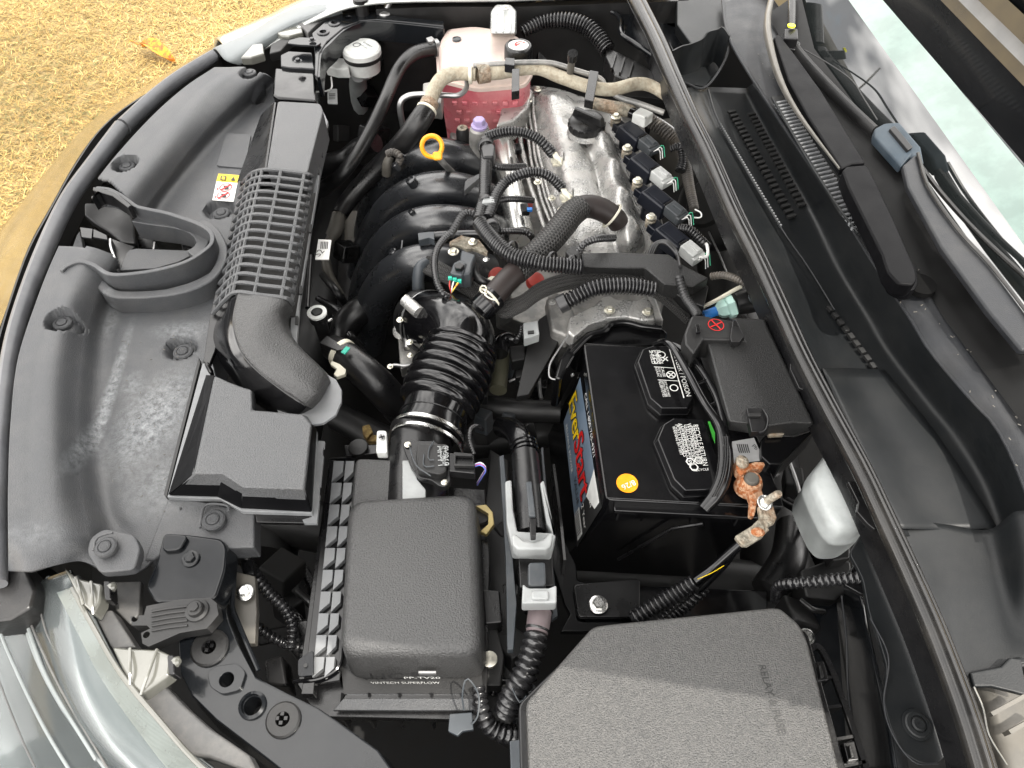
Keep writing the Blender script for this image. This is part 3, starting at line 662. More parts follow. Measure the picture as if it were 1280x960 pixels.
# ================================================================ black painted upper bracket at the near headlamp
t = thing('headlamp_bracket', 'glossy black steel bracket with round holes beside the near headlamp', 'bracket', (260, 800, 84))
main = kH((590, 500), (600, 640), (640, 720), (720, 800), (850, 900), (960, 985), (1080, 1100), (1400, 1100), (1260, 900), (1120, 800), (1060, 760), (960, 712), (850, 655), (800, 560), (765, 470), (750, 400), (600, 420))
g = G(); g.prism(main, 88.5, 3.2, flare=.6); br = g.obj('arm_plate', bodyblk, t, bevel=.003)
cut = G()
for (a, b, r) in ((700, 560, 12), (755, 665, 13), (842, 752, 14), (945, 800, 14)):
    c = W(*kH((a, b))[0], 88.5); cut.lathe(c + Vector((0, 0, -.06)), [(r / 2.0 * S(c) * 1.55, 0), (r / 2.0 * S(c) * 1.55, .09)], n=20)
bool_cut(br, cut)
for (a, b, r1) in ((700, 560, 62), (945, 800, 58)):
    c = W(*kH((a, b))[0], 88.6); s_ = S(c) / 2.667; g = G(); g.lathe(c, [(r1 * s_, -.001), (r1 * s_, .0015), (r1 * .9 * s_, .003), (24 * s_, .0035), (22 * s_, .001)], cap=False); g.obj('rubber_washer', plas_matt, t)
for k, (a, b) in enumerate(((700, 560), (945, 800))):
    c = W(*kH((a, b))[0], 88.2); s_ = S(c) / 2.667; g = G()
    for q_ in range(4): g.box(c + Vector((math.cos(q_ * 1.57) * 14 * s_, math.sin(q_ * 1.57) * 14 * s_, .001)), (.003, .003, .012))
    g.obj('clip_prong', plas, t)
c = W(*kH((755, 665))[0], 88.9); s_ = S(c) / 2.667
g = G(); g.prism(kH((690, 640), (720, 620), (790, 610), (820, 640), (800, 700), (740, 715), (700, 690)), 88.9, .5, round_=.004); w_ = g.obj('square_boss', bodyblk, t, bevel=.001)
g = G(); g.lathe(c + Vector((0, 0, -.02)), [(24 * s_, 0), (24 * s_, .04)], n=20); bool_cut(w_, g)
c = W(*kH((842, 752))[0], 88.6); g = G(); g.lathe(c, [(46 * s_, -.001), (44 * s_, .002), (34 * s_, .0035), (32 * s_, -.002)], cap=False); g.obj('hole_collar', bodyblk, t)
top = kH((545, 176), (632, 182), (738, 196), (756, 225), (750, 300), (722, 385), (700, 405), (520, 410), (485, 355), (522, 272))
g = G(); g.prism(top, 91, 2.6, flare=.4, round_=.006); g.obj('top_plate', bodyblk, t, bevel=.0025)
g = G(); g.prism(kH((548, 178), (628, 184), (600, 232), (540, 238)), 91.5, .6, round_=.005); g.obj('raised_pad', bodyblk, t, bevel=.002)
g = G(); g.prism(kH((488, 420), (600, 398), (700, 392), (722, 410), (728, 450), (690, 495), (600, 510), (520, 545), (495, 555), (475, 545), (470, 510), (500, 495), (490, 485), (440, 485), (435, 455), (480, 450)), 92, 1.4); o = g.obj('ribbed_tab', plas_matt, t, bevel=.002)
cut = G()
for (a, b) in ((450, 462), (488, 516)):
    c = W(*kH((a, b))[0], 92); cut.lathe(c + Vector((0, 0, -.03)), [(11 * s_, 0), (11 * s_, .05)], n=16)
bool_cut(o, cut)
for k in range(5):
    g = G(); y0 = 428 + k * 16; g.tube([(a, b, 92.1, 1.5) for a, b in kH((505, y0 + 10), (560, y0), (625, y0 - 8))], n=6); g.obj('raised_rib', plas_matt, t)
c = W(*kH((658, 436))[0], 92); g = G(); g.lathe(c, [(40 * s_, 0), (38 * s_, .002), (28 * s_, .003), (26 * s_, .008), (22 * s_, .009)], n=28); g.lathe(c + Vector((0, 0, .008)), [(18 * s_, 0), (16 * s_, .003)], n=6); g.obj('bolt_head', plas_matt, t)
bolt(t, *kH((636, 262))[0], 91.1, 11, bodyblk)
g = G(); g.tube([(a, b, 88.6, 3) for a, b in kH((770, 260), (780, 330), (775, 420), (800, 490), (862, 635))], n=8); g.obj('edge_rib', bodyblk, t)
g = G(); g.prism(kH((760, 300), (850, 320), (856, 440), (850, 545), (820, 545), (775, 430)), 87, 1); g.obj('side_tab', dullbr, t, bevel=.001)
bolt(t, *kH((818, 375))[0], 87.5, 11, chrome)

# ================================================================ near headlamp
t = thing('headlamp', 'large clear headlamp with fine ribbed edge at the near front corner', 'headlight', (90, 860, 60))
rows = [[(-60, 770, 84), (38, 732, 88), (60, 722, 89.6), (88, 712, 90.5)],
        [(-190, 840, 80), (10, 800, 86), (70, 780, 89.8), (112, 775, 91)],
        [(-260, 930, 77), (0, 880, 84), (90, 860, 89.8), (150, 846, 91.3)],
        [(-290, 1010, 76), (20, 960, 83), (130, 930, 89.6), (198, 906, 91.4)],
        [(-290, 1110, 75), (80, 1050, 82), (200, 1000, 89.4), (262, 960, 91.4)],
        [(-200, 1220, 75), (160, 1140, 82), (290, 1080, 89.4), (350, 1020, 91.4)]]
def drop(d):
    def f(p): return Vector((p.x, p.y, p.z - d))
    return f
g = loft(rows, 8, 8, disp=drop(.014)); g.obj('reflector', lens_in, t, solid=.004, angle=80)
def glassm():
    m = bpy.data.materials.new('lamp_lens'); m.use_nodes = True; tt = m.node_tree; tt.nodes.clear(); n_ = tt.nodes.new; l = tt.links.new
    o = n_('ShaderNodeOutputMaterial'); a = n_('ShaderNodeBsdfTransparent'); a.inputs[0].default_value = (.93, .96, .96, 1); b = n_('ShaderNodeBsdfGlossy'); b.inputs['Roughness'].default_value = .12
    d = n_('ShaderNodeBsdfDiffuse'); d.inputs[0].default_value = (.14, .155, .158, 1)
    f = n_('ShaderNodeFresnel'); f.inputs[0].default_value = 1.3; x = n_('ShaderNodeMixShader'); x2 = n_('ShaderNodeMixShader'); x2.inputs[0].default_value = .38
    l(a.outputs[0], x2.inputs[1]); l(d.outputs[0], x2.inputs[2]); l(f.outputs[0], x.inputs[0]); l(x2.outputs[0], x.inputs[1]); l(b.outputs[0], x.inputs[2]); l(x.outputs[0], o.inputs[0])
    return m
lensm = glassm(); g = loft(rows, 8, 8); g.obj('lens', lensm, t, solid=.002, angle=80)
for off in ((60, 722, 112, 790, 172, 880, 250, 985), (42, 730, 72, 800, 120, 880, 200, 985), (30, 742, 38, 800, 76, 880, 150, 985)):
    pts = [(off[i], off[i + 1], 88 - .5 * (2 - k_) , 3.0) for k_, i in enumerate(range(0, 8, 2))]
    g = G(); g.tube(pts, n=8); g.obj('inner_step', lens_in, t)
for k_, (pts, r_, m_) in enumerate((([(2, 690), (22, 740), (70, 850), (140, 970)], 1.4, putty), ([(-20, 720), (0, 790), (50, 900), (110, 1000)], 2, lens_in), ([(-30, 740), (-8, 830), (30, 930), (70, 1010)], 1.2, putty), ([(46, 745), (62, 800), (110, 880), (180, 975)], 1.1, putty), ([(100, 800), (128, 858), (150, 900)], 1.0, putty), ([(30, 770), (60, 850), (120, 950)], 2.2, lens_in))):
    g = G(); g.tube([p + (89.6 - (1.6 if p[0] < 40 else .6), r_) for p in pts], n=8); g.obj('inner_line', m_, t)
gr = mat('lamp_ribs', (.05, .065, .062), .2, coat=1, metal=.3)
ribm = mat('lamp_rib_edge', (.10, .115, .11), .25, coat=.6)
Lb = [Vector(c) for c in catmull([tuple(W(*p)) for p in ((73, 742, 90.2), (98, 790, 90.6), (128, 848, 90.8), (168, 905, 91), (215, 965, 91), (280, 1030, 91))], 22)]
Rb = [Vector(c) for c in catmull([tuple(W(*p)) for p in ((90, 736, 91), (116, 784, 91.3), (150, 842, 91.6), (196, 898, 91.8), (252, 960, 91.8), (320, 1010, 91.8))], 22)]
g = G(); g.add(Lb + Rb, [(i, i + 1, len(Lb) + i + 1, len(Lb) + i) for i in range(len(Lb) - 1)]); g.obj('side_marker', gr, t, solid=.002)
g = G()
for i in range(0, len(Lb)):
    for k_ in (0, .5):
        j = min(i + 1, len(Lb) - 1); a = Lb[i].lerp(Lb[j], k_); b = Rb[i].lerp(Rb[j], k_); g.sweep([a + Vector((0, 0, .0012)), b + Vector((0, 0, .0012))], [.0011, .0011], 4)
g.obj('lens_ribs', ribm, t, kind='stuff')
g = G(); g.sweep([v + Vector((.001, 0, .002)) for v in Rb], [.0022] * len(Rb), 8); g.obj('rim', clearlug, t)
g = G(); g.prism(k14((640, 640), (700, 605), (765, 580), (860, 680), (960, 770), (1150, 900), (1200, 1000), (960, 912), (880, 905), (740, 770)), 90.5, 2); g.obj('lamp_housing', putty, t, bevel=.003)
g = G(); g.prism(k14((440, 262), (470, 235), (515, 228), (628, 402), (520, 412), (505, 392)), 90, 2); g.obj('lamp_housing', putty, t, bevel=.002)
g = G(); g.prism(k14((500, 100), (650, 95), (640, 250), (600, 300), (530, 230)), 88.5, 1); g.obj('back_panel', putty, t, bevel=.002)
for P_, Q_ in ((((290, 30), (350, 80), (420, 100), (470, 110), (460, 190), (430, 250), (385, 205), (345, 140)), (495, 125)), (((512, 398), (600, 408), (725, 412), (790, 440), (780, 530), (650, 622), (600, 575), (560, 500)), (790, 470))):
    g = G(); g.prism(k14(*P_), 91.8, 1.6, flare=.3); g.obj('mounting_lug', clearlug, t, bevel=.003)
    a, b = k14(Q_)[0]; g = G(); g.prism([(a - 6, b - 9), (a + 4, b - 9), (a + 5, b + 16), (a - 4, b + 16)], 92.4, 1.6); g.obj('lug_boot', plas, t, bevel=.002)
    g = G(); g.lathe(W(a + 6, b, 92), [(.0045, -.004), (.0045, .002), (.002, .004)], ax=(1, 0, .2), n=12); g.obj('lug_peg', clearlug, t)
    ln = [(k14(P_[2])[0], k14(P_[5])[0]), (k14(P_[1])[0], k14(P_[6])[0])]
    for (a, b), (c, d) in ln:
        g = G(); g.tube([(a, b, 92, 2.0), ((a + c) / 2, (b + d) / 2, 92.4, 2.0), (c, d, 92, 2.0)], n=8); g.obj('lug_ridge', clearlug, t)

# ================================================================ far front corner
t = thing('far_fender', 'pale silver fender edge at the far side of the car', 'fender', (450, 5, 70))
rows = [[(268, 62, 84), (272, 50, 90), (290, 70, 91), (302, 76, 91)], [(330, 30, 82), (335, 22, 90), (340, 46, 92), (345, 56, 92)], [(390, -2, 82), (385, 0, 92), (395, 14, 94), (398, 26, 94)],
        [(470, -20, 84), (470, -14, 94), (470, -2, 96), (470, 6, 96)], [(640, -25, 84), (640, -22, 94), (640, -8, 96), (640, 2, 96)], [(840, -35, 84), (840, -32, 94), (840, -18, 96), (840, -6, 96)]]
g = loft(rows, 5, 6); g.obj('painted_edge', pearl, t, solid=.004)
g = G(); g.wall([(470, 9, 95), (560, 6, 95), (640, 6, 95), (760, 2, 95), (860, -2, 95)], 20, 1.5); g.obj('inner_wall', plas_matt, t)
t = thing('far_headlamp', 'whitish headlamp shell at the far front corner beyond the black bar', 'headlight', (330, 50, 80))
g = loft([[(262, 84, 88), (268, 62, 91.5), (282, 76, 92), (300, 82, 91)], [(300, 52, 90), (318, 40, 92), (322, 52, 93), (330, 60, 92)], [(350, 20, 91), (366, 14, 93), (368, 26, 94), (372, 34, 93)], [(410, 0, 91), (420, -2, 94), (424, 8, 95), (428, 16, 94)]], 6, 6); g.obj('reflector', lens_in, t, solid=.003)
for P_ in (k5((30, 235), (160, 165), (220, 185), (225, 235), (120, 262), (60, 255)), kA((900, 215), (945, 165), (985, 160), (990, 200), (940, 215))):
    g = G(); g.prism(P_, 93.5, 1.5); g.obj('mounting_lug', clearlug, t, bevel=.003)
g = G(); g.prism(k5((180, 165), (430, 70), (480, 80), (330, 170), (260, 240), (225, 200)), 93.8, 1.5); g.obj('lamp_housing', putty, t, bevel=.002)
g = G(); g.prism(k5((-10, 320), (120, 250), (230, 190), (290, 215), (130, 290), (60, 370), (-20, 390)), 93, 1.5); g.obj('lamp_housing', plas_matt, t, bevel=.002)

t = thing('radiator_tie_bar', 'glossy black curved tie bar with three holes at the far front corner', 'bracket', (420, 60, 84))
g = G(); g.prism(k5((300, 300), (290, 240), (380, 160), (520, 90), (700, 80), (800, 95), (1000, 130), (1250, 150), (1250, 190), (980, 160), (760, 140), (640, 150), (520, 200), (400, 300), (345, 380), (330, 560), (310, 540), (312, 420)), 94, 1); bb = g.obj('top_plate', bodyblk, t, bevel=.002)
cut = G()
for a, b in ((372, 236), (455, 170), (555, 124)):
    c = W(*k5((a, b))[0], 94); cut.lathe(c + Vector((0, 0, -.03)), [(.0055, 0), (.0055, .05)], n=16)
bool_cut(bb, cut)
for a, b in ((372, 236), (455, 170)):
    c = W(*k5((a, b))[0], 94.02); g = G(); g.lathe(c, [(.011, 0), (.0105, .0015), (.006, .002), (.0056, 0)], cap=False); g.obj('hole_collar', bodyblk, t)
g = G(); g.wall([(a, b, 93.8) for a, b in k5((335, 560), (350, 390), (420, 310), (520, 215), (640, 160), (760, 150), (980, 170), (1250, 200))], 3.5, .6); g.obj('side_flange', bodyblk, t, bevel=.001)
c = W(*k5((660, 100))[0], 94); g = G(); g.lathe(c, [(.012, 0), (.012, .02), (.014, .021), (.014, .027), (.011, .028), (.010, .024), (.004, .024)], n=20); g.obj('rubber_buffer', rubber, t)
g = G(); g.prism(k5((125, 290), (200, 270), (330, 275), (358, 310), (330, 330), (200, 325), (110, 315)), 94.6, .4, round_=.003); g.obj('small_tab', bodyblk, t, bevel=.001)
bolt(t, *k5((292, 292))[0], 94.9, 4.5, bodyblk); bolt(t, *k5((190, 445))[0], 94, 5, bodyblk)
g = G(); g.prism(k5((60, 400), (120, 370), (290, 380), (310, 500), (120, 490), (62, 480)), 93, 1); g.obj('lower_plate', bodyblk, t, bevel=.002)
g = G(); g.prism([(343, 84), (362, 86), (393, 88), (395, 126), (346, 122), (340, 118)], 92.5, 6); g.obj('block', gloss, t, bevel=.004)
c = W(*k5((820, 95))[0], 94); g = G(); g.lathe(c, [(.012, 0), (.011, .003), (.006, .006)], n=16); g.tube([tuple(c) + (.005,), tuple(c + Vector((.02, .01, .04))) + (.005,), tuple(c + Vector((.04, .04, .14))) + (.005,), tuple(c + Vector((.05, .1, .24))) + (.005,)], world=True); g.obj('prop_rod', steel, t)

# ================================================================ washer filler neck
t = thing('washer_filler', 'white washer fluid filler neck with round embossed cap at the far front', 'filler neck', (450, 140, 78))
cp = W(*k5((648, 340, 91))[0]); g = G(); g.lathe(cp, [(.034, -.012), (.034, -.004), (.031, 0), (.026, .0015), (.024, .0005), (.001, .001)], n=36); cap_ = g.obj('cap', white, t)
g = G(); g.lathe(cp, [(.033, -.02), (.035, -.0125), (.0335, -.012)], n=36); g.obj('cap_seal', blackl, t)
g = G(); g.prism(k5((690, 290), (735, 290), (745, 315), (715, 325)), 91, .5); g.obj('cap_tab', white, t, bevel=.001)
g = G(); g.lathe(cp + Vector((0, 0, -.055)), [(.012, 0), (.018, .006), (.028, .012), (.031, .04)], n=28); g.obj('neck', white, t)
g = G(); g.prism(k5((375, 430), (420, 412), (545, 425), (560, 500), (470, 500), (390, 480)), 88.5, 1.8); g.obj('mounting_ear', white, t, bevel=.002)
g = G(); g.prism(k5((395, 420), (470, 420), (470, 435), (395, 435)), 88.8, .4); g.obj('ear_slot', blackl, t)
g = G(); g.tube(k5((625, 545, 85, 9), (625, 600, 81, 11), (640, 700, 76, 12), (665, 820, 70, 12.5), (720, 930, 64, 13))); g.obj('filler_hose', milky, t)
ring(cap_, cp + Vector((-.008, .004, .0016)), .007, .0014, greyd, nm='embossed_symbol')
text(cap_, 'WASHER', cp + Vector((.001, .012, .0016)), cp + Vector((.019, -.006, .0016)), greyd); text(cap_, 'FLUID ONLY', cp + Vector((-.004, .006, .0016)), cp + Vector((.013, -.012, .0016)), greyd)
t = thing('hanging_tag', 'small pale grey tag below the washer filler neck', 'tag', (415, 120, 84))
g = G(); g.prism(k5((402, 648), (472, 645), (476, 755), (405, 752)), 86, .2, round_=.002); g.obj('card', greyp, t)
for k_ in range(4): flat(t, 'printed_bar', k5((415, 680 + k_ * 12), (460, 680 + k_ * 12), (460, 685 + k_ * 12), (415, 685 + k_ * 12)), blackl, 86.05)
g = G(); g.tube(k5((350, 660, 86, 1), (400, 662, 87, 1), (435, 635, 88, 1), (430, 560, 88, 1)), n=6); g.obj('tag_string', wire['white'], t)
def cyl(parent, name, m, a, b, r, r2=None, n=18, bevel=0):     # straight cylinder between world points
    d = b - a; g = G(); g.lathe(a, [(r, 0), (r if r2 is None else r2, d.length)], ax=d, n=n); return g.obj(name, m, parent, bevel=bevel)
def band(parent, name, m, pts, r, h=.006, k=1.08, n=24):       # ring clamp round a tube centre line point (first point), towards the second
    a = W(*pts[0]); b = W(*pts[1]); ax = (b - a).normalized(); r = r * S(a); g = G()
    g.lathe(a - ax * h / 2, [(r, 0), (r * k, .0006), (r * k, h - .0006), (r, h)], ax=ax, n=n, cap=False); return g.obj(name, m, parent)
def tubeobj(name, m, pts, parent=None, r=6, **kw):
    ok = {k: kw.pop(k) for k in ('label', 'cat', 'group', 'kind') if k in kw}
    g = G(); g.tube(pts, r, **kw); return g.obj(name, m, parent, angle=60, **ok)

# ================================================================ air filter box
t = thing('air_filter_box', 'large grey grained air filter box with rounded lid and black ribbed base', 'air filter box', (510, 740, 66))
lid = [(433, 650), (440, 634), (452, 629), (586, 621), (592, 625), (595, 640), (596, 780), (590, 800), (560, 806), (446, 806), (432, 800), (427, 786)]
Tp = [W(a, b, 90) for a, b in lid]
cen = sum(Tp, Vector()) / len(Tp)
g = G(); layers = []
for k_ in range(6):
    a = k_ / 5 * math.pi / 2; ins = .010 * (1 - math.sin(a)); dz = -.010 * (1 - math.cos(a))
    layers.append((ins, dz))
lay = []
Rn = rounded([W(434, 622, 90), W(594, 612, 90), W(602, 818, 90), W(422, 818, 90)], .018, 6)
cen = sum(Rn, Vector()) / len(Rn)
for ins, dz in [(.013 - x_[0] * 0, x_[1] * 0) for x_ in ()]: pass
n_ = len(Rn); stack = []
for a in (0, 15, 30, 45, 60, 75, 90):
    a = R(a); ins = .014 * (1 - math.sin(a)); dz = -.014 * (1 - math.cos(a)); stack.append([p + (cen - p).normalized() * ins + Vector((0, 0, dz)) for p in Rn])
stack.append([p + Vector((0, 0, -.062)) - (cen - p).normalized() * .004 for p in Rn])
vv = [v for s_ in stack for v in s_]; ff = [list(range(n_))[::-1]]
for j in range(len(stack) - 1):
    for i in range(n_): ff.append((j * n_ + i, j * n_ + (i + 1) % n_, (j + 1) * n_ + (i + 1) % n_, (j + 1) * n_ + i))
g.add(vv, ff); g.obj('lid', grain_lid, t, angle=50)
# small step behind the lid
g = G(); g.prism([(444, 572), (500, 574), (502, 632), (438, 636)], 88, 5, flare=.4, round_=.008); g.obj('lid_step', grain_lid, t, bevel=.004)
g = G(); g.lathe(W(522, 600, 85.5) - Vector((0, .045, 0)), [(.036, 0), (.036, .11)], ax=(0, 1, .05), n=28); g.obj('outlet_barrel', plas, t)
g = G(); g.prism(k16((110, 265), (165, 265), (200, 380), (250, 440), (250, 500), (110, 515)), 89.3, .5); g.obj('barrel_pad', greyp, t, bevel=.001)
# base tray: flange plus ribs
g = G(); g.prism([(412, 572), (440, 570), (445, 600), (606, 612), (612, 700), (608, 880), (602, 900), (396, 896), (372, 856)], 82.5, 1.2); g.obj('base_flange', plas, t, bevel=.001)
g = G(); g.frustum([(424, 812), (600, 812), (604, 868), (430, 868)], 83.4, [(430, 812), (600, 812), (600, 880), (432, 880)], 70); g.obj('base_wall', plas_matt, t)
g = G(); g.prism([(413, 575), (420, 575), (392, 868), (376, 868), (384, 820)], 84.5, 1.5); g.obj('side_rail', plas, t, bevel=.0008)
g = G(); g.prism([(414, 574), (443, 572), (440, 640), (424, 850), (386, 856)], 84.2, .6); g.obj('rail_plate', gloss, t)
for cx in (0, 1):
    nr = 10
    for k_ in range(nr):
        def RP(f_, w_):      # f_ along the rail, w_ across it
            x0_ = 417 - 27 * f_ + cx * 15; x1_ = x0_ + 13 - 2 * cx
            return (x0_ + (x1_ - x0_) * w_, 576 + 272 * f_)
        f0, f1 = k_ / nr, (k_ + .96) / nr; fm = (k_ + .52) / nr
        g = G(); g.prism([RP(f0, 0), RP(f0, 1), RP(fm, 1), RP(f1, 0)], 84.9, .9); g.obj('gusset', flangem, t, bevel=.0005)
for a in (428, 462, 500, 540, 578):
    g = G(); g.wall([(a, 866, 84), (a - 3, 896, 82)], 5, .25); g.obj('rib', plas, t)
g = G(); g.prism([(434, 867), (594, 867), (602, 888), (416, 888)], 83.5, .5); g.obj('ledge', grain_cover, t, bevel=.001)
g = G(); g.prism([(432, 869), (604, 869), (605, 873), (430, 873)], 83.6, .5); g.obj('rim', plas, t)
g = G(); g.prism([(372, 824), (392, 812), (392, 844), (372, 846)], 85.5, .3, round_=.003); g.obj('corner_bracket', cowltop, t, bevel=.001)
c = W(382, 832, 85.6); g = G(); g.lathe(c, [(.002, 0), (.002, .001)], n=12); g.obj('bracket_hole', blackl, t)
g = G(); g.tube([(366, 852, 84.6, 2.5), (400, 848, 84.6, 2.5), (424, 832, 84.6, 2.5), (428, 800, 84.6, 2.5)], n=8); g.obj('wire_clip', gloss, t)
g = G(); g.prism([(562, 892), (590, 890), (592, 912), (578, 914), (572, 920), (560, 914)], 85, .6); g.obj('spring_clip', greyd, t, bevel=.001)
g = G(); g.tube([(590, 905, 85.2, 1.2), (597, 895, 85.4, 1.2), (598, 868, 86, 1.2), (584, 848, 87, 1.2), (578, 868, 86, 1.2), (580, 888, 85, 1.2)], n=6); g.obj('clip_wire', greyd, t)
# moulded panel with raised lettering on the near face
a0, a1 = W(463, 836, 85.3), W(553, 836, 85.3); nrm = Vector((0, -1, .12)); yv = Vector((0, 0, 1))
near = max(p.y for p in Rn); 
ny = min(p.y for p in Rn) - .0045
def NF(px, z): d = W(px, 820, z); return Vector((d.x, ny - (90 - z) * .0006, z / 100))
text(t, 'HC', NF(468, 85.2), NF(508, 85.2), plas, normal=(0, -1, .05), name='moulded_letters', ext=.001)
text(t, 'VINTECH SUPERFLOW', NF(468, 83.9), NF(552, 83.9), whitel, normal=(0, -1, .05), ext=.001, up=1.3)
text(t, 'PP-TV20', NF(508, 85.3), NF(552, 85.3), whitel, normal=(0, -1, .05), ext=.001, up=.8)
g = G(); A_ = NF(536, 86.5); g.box(A_, (.016, .002, .007)); g.obj('moulded_frame', steel, t)
# mass air flow sensor on the outlet
t2 = thing('air_flow_sensor', 'black triangular air flow sensor with two brass screws on the filter outlet', 'sensor', (540, 590, 88))
g = G(); g.prism(k16((110, 160), (150, 148), (300, 150), (385, 215), (400, 390), (370, 425), (330, 420), (285, 385), (210, 370), (160, 300), (120, 200)), 90.2, 1, round_=.003); g.obj('mount_plate', plas, t2, bevel=.001)
g = G(); g.prism(k16((200, 165), (380, 165), (375, 330), (330, 350), (200, 325), (190, 240)), 91.2, 1.2, round_=.003); sb_ = g.obj('sensor_body', plas_matt, t2, bevel=.002)
for P_ in (((300, 150), (270, 200), (268, 260), (300, 262)), ((240, 230), (240, 300), (300, 300)), ((150, 170), (190, 290), (280, 360))):
    g = G(); g.tube([(a, b, 91.4, .8) for a, b in k16(*P_)], n=6); g.obj('raised_line', greyd, sb_)
for k_ in range(3): text(sb_, ('AFM 1', '22204', '0V060')[k_], W(*k16((320 + k_ * 14, 180, 91.3))[0]), W(*k16((325 + k_ * 14, 300, 91.3))[0]), greyp)
g = G(); g.prism(k16((390, 220), (540, 232), (545, 345), (390, 330)), 90.8, 1.3); g.obj('plug', plas, t2, bevel=.001)
g = G(); g.prism(k16((420, 215), (530, 225), (528, 240), (430, 236), (430, 285), (545, 290), (545, 300), (420, 298)), 91.4, .5); g.obj('plug_latch', plas_matt, t2, bevel=.0006)
bolt(t2, *k16((142, 172))[0], 90.4, 4.2, zinc); bolt(t2, *k16((362, 398))[0], 90.4, 4.2, zinc)
for k_, (c_, o_) in enumerate((('white', 0), ('blue', 4), ('red', 8), ('blue', 12))):
    tubeobj('sensor_wire', wire[c_], [(a, b + o_ / 4.8 * 1.2, z, .9) for (a, b), z in zip(k16((545, 290), (580, 280), (610, 310), (590, 350), (560, 400)), (90.5, 91.5, 91, 88, 84))], t2, n=6)
tubeobj('sensor_loom', loom, [(a, b, z, 2.6) for (a, b), z in zip(k16((540, 230), (515, 150), (520, 80), (555, 60), (590, 80)), (88, 88.5, 89, 88, 84))], t2, pitch=.0022, n=8)

# ================================================================ throttle body
t = thing('throttle_body', 'cast metal throttle body with ribbed rubber collar behind the bellows hose', 'throttle body', (530, 400, 70))
a, b = W(515, 388, 82), W(560, 410, 84.5); ax = (b - a).normalized(); c = W(535, 402, 82.5); s_ = S(c)
g = G(); g.lathe(c - ax * .03, [(34 * s_, 0), (38 * s_, .012), (38 * s_, .022)], ax=ax, n=32); g.obj('flange', plas, t)
for q_ in ((508, 372), (500, 400), (512, 428), (540, 366)): bolt(t, *q_, 85, 4.5, zinc)
for k_ in range(5): g = G(); g.lathe(c + ax * (-.006 + k_ * .0045), [(37 * s_, 0), (40 * s_, .001), (40 * s_, .003), (37 * s_, .004)], ax=ax, n=32); g.obj('collar_ring', gloss if k_ % 2 else steel, t)
g = G(); g.tube([(a, b, 88, r) for (a, b), r in zip(kE((405, 305), (460, 355)), (8, 8))], n=18); g.obj('hose_stub', alu, t)
tubeobj('hose_stub', alud, [(a, b, 83, 7) for a, b in kE((595, 300), (650, 345))], t)
g = G(); g.prism(kE((385, 375), (450, 370), (450, 560), (385, 580), (375, 450)), 80, 2); g.obj('side_housing', alud, t, bevel=.002)
tubeobj('idle_shaft', steel, [(a, b, 82.5, 4) for a, b in kE((408, 370), (412, 500))], t)
cc = W(*kE((395, 430, 82))[0]); g = G(); g.lathe(cc, [(.012, 0), (.012, .006), (.008, .007)], ax=(-.3, -.4, .7), n=20); g.obj('shaft_cap', alu, t)
for q_ in ((425, 525), (345, 570), (430, 435)): bolt(t, *kE(q_)[0], 82, 4, zinc)
tubeobj('small_pipe', steel, [(a, b, 80, 2.4) for a, b in kE((335, 575), (360, 565), (400, 568), (440, 560))], t)

# ================================================================ intake bellows
t = thing('intake_hose', 'glossy black rubber intake hose with ribbed bellows between filter box and throttle', 'intake hose', (560, 480, 76))
tubeobj('elbow', gloss, [(534, 401, 82.5, 38), (548, 404, 84.2, 40), (566, 410, 85.6, 42), (576, 424, 86.4, 43), (575, 442, 86.6, 42)], t, n=32)
pts = [(577, 436, 86.6, 42), (570, 454, 86.4, 45), (561, 473, 86.2, 47), (552, 493, 86, 47), (544, 512, 85.8, 45)]
# bellows: seven fat rings
A_ = catmull([tuple(W(*p[:3])) + (p[3] * S(W(*p[:3])),) for p in pts], 30)
C = [Vector(q_[:3]) for q_ in A_]; rr = []
dcum = [0]
for i in range(1, len(C)): dcum.append(dcum[-1] + (C[i] - C[i - 1]).length)
for i, q_ in enumerate(A_): rr.append(q_[3] * (.92 + .17 * abs(math.cos(math.pi * 6.5 * dcum[i] / dcum[-1])) ** .7))
g = G(); g.sweep(C, rr, 36); g.obj('bellows', gloss, t, angle=80)
tubeobj('cuff', gloss, [(547, 508, 86, 41), (542, 524, 86, 42), (537, 540, 86, 45), (534, 548, 86, 46)], t, n=32)
tubeobj('branch', gloss, [(580, 408, 85.5, 19), (596, 392, 87, 18), (612, 376, 88.2, 17), (618, 370, 88.5, 17)], t, n=20)
for k_, yy in enumerate((545, 556)): band(t, 'hose_clamp', chrome, [(536 - k_ * 3, yy, 86), (531 - k_ * 3, yy + 14, 86)], 46, h=.0045, k=1.03, n=40)
a = W(480, 552, 88); g = G(); g.prism([(471, 538), (483, 538), (484, 566), (470, 566)], 88.5, 1.2, round_=.003); g.obj('clamp_lug', white, t, bevel=.001)
bolt(t, 477, 546, 88.7, 4.5, steel)
band(t, 'mould_line', plas, [(541, 528, 86), (539, 534, 86)], 43, h=.0016, k=1.02, n=40)
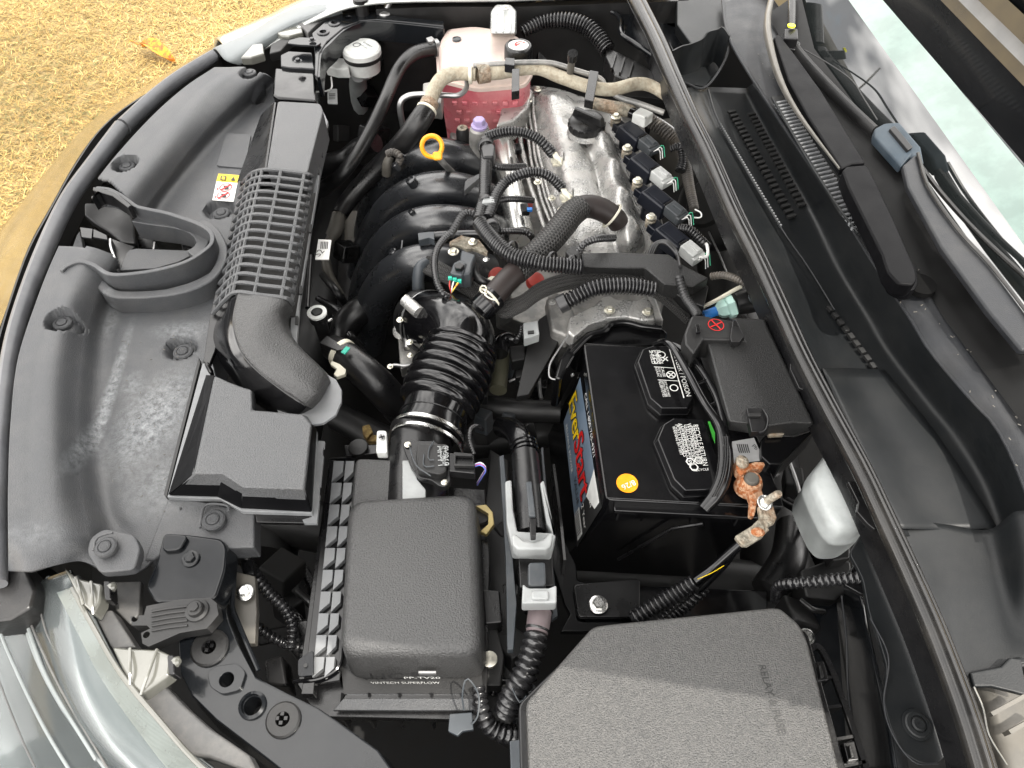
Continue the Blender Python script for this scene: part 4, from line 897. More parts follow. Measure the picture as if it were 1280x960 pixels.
# breather hose from the elbow to the valve cover
t = thing('breather_hose', 'dark breather hose in woven sleeve running to the silver engine cover', 'hose', (690, 310, 84))
tubeobj('lower_hose', brown_h, [(608, 380, 88.2, 15), (622, 364, 88.8, 15), (636, 349, 89.2, 15), (648, 337, 89.4, 15)], t, n=18)
tubeobj('woven_sleeve', braid, [(644, 341, 89.3, 16), (662, 325, 89.5, 16.5), (684, 304, 89.8, 16.5), (704, 281, 90, 16.5), (714, 268, 90, 16.5), (726, 259, 90, 15.5)], t, n=28)
tubeobj('upper_hose', brown_h, [(718, 262, 90, 14), (735, 258, 89.6, 14.5), (752, 262, 89, 14.5), (768, 272, 88, 13.5), (774, 280, 87, 13)], t, n=18)
for P_ in ([(612, 374, 88.4), (618, 368, 88.6)], [(765, 270, 88.2), (770, 274, 87.8)]): band(t, 'spring_clamp', cream, P_, 16.5, h=.0035, k=1.06)
tubeobj('clamp_ear', cream, [(a, b, 90.2, 1.1) for a, b in k8((470, 600), (420, 580), (415, 545), (445, 525), (470, 560), (450, 600), (500, 640), (540, 650))], t, n=6)

# ================================================================ intake manifold
t = thing('intake_manifold', 'black plastic intake manifold with four thick curved runners', 'intake manifold', (520, 300, 55))
runs = [[(462, 300, 66), (470, 262, 73), (486, 228, 79), (510, 204, 83), (540, 194, 85), (572, 198, 84), (606, 216, 80)],
        [(456, 345, 66), (466, 303, 73), (484, 270, 79), (512, 246, 83), (546, 236, 85), (582, 240, 84), (622, 256, 80)],
        [(454, 392, 66), (464, 348, 73), (482, 312, 79), (508, 289, 83), (540, 279, 85), (582, 281, 84), (622, 292, 80)],
        [(456, 430, 66), (464, 393, 73), (478, 360, 79), (500, 338, 83), (530, 328, 85), (572, 330, 84), (606, 340, 80)]]
for k_, r_ in enumerate(runs): tubeobj('runner', manif, [p + (21 + k_ * .8,) for p in r_], t, n=24)
g = G(); g.tube([(478, 220, 64, 26), (462, 300, 62, 34), (462, 400, 61, 38), (478, 440, 61, 30)], n=24); g.obj('plenum', plas_matt, t)
tubeobj('cross_web', plas_matt, [(520, 210, 77, 30), (540, 260, 77, 36), (545, 330, 76, 36)], t, n=20)
for a, b, z, r in ((498, 212, 86.6, 4), (518, 231, 87.6, 6.5), (519, 270, 87.6, 4), (496, 320, 86, 5)):
    p = W(a, b, z - 1.2); g = G(); s_ = S(p); g.lathe(p, [(r * s_, 0), (r * s_, .012), (r * .8 * s_, .013), (r * .7 * s_, .010), (.0005, .010)], ax=(-.45, -.1, .9), n=20); g.obj('boss', manif, t)
for a, b, c_, d in ((502, 231, 500, 245), (502, 268, 501, 282), (503, 300, 501, 316)): g = G(); g.wall([(a, b, 85), (c_, d, 84)], 1.5, .2); g.obj('moulded_fin', manif, t)
g = G(); g.prism(k15((485, 580), (560, 545), (565, 565), (520, 600), (480, 635)), 86.8, 1); g.obj('side_tab', grain, t, bevel=.001)
text(t, '5L', W(499, 200, 87.2), W(512, 192, 87.2), plas, name='moulded_letters', up=1.5)
tubeobj('cross_bar', manif, [(a, b, 88, 5) for a, b in kE((500, 48), (580, 42), (700, 40), (800, 45))], t)
g = G(); g.prism(kE((455, 35), (500, 30), (520, 30), (522, 62), (500, 55), (458, 65)), 89, 1.2); g.obj('bar_clip', greyd, t, bevel=.001)
g = G(); g.tube([(a, b, z, 7.5) for (a, b), z in zip(kE((490, 155), (465, 175), (457, 215), (458, 280)), (87, 87, 86, 84))]); g.obj('vacuum_elbow', greyd, t)
# ================================================================ dipstick
t = thing('oil_dipstick', 'yellow ring shaped dipstick handle above the black manifold', 'dipstick', (545, 200, 80))
p = W(540, 183, 93); s_ = S(p); C = []; 
M3 = Matrix((Vector((1, 0, 0)), Vector((0, .62, .78)), Vector((0, -.78, .62)))).transposed()
pts = []
for i in range(25):
    a = 2 * math.pi * i / 24; pts.append(p + M3 @ Vector((math.cos(a) * 12.6 * s_, math.sin(a) * 12.6 * s_, 0)))
g = G(); g.sweep(pts, [.0050] * 25, 12, ell=.7); g.obj('ring_handle', yellow, t)
g = G(); e = W(547, 195, 92.4); g.box(e, (.014, .012, .006), M3); g.obj('handle_foot', yellow, t, bevel=.003)
tubeobj('dipstick_tube', alud, [(548, 197, 91.8, 4), (556, 206, 90, 4), (566, 216, 85, 4), (575, 226, 80, 4)], t)

# ================================================================ coolant reservoir
t = thing('coolant_reservoir', 'pink coolant filled reservoir with pale top and black cap', 'coolant tank', (600, 110, 66))
pt = rounded([W(*p, 92) for p in ((545, 54), (554, 38), (590, 34), (640, 41), (662, 56), (666, 78), (656, 93), (596, 98), (547, 86))], .012)
def lower(P_, z, sc_): 
    c = sum(P_, Vector()) / len(P_); return [Vector((c.x + (p.x - c.x) * sc_, c.y + (p.y - c.y) * sc_, z)) for p in P_]
n_ = len(pt)
def stacked(levels):
    vv = []; ff = []
    for L_ in levels: vv += L_
    for j in range(len(levels) - 1):
        for i in range(n_): ff.append((j * n_ + i, (j + 1) * n_ + i, (j + 1) * n_ + (i + 1) % n_, j * n_ + (i + 1) % n_))
    ff.append(list(range(n_))); ff.append([(len(levels) - 1) * n_ + i for i in range(n_)][::-1]); return G().add(vv, ff)
stacked([lower(pt, .932, .55), lower(pt, .931, .75), lower(pt, .926, .88), lower(pt, .917, .95), lower(pt, .900, .97)]).obj('upper_shell', pinkm, t, angle=60)
stacked([lower(pt, .902, 1.02), lower(pt, .896, 1.02)]).obj('weld_seam', pinkm, t, angle=60)
stacked([lower(pt, .897, .97), lower(pt, .86, .97), lower(pt, .76, .9), lower(pt, .72, .84), lower(pt, .71, .7)]).obj('lower_shell', redm, t, angle=60)
yn = min(p.y for p in pt)
for i in range(7):
    for j in range(5):
        q_ = W(572 + i * 12 + (j % 2) * 4, 100 + j * 10, 86); g = G(); g.box(Vector((q_.x, yn + .004 + j * .0022, .872 - j * .018)), (.010, .006, .007)); g.obj('moulded_block', redm, t, bevel=.002)
c = W(648, 56, 95.3); s_ = S(c); g = G(); prof = [(18 * s_, -.022), (17.5 * s_, -.003), (16 * s_, 0), (13.5 * s_, .0006), (13 * s_, -.0008), (.001, -.0008)]
g.lathe(c, prof, n=40); cap_ = g.obj('cap', plas, t, bevel=.0006)
g = G(); g.lathe(c - Vector((0, 0, .026)), [(14 * s_, 0), (15 * s_, .01)], n=28); g.obj('cap_neck', pinkm, t)
g = G(); g.lathe(c + Vector((0, 0, -.0006)), [(12.8 * s_, 0), (12.8 * s_, .0004)], n=32); g.obj('cap_label', whitel, cap_)
ring(cap_, c + Vector((.003, .002, .0002)), 7 * s_, 2 * s_, redl, nm='printed_arc', arc=.6, a0=.3)
g = G(); g.box(c + Vector((-.002, .001, .0002)), (.010, .0025, .0006), Matrix.Rotation(.5, 3, 'Z')); g.obj('printed_bar', redl, cap_)
c = W(571, 50, 93.2); g = G(); g.lathe(c, [(5.5 * S(c), -.01), (5.5 * S(c), .003), (4.5 * S(c), .0035), (4 * S(c), .002), (.0005, .002)], n=20); g.obj('vent_plug', greyd, t)
g = G(); g.frustum([(614, 14), (620, 6), (638, 6), (645, 14), (644, 42), (614, 42)], 96, [(612, 14), (618, 6), (640, 6), (648, 14), (646, 44), (612, 44)], 90.5); g.obj('mounting_bracket', clearm, t, bevel=.003)
for a in (620, 629, 638): g = G(); g.tube([(a, 14, 96.2, 1), (a, 40, 96.2, 1)], n=6); g.obj('bracket_rib', clearm, t)
bolt(t, 632, 10, 96.3, 4, zinc)
g = G(); g.prism(kB((635, 340), (655, 325), (690, 335), (700, 380), (660, 395), (625, 375)), 86, 1); g.obj('side_bracket', plas, t, bevel=.001)
bolt(t, 596, 118, 86.4, 4.5, chrome)
# upper coolant hose from tank
t = thing('overflow_hose', 'slim black hose bending from the pink tank down towards the ribbed duct', 'hose', (480, 150, 70))
tubeobj('hose_wall', rubber, [(552, 60, 91, 8), (535, 62, 91.5, 8.5), (518, 67, 92, 8.5), (503, 80, 92, 8), (493, 98, 91, 8), (480, 128, 90, 8), (464, 162, 88, 8.5), (445, 195, 86, 8.5), (425, 220, 84, 9), (402, 238, 80, 9.5)], t, n=16)
band(t, 'hose_clip', steel, [(545, 60, 91.2), (538, 61, 91.3)], 9.5, h=.008, k=1.12)
g = G(); g.prism(k5((1120, 275), (1160, 262), (1180, 280), (1165, 300), (1135, 300)), 93, .5); g.obj('clip_ear', steel, t, bevel=.0006)
tubeobj('coolant_hose', rubber, [(470, 178, 80, 12), (450, 185, 78, 13), (430, 200, 76, 13), (400, 208, 72, 14)], label='thick black hose passing low behind the slim overflow hose', cat='hose')
# large radiator hose with spring clamp
t = thing('radiator_hose', 'thick black radiator hose with green marked spring clamp near the outlet duct', 'hose', (460, 470, 70))
tubeobj('hose_wall', rubber, [(416, 434, 83, 16), (430, 443, 84, 18), (448, 458, 84, 20), (470, 478, 83, 21), (490, 500, 80, 21), (512, 525, 75, 20)], t, n=24)
band(t, 'spring_clamp', cream, [(428, 442, 84), (436, 448, 84)], 18.5, h=.008, k=1.05)
g = G(); p = W(432, 438, 87); g.box(p, (.006, .011, .002), Matrix.Rotation(-.5, 3, 'Z')); g.obj('paint_mark', green, t)
g = G(); g.prism(kE((110, 545), (170, 570), (165, 600), (130, 612), (118, 600), (130, 580), (105, 560)), 85, .6); g.obj('clamp_ear', cream, t, bevel=.001)
g = G(); g.prism(kE((90, 445), (150, 480), (180, 480), (175, 500), (130, 505), (60, 475)), 86, 1); g.obj('clamp_ear', plas, t, bevel=.001)
tubeobj('lower_radiator_hose', rubber, [(428, 425, 72, 17), (434, 405, 74, 18), (452, 388, 75, 18), (478, 378, 74, 18)], label='thick black hose curving behind the radiator hose under the manifold', cat='hose', n=24)
t = thing('bleeder_valve', 'upright black valve with a pale square socket cap', 'valve', (398, 400, 78))
c = W(396, 390, 88); g = G(); g.lathe(c + Vector((0, 0, -.07)), [(.008, 0), (.009, .055), (.012, .056), (.012, .068)], n=20); g.obj('stem', plas, t)
g = G(); g.lathe(c, [(.0125, -.003), (.0125, 0), (.0075, .0004)], n=28, cap=False); g.obj('cap_ring', white, t); g = G(); g.box(c - Vector((0, 0, .001)), (.010, .010, .003), Matrix.Rotation(.7, 3, 'Z')); g.obj('socket', blackl, t)
t = thing('barcode_tag', 'small white barcode tag clipped beside the ribbed duct', 'tag', (405, 312, 88))
g = G(); g.prism([(398, 299), (414, 300), (411, 324), (394, 324)], 90, .15); g.obj('card', whitel, t)
for k_ in range(5): flat(t, 'printed_bar', [(401 + k_ * 2, 302), (402.2 + k_ * 2, 302), (401.5 + k_ * 2, 311), (400.3 + k_ * 2, 311)], blackl, 90.05)
text(t, 'S2', W(399, 321, 90.05), W(406, 314, 90.05), blackl)

# ================================================================ refrigerant pipes
t = thing('suction_pipe', 'beige insulated air conditioning pipe with thinner metal pipe crossing the far engine end', 'pipe', (680, 95, 84))
tubeobj('insulated_pipe', foam, [(595, 93, 94, 8), (570, 92, 94, 8.5), (553, 98, 94, 9), (543, 112, 93, 9), (537, 128, 92, 9)], t, n=18)
tubeobj('insulated_pipe', foam, [(602, 92, 94.2, 9), (625, 90, 94.3, 9), (650, 86, 94.5, 8.5), (675, 86, 94.5, 8), (700, 96, 94, 8), (735, 108, 93.5, 8), (765, 112, 93, 8), (795, 105, 92.5, 8), (815, 108, 92, 7.5), (840, 124, 91, 7)], t, n=18)
band(t, 'cream_collar', cream, [(588, 93, 94.1), (592, 93, 94.1)], 10, h=.006, k=1.15); band(t, 'crimp_collar', lead, [(604, 92, 94.2), (610, 91, 94.2)], 10.5, h=.02, k=1.1)
band(t, 'crimp_collar', lead, [(536, 131, 91.8), (533, 137, 91.5)], 10, h=.012, k=1.15); band(t, 'crimp_collar', cream, [(533, 138, 91.4), (531, 142, 91.2)], 11, h=.005, k=1.2)
tubeobj('thin_pipe', alud, [(592, 82, 95.2, 3.2), (620, 80, 95.6, 3.2), (655, 78, 95.8, 3.2), (690, 79, 95.6, 3.2), (720, 88, 95, 3.2), (750, 98, 94, 3.2), (758, 110, 93, 3.2), (775, 122, 92, 3.6), (800, 130, 91.5, 3.6), (830, 141, 91, 3.6)], t, n=12)
tubeobj('thin_pipe', steel, [(583, 95, 93, 3), (583, 110, 92, 3.2), (573, 119, 91.6, 3.4), (555, 119, 91.5, 3.4), (525, 118, 91.5, 3.6), (508, 121, 91.2, 3.8), (500, 132, 90, 3.8), (504, 160, 86, 3.8)], t, n=12)
for P_ in (kB((780, 258), (808, 256), (808, 340), (778, 345)), kB((1072, 262), (1105, 268), (1085, 380), (1052, 372)), kB((755, 215), (790, 218), (790, 245), (752, 240))):
    g = G(); g.prism(P_, 96.2, 1.4); g.obj('pipe_clip', plas, t, bevel=.001)
tubeobj('charge_port', dullbr, [(a, b, z, r) for (a, b), z, r in zip(kB((998, 270), (1003, 235), (1005, 220)), (95, 97, 98), (4.5, 4.5, 3.5))], t)
tubeobj('port_cap', plas, [(a, b, z, 6.5) for (a, b), z in zip(kB((1006, 222), (1008, 200)), (98, 99.2))], t)
g = G(); g.prism(kB((445, 310), (500, 300), (520, 340), (515, 390), (480, 385), (445, 340)), 90.5, 3); g.obj('pipe_block', alud, t, bevel=.003)
tubeobj('rubber_hose', rubber, [(534, 137, 91.4, 13), (522, 155, 90, 14), (505, 178, 87, 14), (485, 198, 84, 13), (458, 225, 81, 12), (436, 250, 79, 11), (425, 268, 78, 10)], t, n=18)
tubeobj('crimp_sleeve', dullbr, [(424, 268, 78, 9), (420, 285, 77, 9.5), (414, 296, 76, 8)], t)
tubeobj('lower_pipe', dullbr, [(416, 292, 76, 6), (408, 315, 74, 6), (410, 340, 73, 6), (425, 370, 71, 6)], t)
t = thing('sensor_pigtail', 'small dusty brown sensor with ribbed lead beside the manifold shoulder', 'sensor', (482, 215, 80))
tubeobj('sensor_body', dullbr, [(483, 218, 83, 6), (484, 205, 85, 6), (488, 196, 86, 5)], t); tubeobj('lead', loomgrey, [(484, 192, 87, 4), (492, 190, 87.5, 4.5), (500, 197, 87, 4.5), (495, 210, 85, 4)], t, pitch=.003, n=10)
t = thing('bay_hose', 'pale cylinder standing deep beside the manifold', 'cylinder', (450, 320, 62)); tubeobj('cylinder_wall', dullbr, [(448, 340, 62, 14), (446, 300, 66, 15), (446, 270, 68, 14)], t, n=18)
# ================================================================ engine valve cover
t = thing('valve_cover', 'bright cast aluminium engine valve cover with bulging cam ridges', 'engine cover', (725, 220, 60))
rows = [[(640, 112, 76), (648, 110, 82), (660, 107, 84), (680, 108, 85), (702, 112, 85.5), (716, 116, 85.5), (738, 122, 85), (768, 132, 83), (778, 140, 76)],
        [(648, 140, 76), (657, 138, 82), (672, 134, 84.5), (688, 128, 86.5), (712, 130, 86.5), (726, 136, 86), (744, 142, 86), (768, 152, 83), (780, 160, 76)],
        [(655, 172, 76), (665, 170, 82), (682, 168, 84), (698, 168, 85.6), (716, 168, 86), (730, 172, 85.2), (752, 172, 87), (776, 192, 83.5), (788, 200, 76)],
        [(662, 206, 76), (675, 204, 82), (692, 202, 84), (704, 201, 86), (732, 201, 86), (742, 204, 85), (764, 206, 87), (786, 226, 83.5), (796, 232, 76)],
        [(670, 240, 76), (684, 238, 82), (700, 238, 84), (712, 236, 86), (742, 236, 86), (752, 240, 85), (774, 244, 87.2), (796, 262, 83.5), (806, 268, 76)],
        [(678, 270, 76), (692, 268, 82), (706, 268, 84), (720, 266, 85.8), (746, 266, 86), (758, 268, 85.2), (782, 274, 87.2), (804, 290, 83.5), (814, 296, 76)],
        [(684, 300, 76), (698, 300, 82), (714, 298, 84), (730, 296, 85.2), (754, 296, 85.6), (768, 298, 85.4), (788, 300, 86.6), (806, 308, 83), (814, 314, 76)],
        [(692, 326, 74), (702, 324, 80), (722, 324, 82), (738, 322, 83), (758, 322, 83.4), (772, 322, 83.4), (788, 322, 83.6), (802, 324, 80), (808, 326, 74)]]
lumps = [(754, 180, 17, .013), (767, 214, 17, .014), (779, 250, 17, .014), (792, 286, 20, .012), (742, 188, 8, .004), (754, 222, 8, .004), (765, 258, 8, .004), (718, 190, 22, .003), (728, 240, 20, .003), (688, 130, 26, .010), (725, 120, 18, -.004), (712, 150, 12, -.007), (745, 192, 12, -.006), (752, 226, 10, -.006), (762, 262, 10, -.005), (700, 225, 9, -.004), (668, 125, 10, .005), (720, 180, 10, .003)]
LW = [(W(a, b, 86), r * S(W(a, b, 86)), d) for a, b, r, d in lumps]
def dl(p):
    z = p.z
    for c, r, d in LW:
        q_ = ((p.x - c.x) ** 2 + (p.y - c.y) ** 2) / (r * r); z += d * math.exp(-q_ * 1.6)
    return Vector((p.x, p.y, z))
g = loft(rows, 12, 14, disp=dl); g.obj('cover_casting', alu, t, solid=.004, angle=75)
# stacked wavy flange ridges along the left edge
for k_, (dx, zz, rr) in enumerate(((2, 83.2, 1.8), (8, 84.0, 1.6), (13, 84.8, 1.8), (-7, 82.0, 3.0))):
    pts = []
    for i in range(22):
        f = i / 21; x_ = 653 + dx + 40 * f + (.5 * math.sin(i * 1.1 + k_) - 9 * math.sin(math.pi * f)); y_ = 118 + 180 * f
        pts.append((x_, y_, zz, rr + .15 * math.sin(i * 2.3)))
    tubeobj('flange_ridge', alu, pts, t, n=10)
for a, b in ((672, 112), (660, 126), (690, 248), (672, 228), (702, 262)): bolt(t, a, b, 85.5, 5, zinc)
g = G(); g.prism(kB((740, 395), (800, 380), (800, 330), (840, 310), (860, 340), (840, 400), (790, 450), (720, 470), (735, 430)), 86, 4, flare=.3); g.obj('engine_lug', alu, t, bevel=.004)
# oil cap
t2 = thing('oil_filler_cap', 'round black oil filler cap with a raised grip bar on the silver cover', 'oil cap', (735, 158, 86))
c = W(733, 158, 87.5); s_ = S(c); ax = Vector((-.05, -.1, 1))
g = G(); g.lathe(c, [(23 * s_, 0), (23 * s_, .006), (21.5 * s_, .011), (19 * s_, .013), (.001, .013)], ax=ax, n=40); cdk = g.obj('cap_disc', plas, t2)
for i in range(18):
    a = 2 * math.pi * i / 18; p = c + Vector((math.cos(a) * 22.6 * s_, math.sin(a) * 22.6 * s_, .004)); g = G(); g.box(p, (.003, .003, .008), Matrix.Rotation(a, 3, 'Z')); g.obj('grip_tooth', plas, cdk, bevel=.0006)
g = G(); g.box(c + Vector((.002, 0, .018)), (46 * s_, .011, .014), Matrix.Rotation(R(-38), 3, 'Z'), taper=.85); g.obj('grip_bar', plas, t2, bevel=.002)
g = G(); g.lathe(c - Vector((0, 0, .012)), [(24 * s_, 0), (21 * s_, .012)], n=32); g.obj('neck', alu, t2)

# ================================================================ cylinder head side, fuel rail, injectors
t = thing('cylinder_head', 'dull grey cast engine block and head beneath the silver cover', 'engine block', (700, 260, 50))
g = G(); g.frustum([(620, 160), (800, 140), (830, 330), (800, 400), (700, 420), (640, 400)], 77, [(610, 150), (800, 130), (840, 340), (820, 420), (690, 430), (620, 410)], 58); g.obj('block', alud, t, bevel=.004)
g = G(); g.prism([(560, 150), (602, 140), (640, 130), (650, 152), (640, 180), (600, 190), (566, 180)], 80, 8, flare=1); g.obj('head_lug', alud, t, bevel=.004)
g = G(); g.prism([(690, 345), (760, 335), (812, 350), (830, 400), (760, 400), (700, 420), (680, 400)], 79, 6, flare=.5); g.obj('timing_end', alud, t, bevel=.004)
t = thing('fuel_rail', 'shiny metal fuel rail with red injector seals beside the engine cover', 'fuel rail', (640, 240, 76))
tubeobj('rail', polished, [(628, 175, 82, 14), (634, 210, 82, 15), (643, 255, 82, 16), (652, 296, 82, 16)], t, n=24)
for a, b in ((642, 204), (654, 262)):
    p = W(a, b, 82.5); g = G(); g.box(p, (.018, .014, .012), Matrix.Rotation(.2, 3, 'Z')); g.obj('injector_body', gloss, t, bevel=.003)
for a, b, z in ((644, 214, 81), (655, 254, 81), (621, 341, 85), (668, 347, 84)):
    g = G(); p = W(a, b, z); g.lathe(p - Vector((0, 0, .012)), [(.012, 0), (.0135, .006), (.012, .013), (.008, .015)], ax=(.2, -.3, 1), n=20); g.obj('injector_seal', redcap, t)
p = W(617, 350, 86.5); g = G(); g.lathe(p - Vector((0, 0, .01)), [(.009, 0), (.0105, .006), (.009, .012)], ax=(-.1, -.5, 1), n=20); g.obj('cream_insulator', cream, t)
for a, b, z in ((647, 186, 85), (656, 262, 85)): g = G(); p = W(a, b, z); g.box(p, (.012, .02, .010), Matrix.Rotation(.15, 3, 'Z')); g.obj('injector_plug', gloss, t, bevel=.002)
g = G(); g.box(W(662, 262, 85.5), (.008, .006, .004)); g.obj('blue_lock', bluec, t)
t = thing('camshaft_sensor', 'cylindrical grey casting topped by a pale purple hex cap', 'sensor', (600, 165, 76))
p = W(599, 152, 90); s_ = S(p)
g = G(); g.lathe(p - Vector((0, 0, .075)), [(15 * s_, 0), (13.5 * s_, .05), (12.5 * s_, .062), (9 * s_, .066)], n=24); g.obj('casting', alud, t)
g = G(); g.lathe(p - Vector((0, 0, .010)), [(10 * s_, 0), (10.5 * s_, .004), (8.5 * s_, .006)], n=24); g.lathe(p - Vector((0, 0, .004)), [(8.2 * s_, 0), (7.6 * s_, .008), (6.5 * s_, .009)], n=6); g.obj('purple_cap', purple, t)
p = W(578, 160, 88); g = G(); g.lathe(p - Vector((0, 0, .05)), [(9 * s_, 0), (8.5 * s_, .045), (7 * s_, .05), (4 * s_, .05), (4 * s_, .045)], n=20); g.obj('side_boss', plas_matt, t)
g = G(); g.lathe(p + Vector((0, 0, -.003)), [(6.5 * s_, 0), (6.5 * s_, .004), (3 * s_, .0045), (2.5 * s_, .001)], n=20, cap=False); g.obj('boss_insert', lead, t)

# ================================================================ ignition coils
greyw = mat('pale_connector', (.42, .43, .42), .4, dust=.15)
coils = [((770, 147), (812, 182), 'nearest the rubber hose end, just below the oil cap', greyd), ((784, 186), (828, 222), 'second from the oil cap, with pale plug', greyw),
         ((797, 227), (846, 266), 'third from the oil cap, with grey plug', greyd), ((814, 272), (866, 316), 'fourth from the oil cap, closest to the battery', greyw)]
for k_, (b0, c0, lb_, cm) in enumerate(coils):
    A_ = W(*b0, 87.5); B_ = W(*c0, 86.5); M = frame(A_, B_)
    t = thing('ignition_coil', 'dark blue ignition coil ' + lb_, 'ignition coil', A_ - Vector((0, 0, .03)), 'ignition coils along the engine cover')
    Ln = (B_ - A_).length; s_ = S(A_)
    g = G(); g.box(A_ + M @ Vector((.02, 0, -.012)), (.012 + Ln * .25, .020, .014), M); g.obj('ear', coil_m, t, bevel=.002)
    g = G(); g.box(A_ + M @ Vector((Ln * .52, 0, -.008)), (Ln * .62, .033, .024), M, taper=.88); bd_ = g.obj('body', coil_m, t, bevel=.003)
    g = G(); g.box(A_ + M @ Vector((Ln * .52, 0, .0045)), (Ln * .40, .018, .001), M); g.obj('raised_panel', coil_m, bd_, bevel=.0004)
    g = G(); g.lathe(A_ + M @ Vector((Ln * .45, 0, -.045)), [(.012, 0), (.013, .04)], n=20); g.obj('coil_boot', coil_m, t)
    g = G(); g.box(B_ + M @ Vector((-.004, 0, -.002)), (.026, .022, .018), M); g.box(B_ + M @ Vector((.010, 0, -.003)), (.008, .024, .014), M); pl_ = g.obj('plug', cm, t, bevel=.002)
    g = G(); g.box(B_ + M @ Vector((-.002, .003, .008)), (.018, .008, .004), M); g.obj('plug_latch', cm, pl_, bevel=.001)
    g = G(); g.box(B_ + M @ Vector((-.019, 0, -.002)), (.004, .018, .016), M); g.obj('plug_collar', gloss, t, bevel=.001)
    g = G(); g.lathe(A_ - Vector((0, 0, .014)), [(6.5 * s_, 0), (6.5 * s_, .010), (5.5 * s_, .011)], n=20); g.obj('bolt_sleeve', lead, t)
    bolt(t, 0, 0, 0, 6.5, zinc, world=A_ + Vector((0, 0, .001)))
    e = B_ + M @ Vector((.014, 0, 0))
    for q_, cc in enumerate(('white', 'white', 'green')):
        a = e + M @ Vector((0, -.005 + q_ * .005, 0)); g = G(); g.tube([tuple(a) + (.0008,), tuple(a + Vector((.009, .003 * q_, .004))) + (.0008,), tuple(a + Vector((.013, -.004, -.012))) + (.0008,)], world=True, n=6); g.obj('coil_wire', wire[cc], t)
t = thing('oil_control_valve', 'pale cast fitting with a white plug beyond the oil cap', 'valve', (790, 140, 84))
tubeobj('fitting', lead, [(738, 128, 88, 7), (765, 134, 88, 8), (785, 138, 88, 8.5), (792, 140, 88, 6)], t, n=18)
tubeobj('collar', gloss, [(788, 141, 88, 7), (798, 145, 88, 7)], t)
g = G(); M = frame(W(790, 141, 88), W(812, 151, 88)); g.box(W(803, 147, 88.3), (.026, .024, .018), M); g.obj('plug', white, t, bevel=.002)
g = G(); g.box(W(803, 145, 89.5), (.014, .008, .004), M); g.obj('plug_latch', white, t, bevel=.001)
# loom running past the coils
t = thing('coil_harness', 'dusty ribbed wiring tube hanging behind the ignition coils', 'wiring', (850, 230, 78))
tubeobj('loom', loomgrey, [(812, 150, 84, 8), (832, 165, 83, 8), (848, 180, 82, 7), (856, 205, 82, 7), (862, 235, 82, 6), (868, 262, 82, 5.5)], t, pitch=.004, n=12)
tubeobj('loom', loom, [(838, 186, 85, 4), (850, 184, 85.5, 5), (853, 200, 84, 5), (850, 214, 83, 6)], t, pitch=.003, n=10)
tubeobj('loom', loom, [(850, 285, 87, 5), (863, 288, 87.5, 5.5), (876, 300, 87, 5.5), (884, 308, 86, 5)], t, pitch=.003, n=12)
tubeobj('wire', wire['white'], [(869, 262, 86, 1), (876, 266, 86.5, 1), (876, 272, 86.5, 1), (868, 272, 86, 1)], t, n=6); tubeobj('wire', wire['white'], [(874, 322, 87, 2), (884, 320, 87, 2), (884, 308, 87, 2), (880, 300, 86.5, 2)], t, n=6)
g = G(); g.prism([(815, 150), (850, 145), (862, 190), (852, 205), (838, 178)], 78, 6, flare=.5); g.obj('bracket', dullbr, t, bevel=.003)
tubeobj('steel_tube', steel, [(790, 140, 82, 6), (820, 152, 80, 6), (846, 168, 78, 5)], t)
t = thing('brake_servo', 'large dark round brake servo drum below the rubber seal', 'brake servo', (890, 260, 60))
c = W(890, 255, 74); g = G(); g.lathe(c, [(.05, -.05), (.075, -.045), (.082, -.01), (.078, 0), (.06, .012), (.045, .014), (.04, .02), (.02, .022)], ax=(-.7, -.3, .5), n=40); g.obj('drum', plas_matt, t)
g = G(); g.prism([(880, 226), (890, 222), (893, 232), (883, 236)], 82, .1); g.obj('sticker', greyp, t)
tubeobj('cable', steel, [(886, 290, 72, 1.2), (900, 320, 74, 1.2), (912, 350, 76, 1.2)], t, n=6)

# ================================================================ wiring harness across the engine
H = thing('engine_harness', 'ribbed black wiring harness branching over the fuel rail and engine', 'wiring', (640, 270, 84))
def loomp(pts, r, kz=None, m=loom, pitch=.0032, **k): return tubeobj('loom', m, pts, H, r=r, pitch=pitch, n=14, **k)
loomp([(a, b, z) for (a, b), z in zip(k7((208, 200), (207, 300), (203, 400), (200, 500), (180, 580), (165, 630)), (91, 91, 91, 91, 91, 91))], 7)
loomp([(a, b, z) for (a, b), z in zip(k7((215, 180), (270, 160), (340, 150), (420, 158), (490, 190), (535, 230), (575, 275)), (91, 92, 92.6, 92.6, 92.2, 91.5, 90))], 6.2)
loomp([(a, b, z) for (a, b), z in zip(k7((215, 620), (240, 560), (265, 490), (310, 430), (380, 390), (450, 372), (520, 378), (575, 410), (625, 460)), (91, 91.2, 91.6, 92, 92.6, 92.6, 92.4, 91.5, 90))], 6.2)
loomp([(a, b, z) for (a, b), z in zip(k7((235, 300), (255, 335), (310, 345), (415, 342)), (90.5, 90, 89, 87))], 4.2)
loomp([(a, b, z) for (a, b), z in zip(k7((270, 530), (310, 520), (380, 518), (460, 525)), (90.5, 90, 89, 87))], 3.8)
loomp([(a, b, z) for (a, b), z in zip(k7((270, 695), (340, 692), (410, 695), (450, 715), (470, 745)), (90.5, 90, 89, 88.4, 86))], 4)
loomp([(a, b, z) for (a, b), z in zip(k7((175, 650), (220, 710), (280, 775), (350, 825), (430, 850), (520, 870), (620, 880), (730, 890)), (91, 91.2, 91.4, 91.5, 91.6, 91.6, 91.4, 91))], 9.5)
loomp([(a, b, z) for (a, b), z in zip(k7((165, 620), (120, 595), (80, 605), (50, 650), (10, 720)), (91, 91.5, 91.6, 91.4, 91))], 4.5, m=tape)
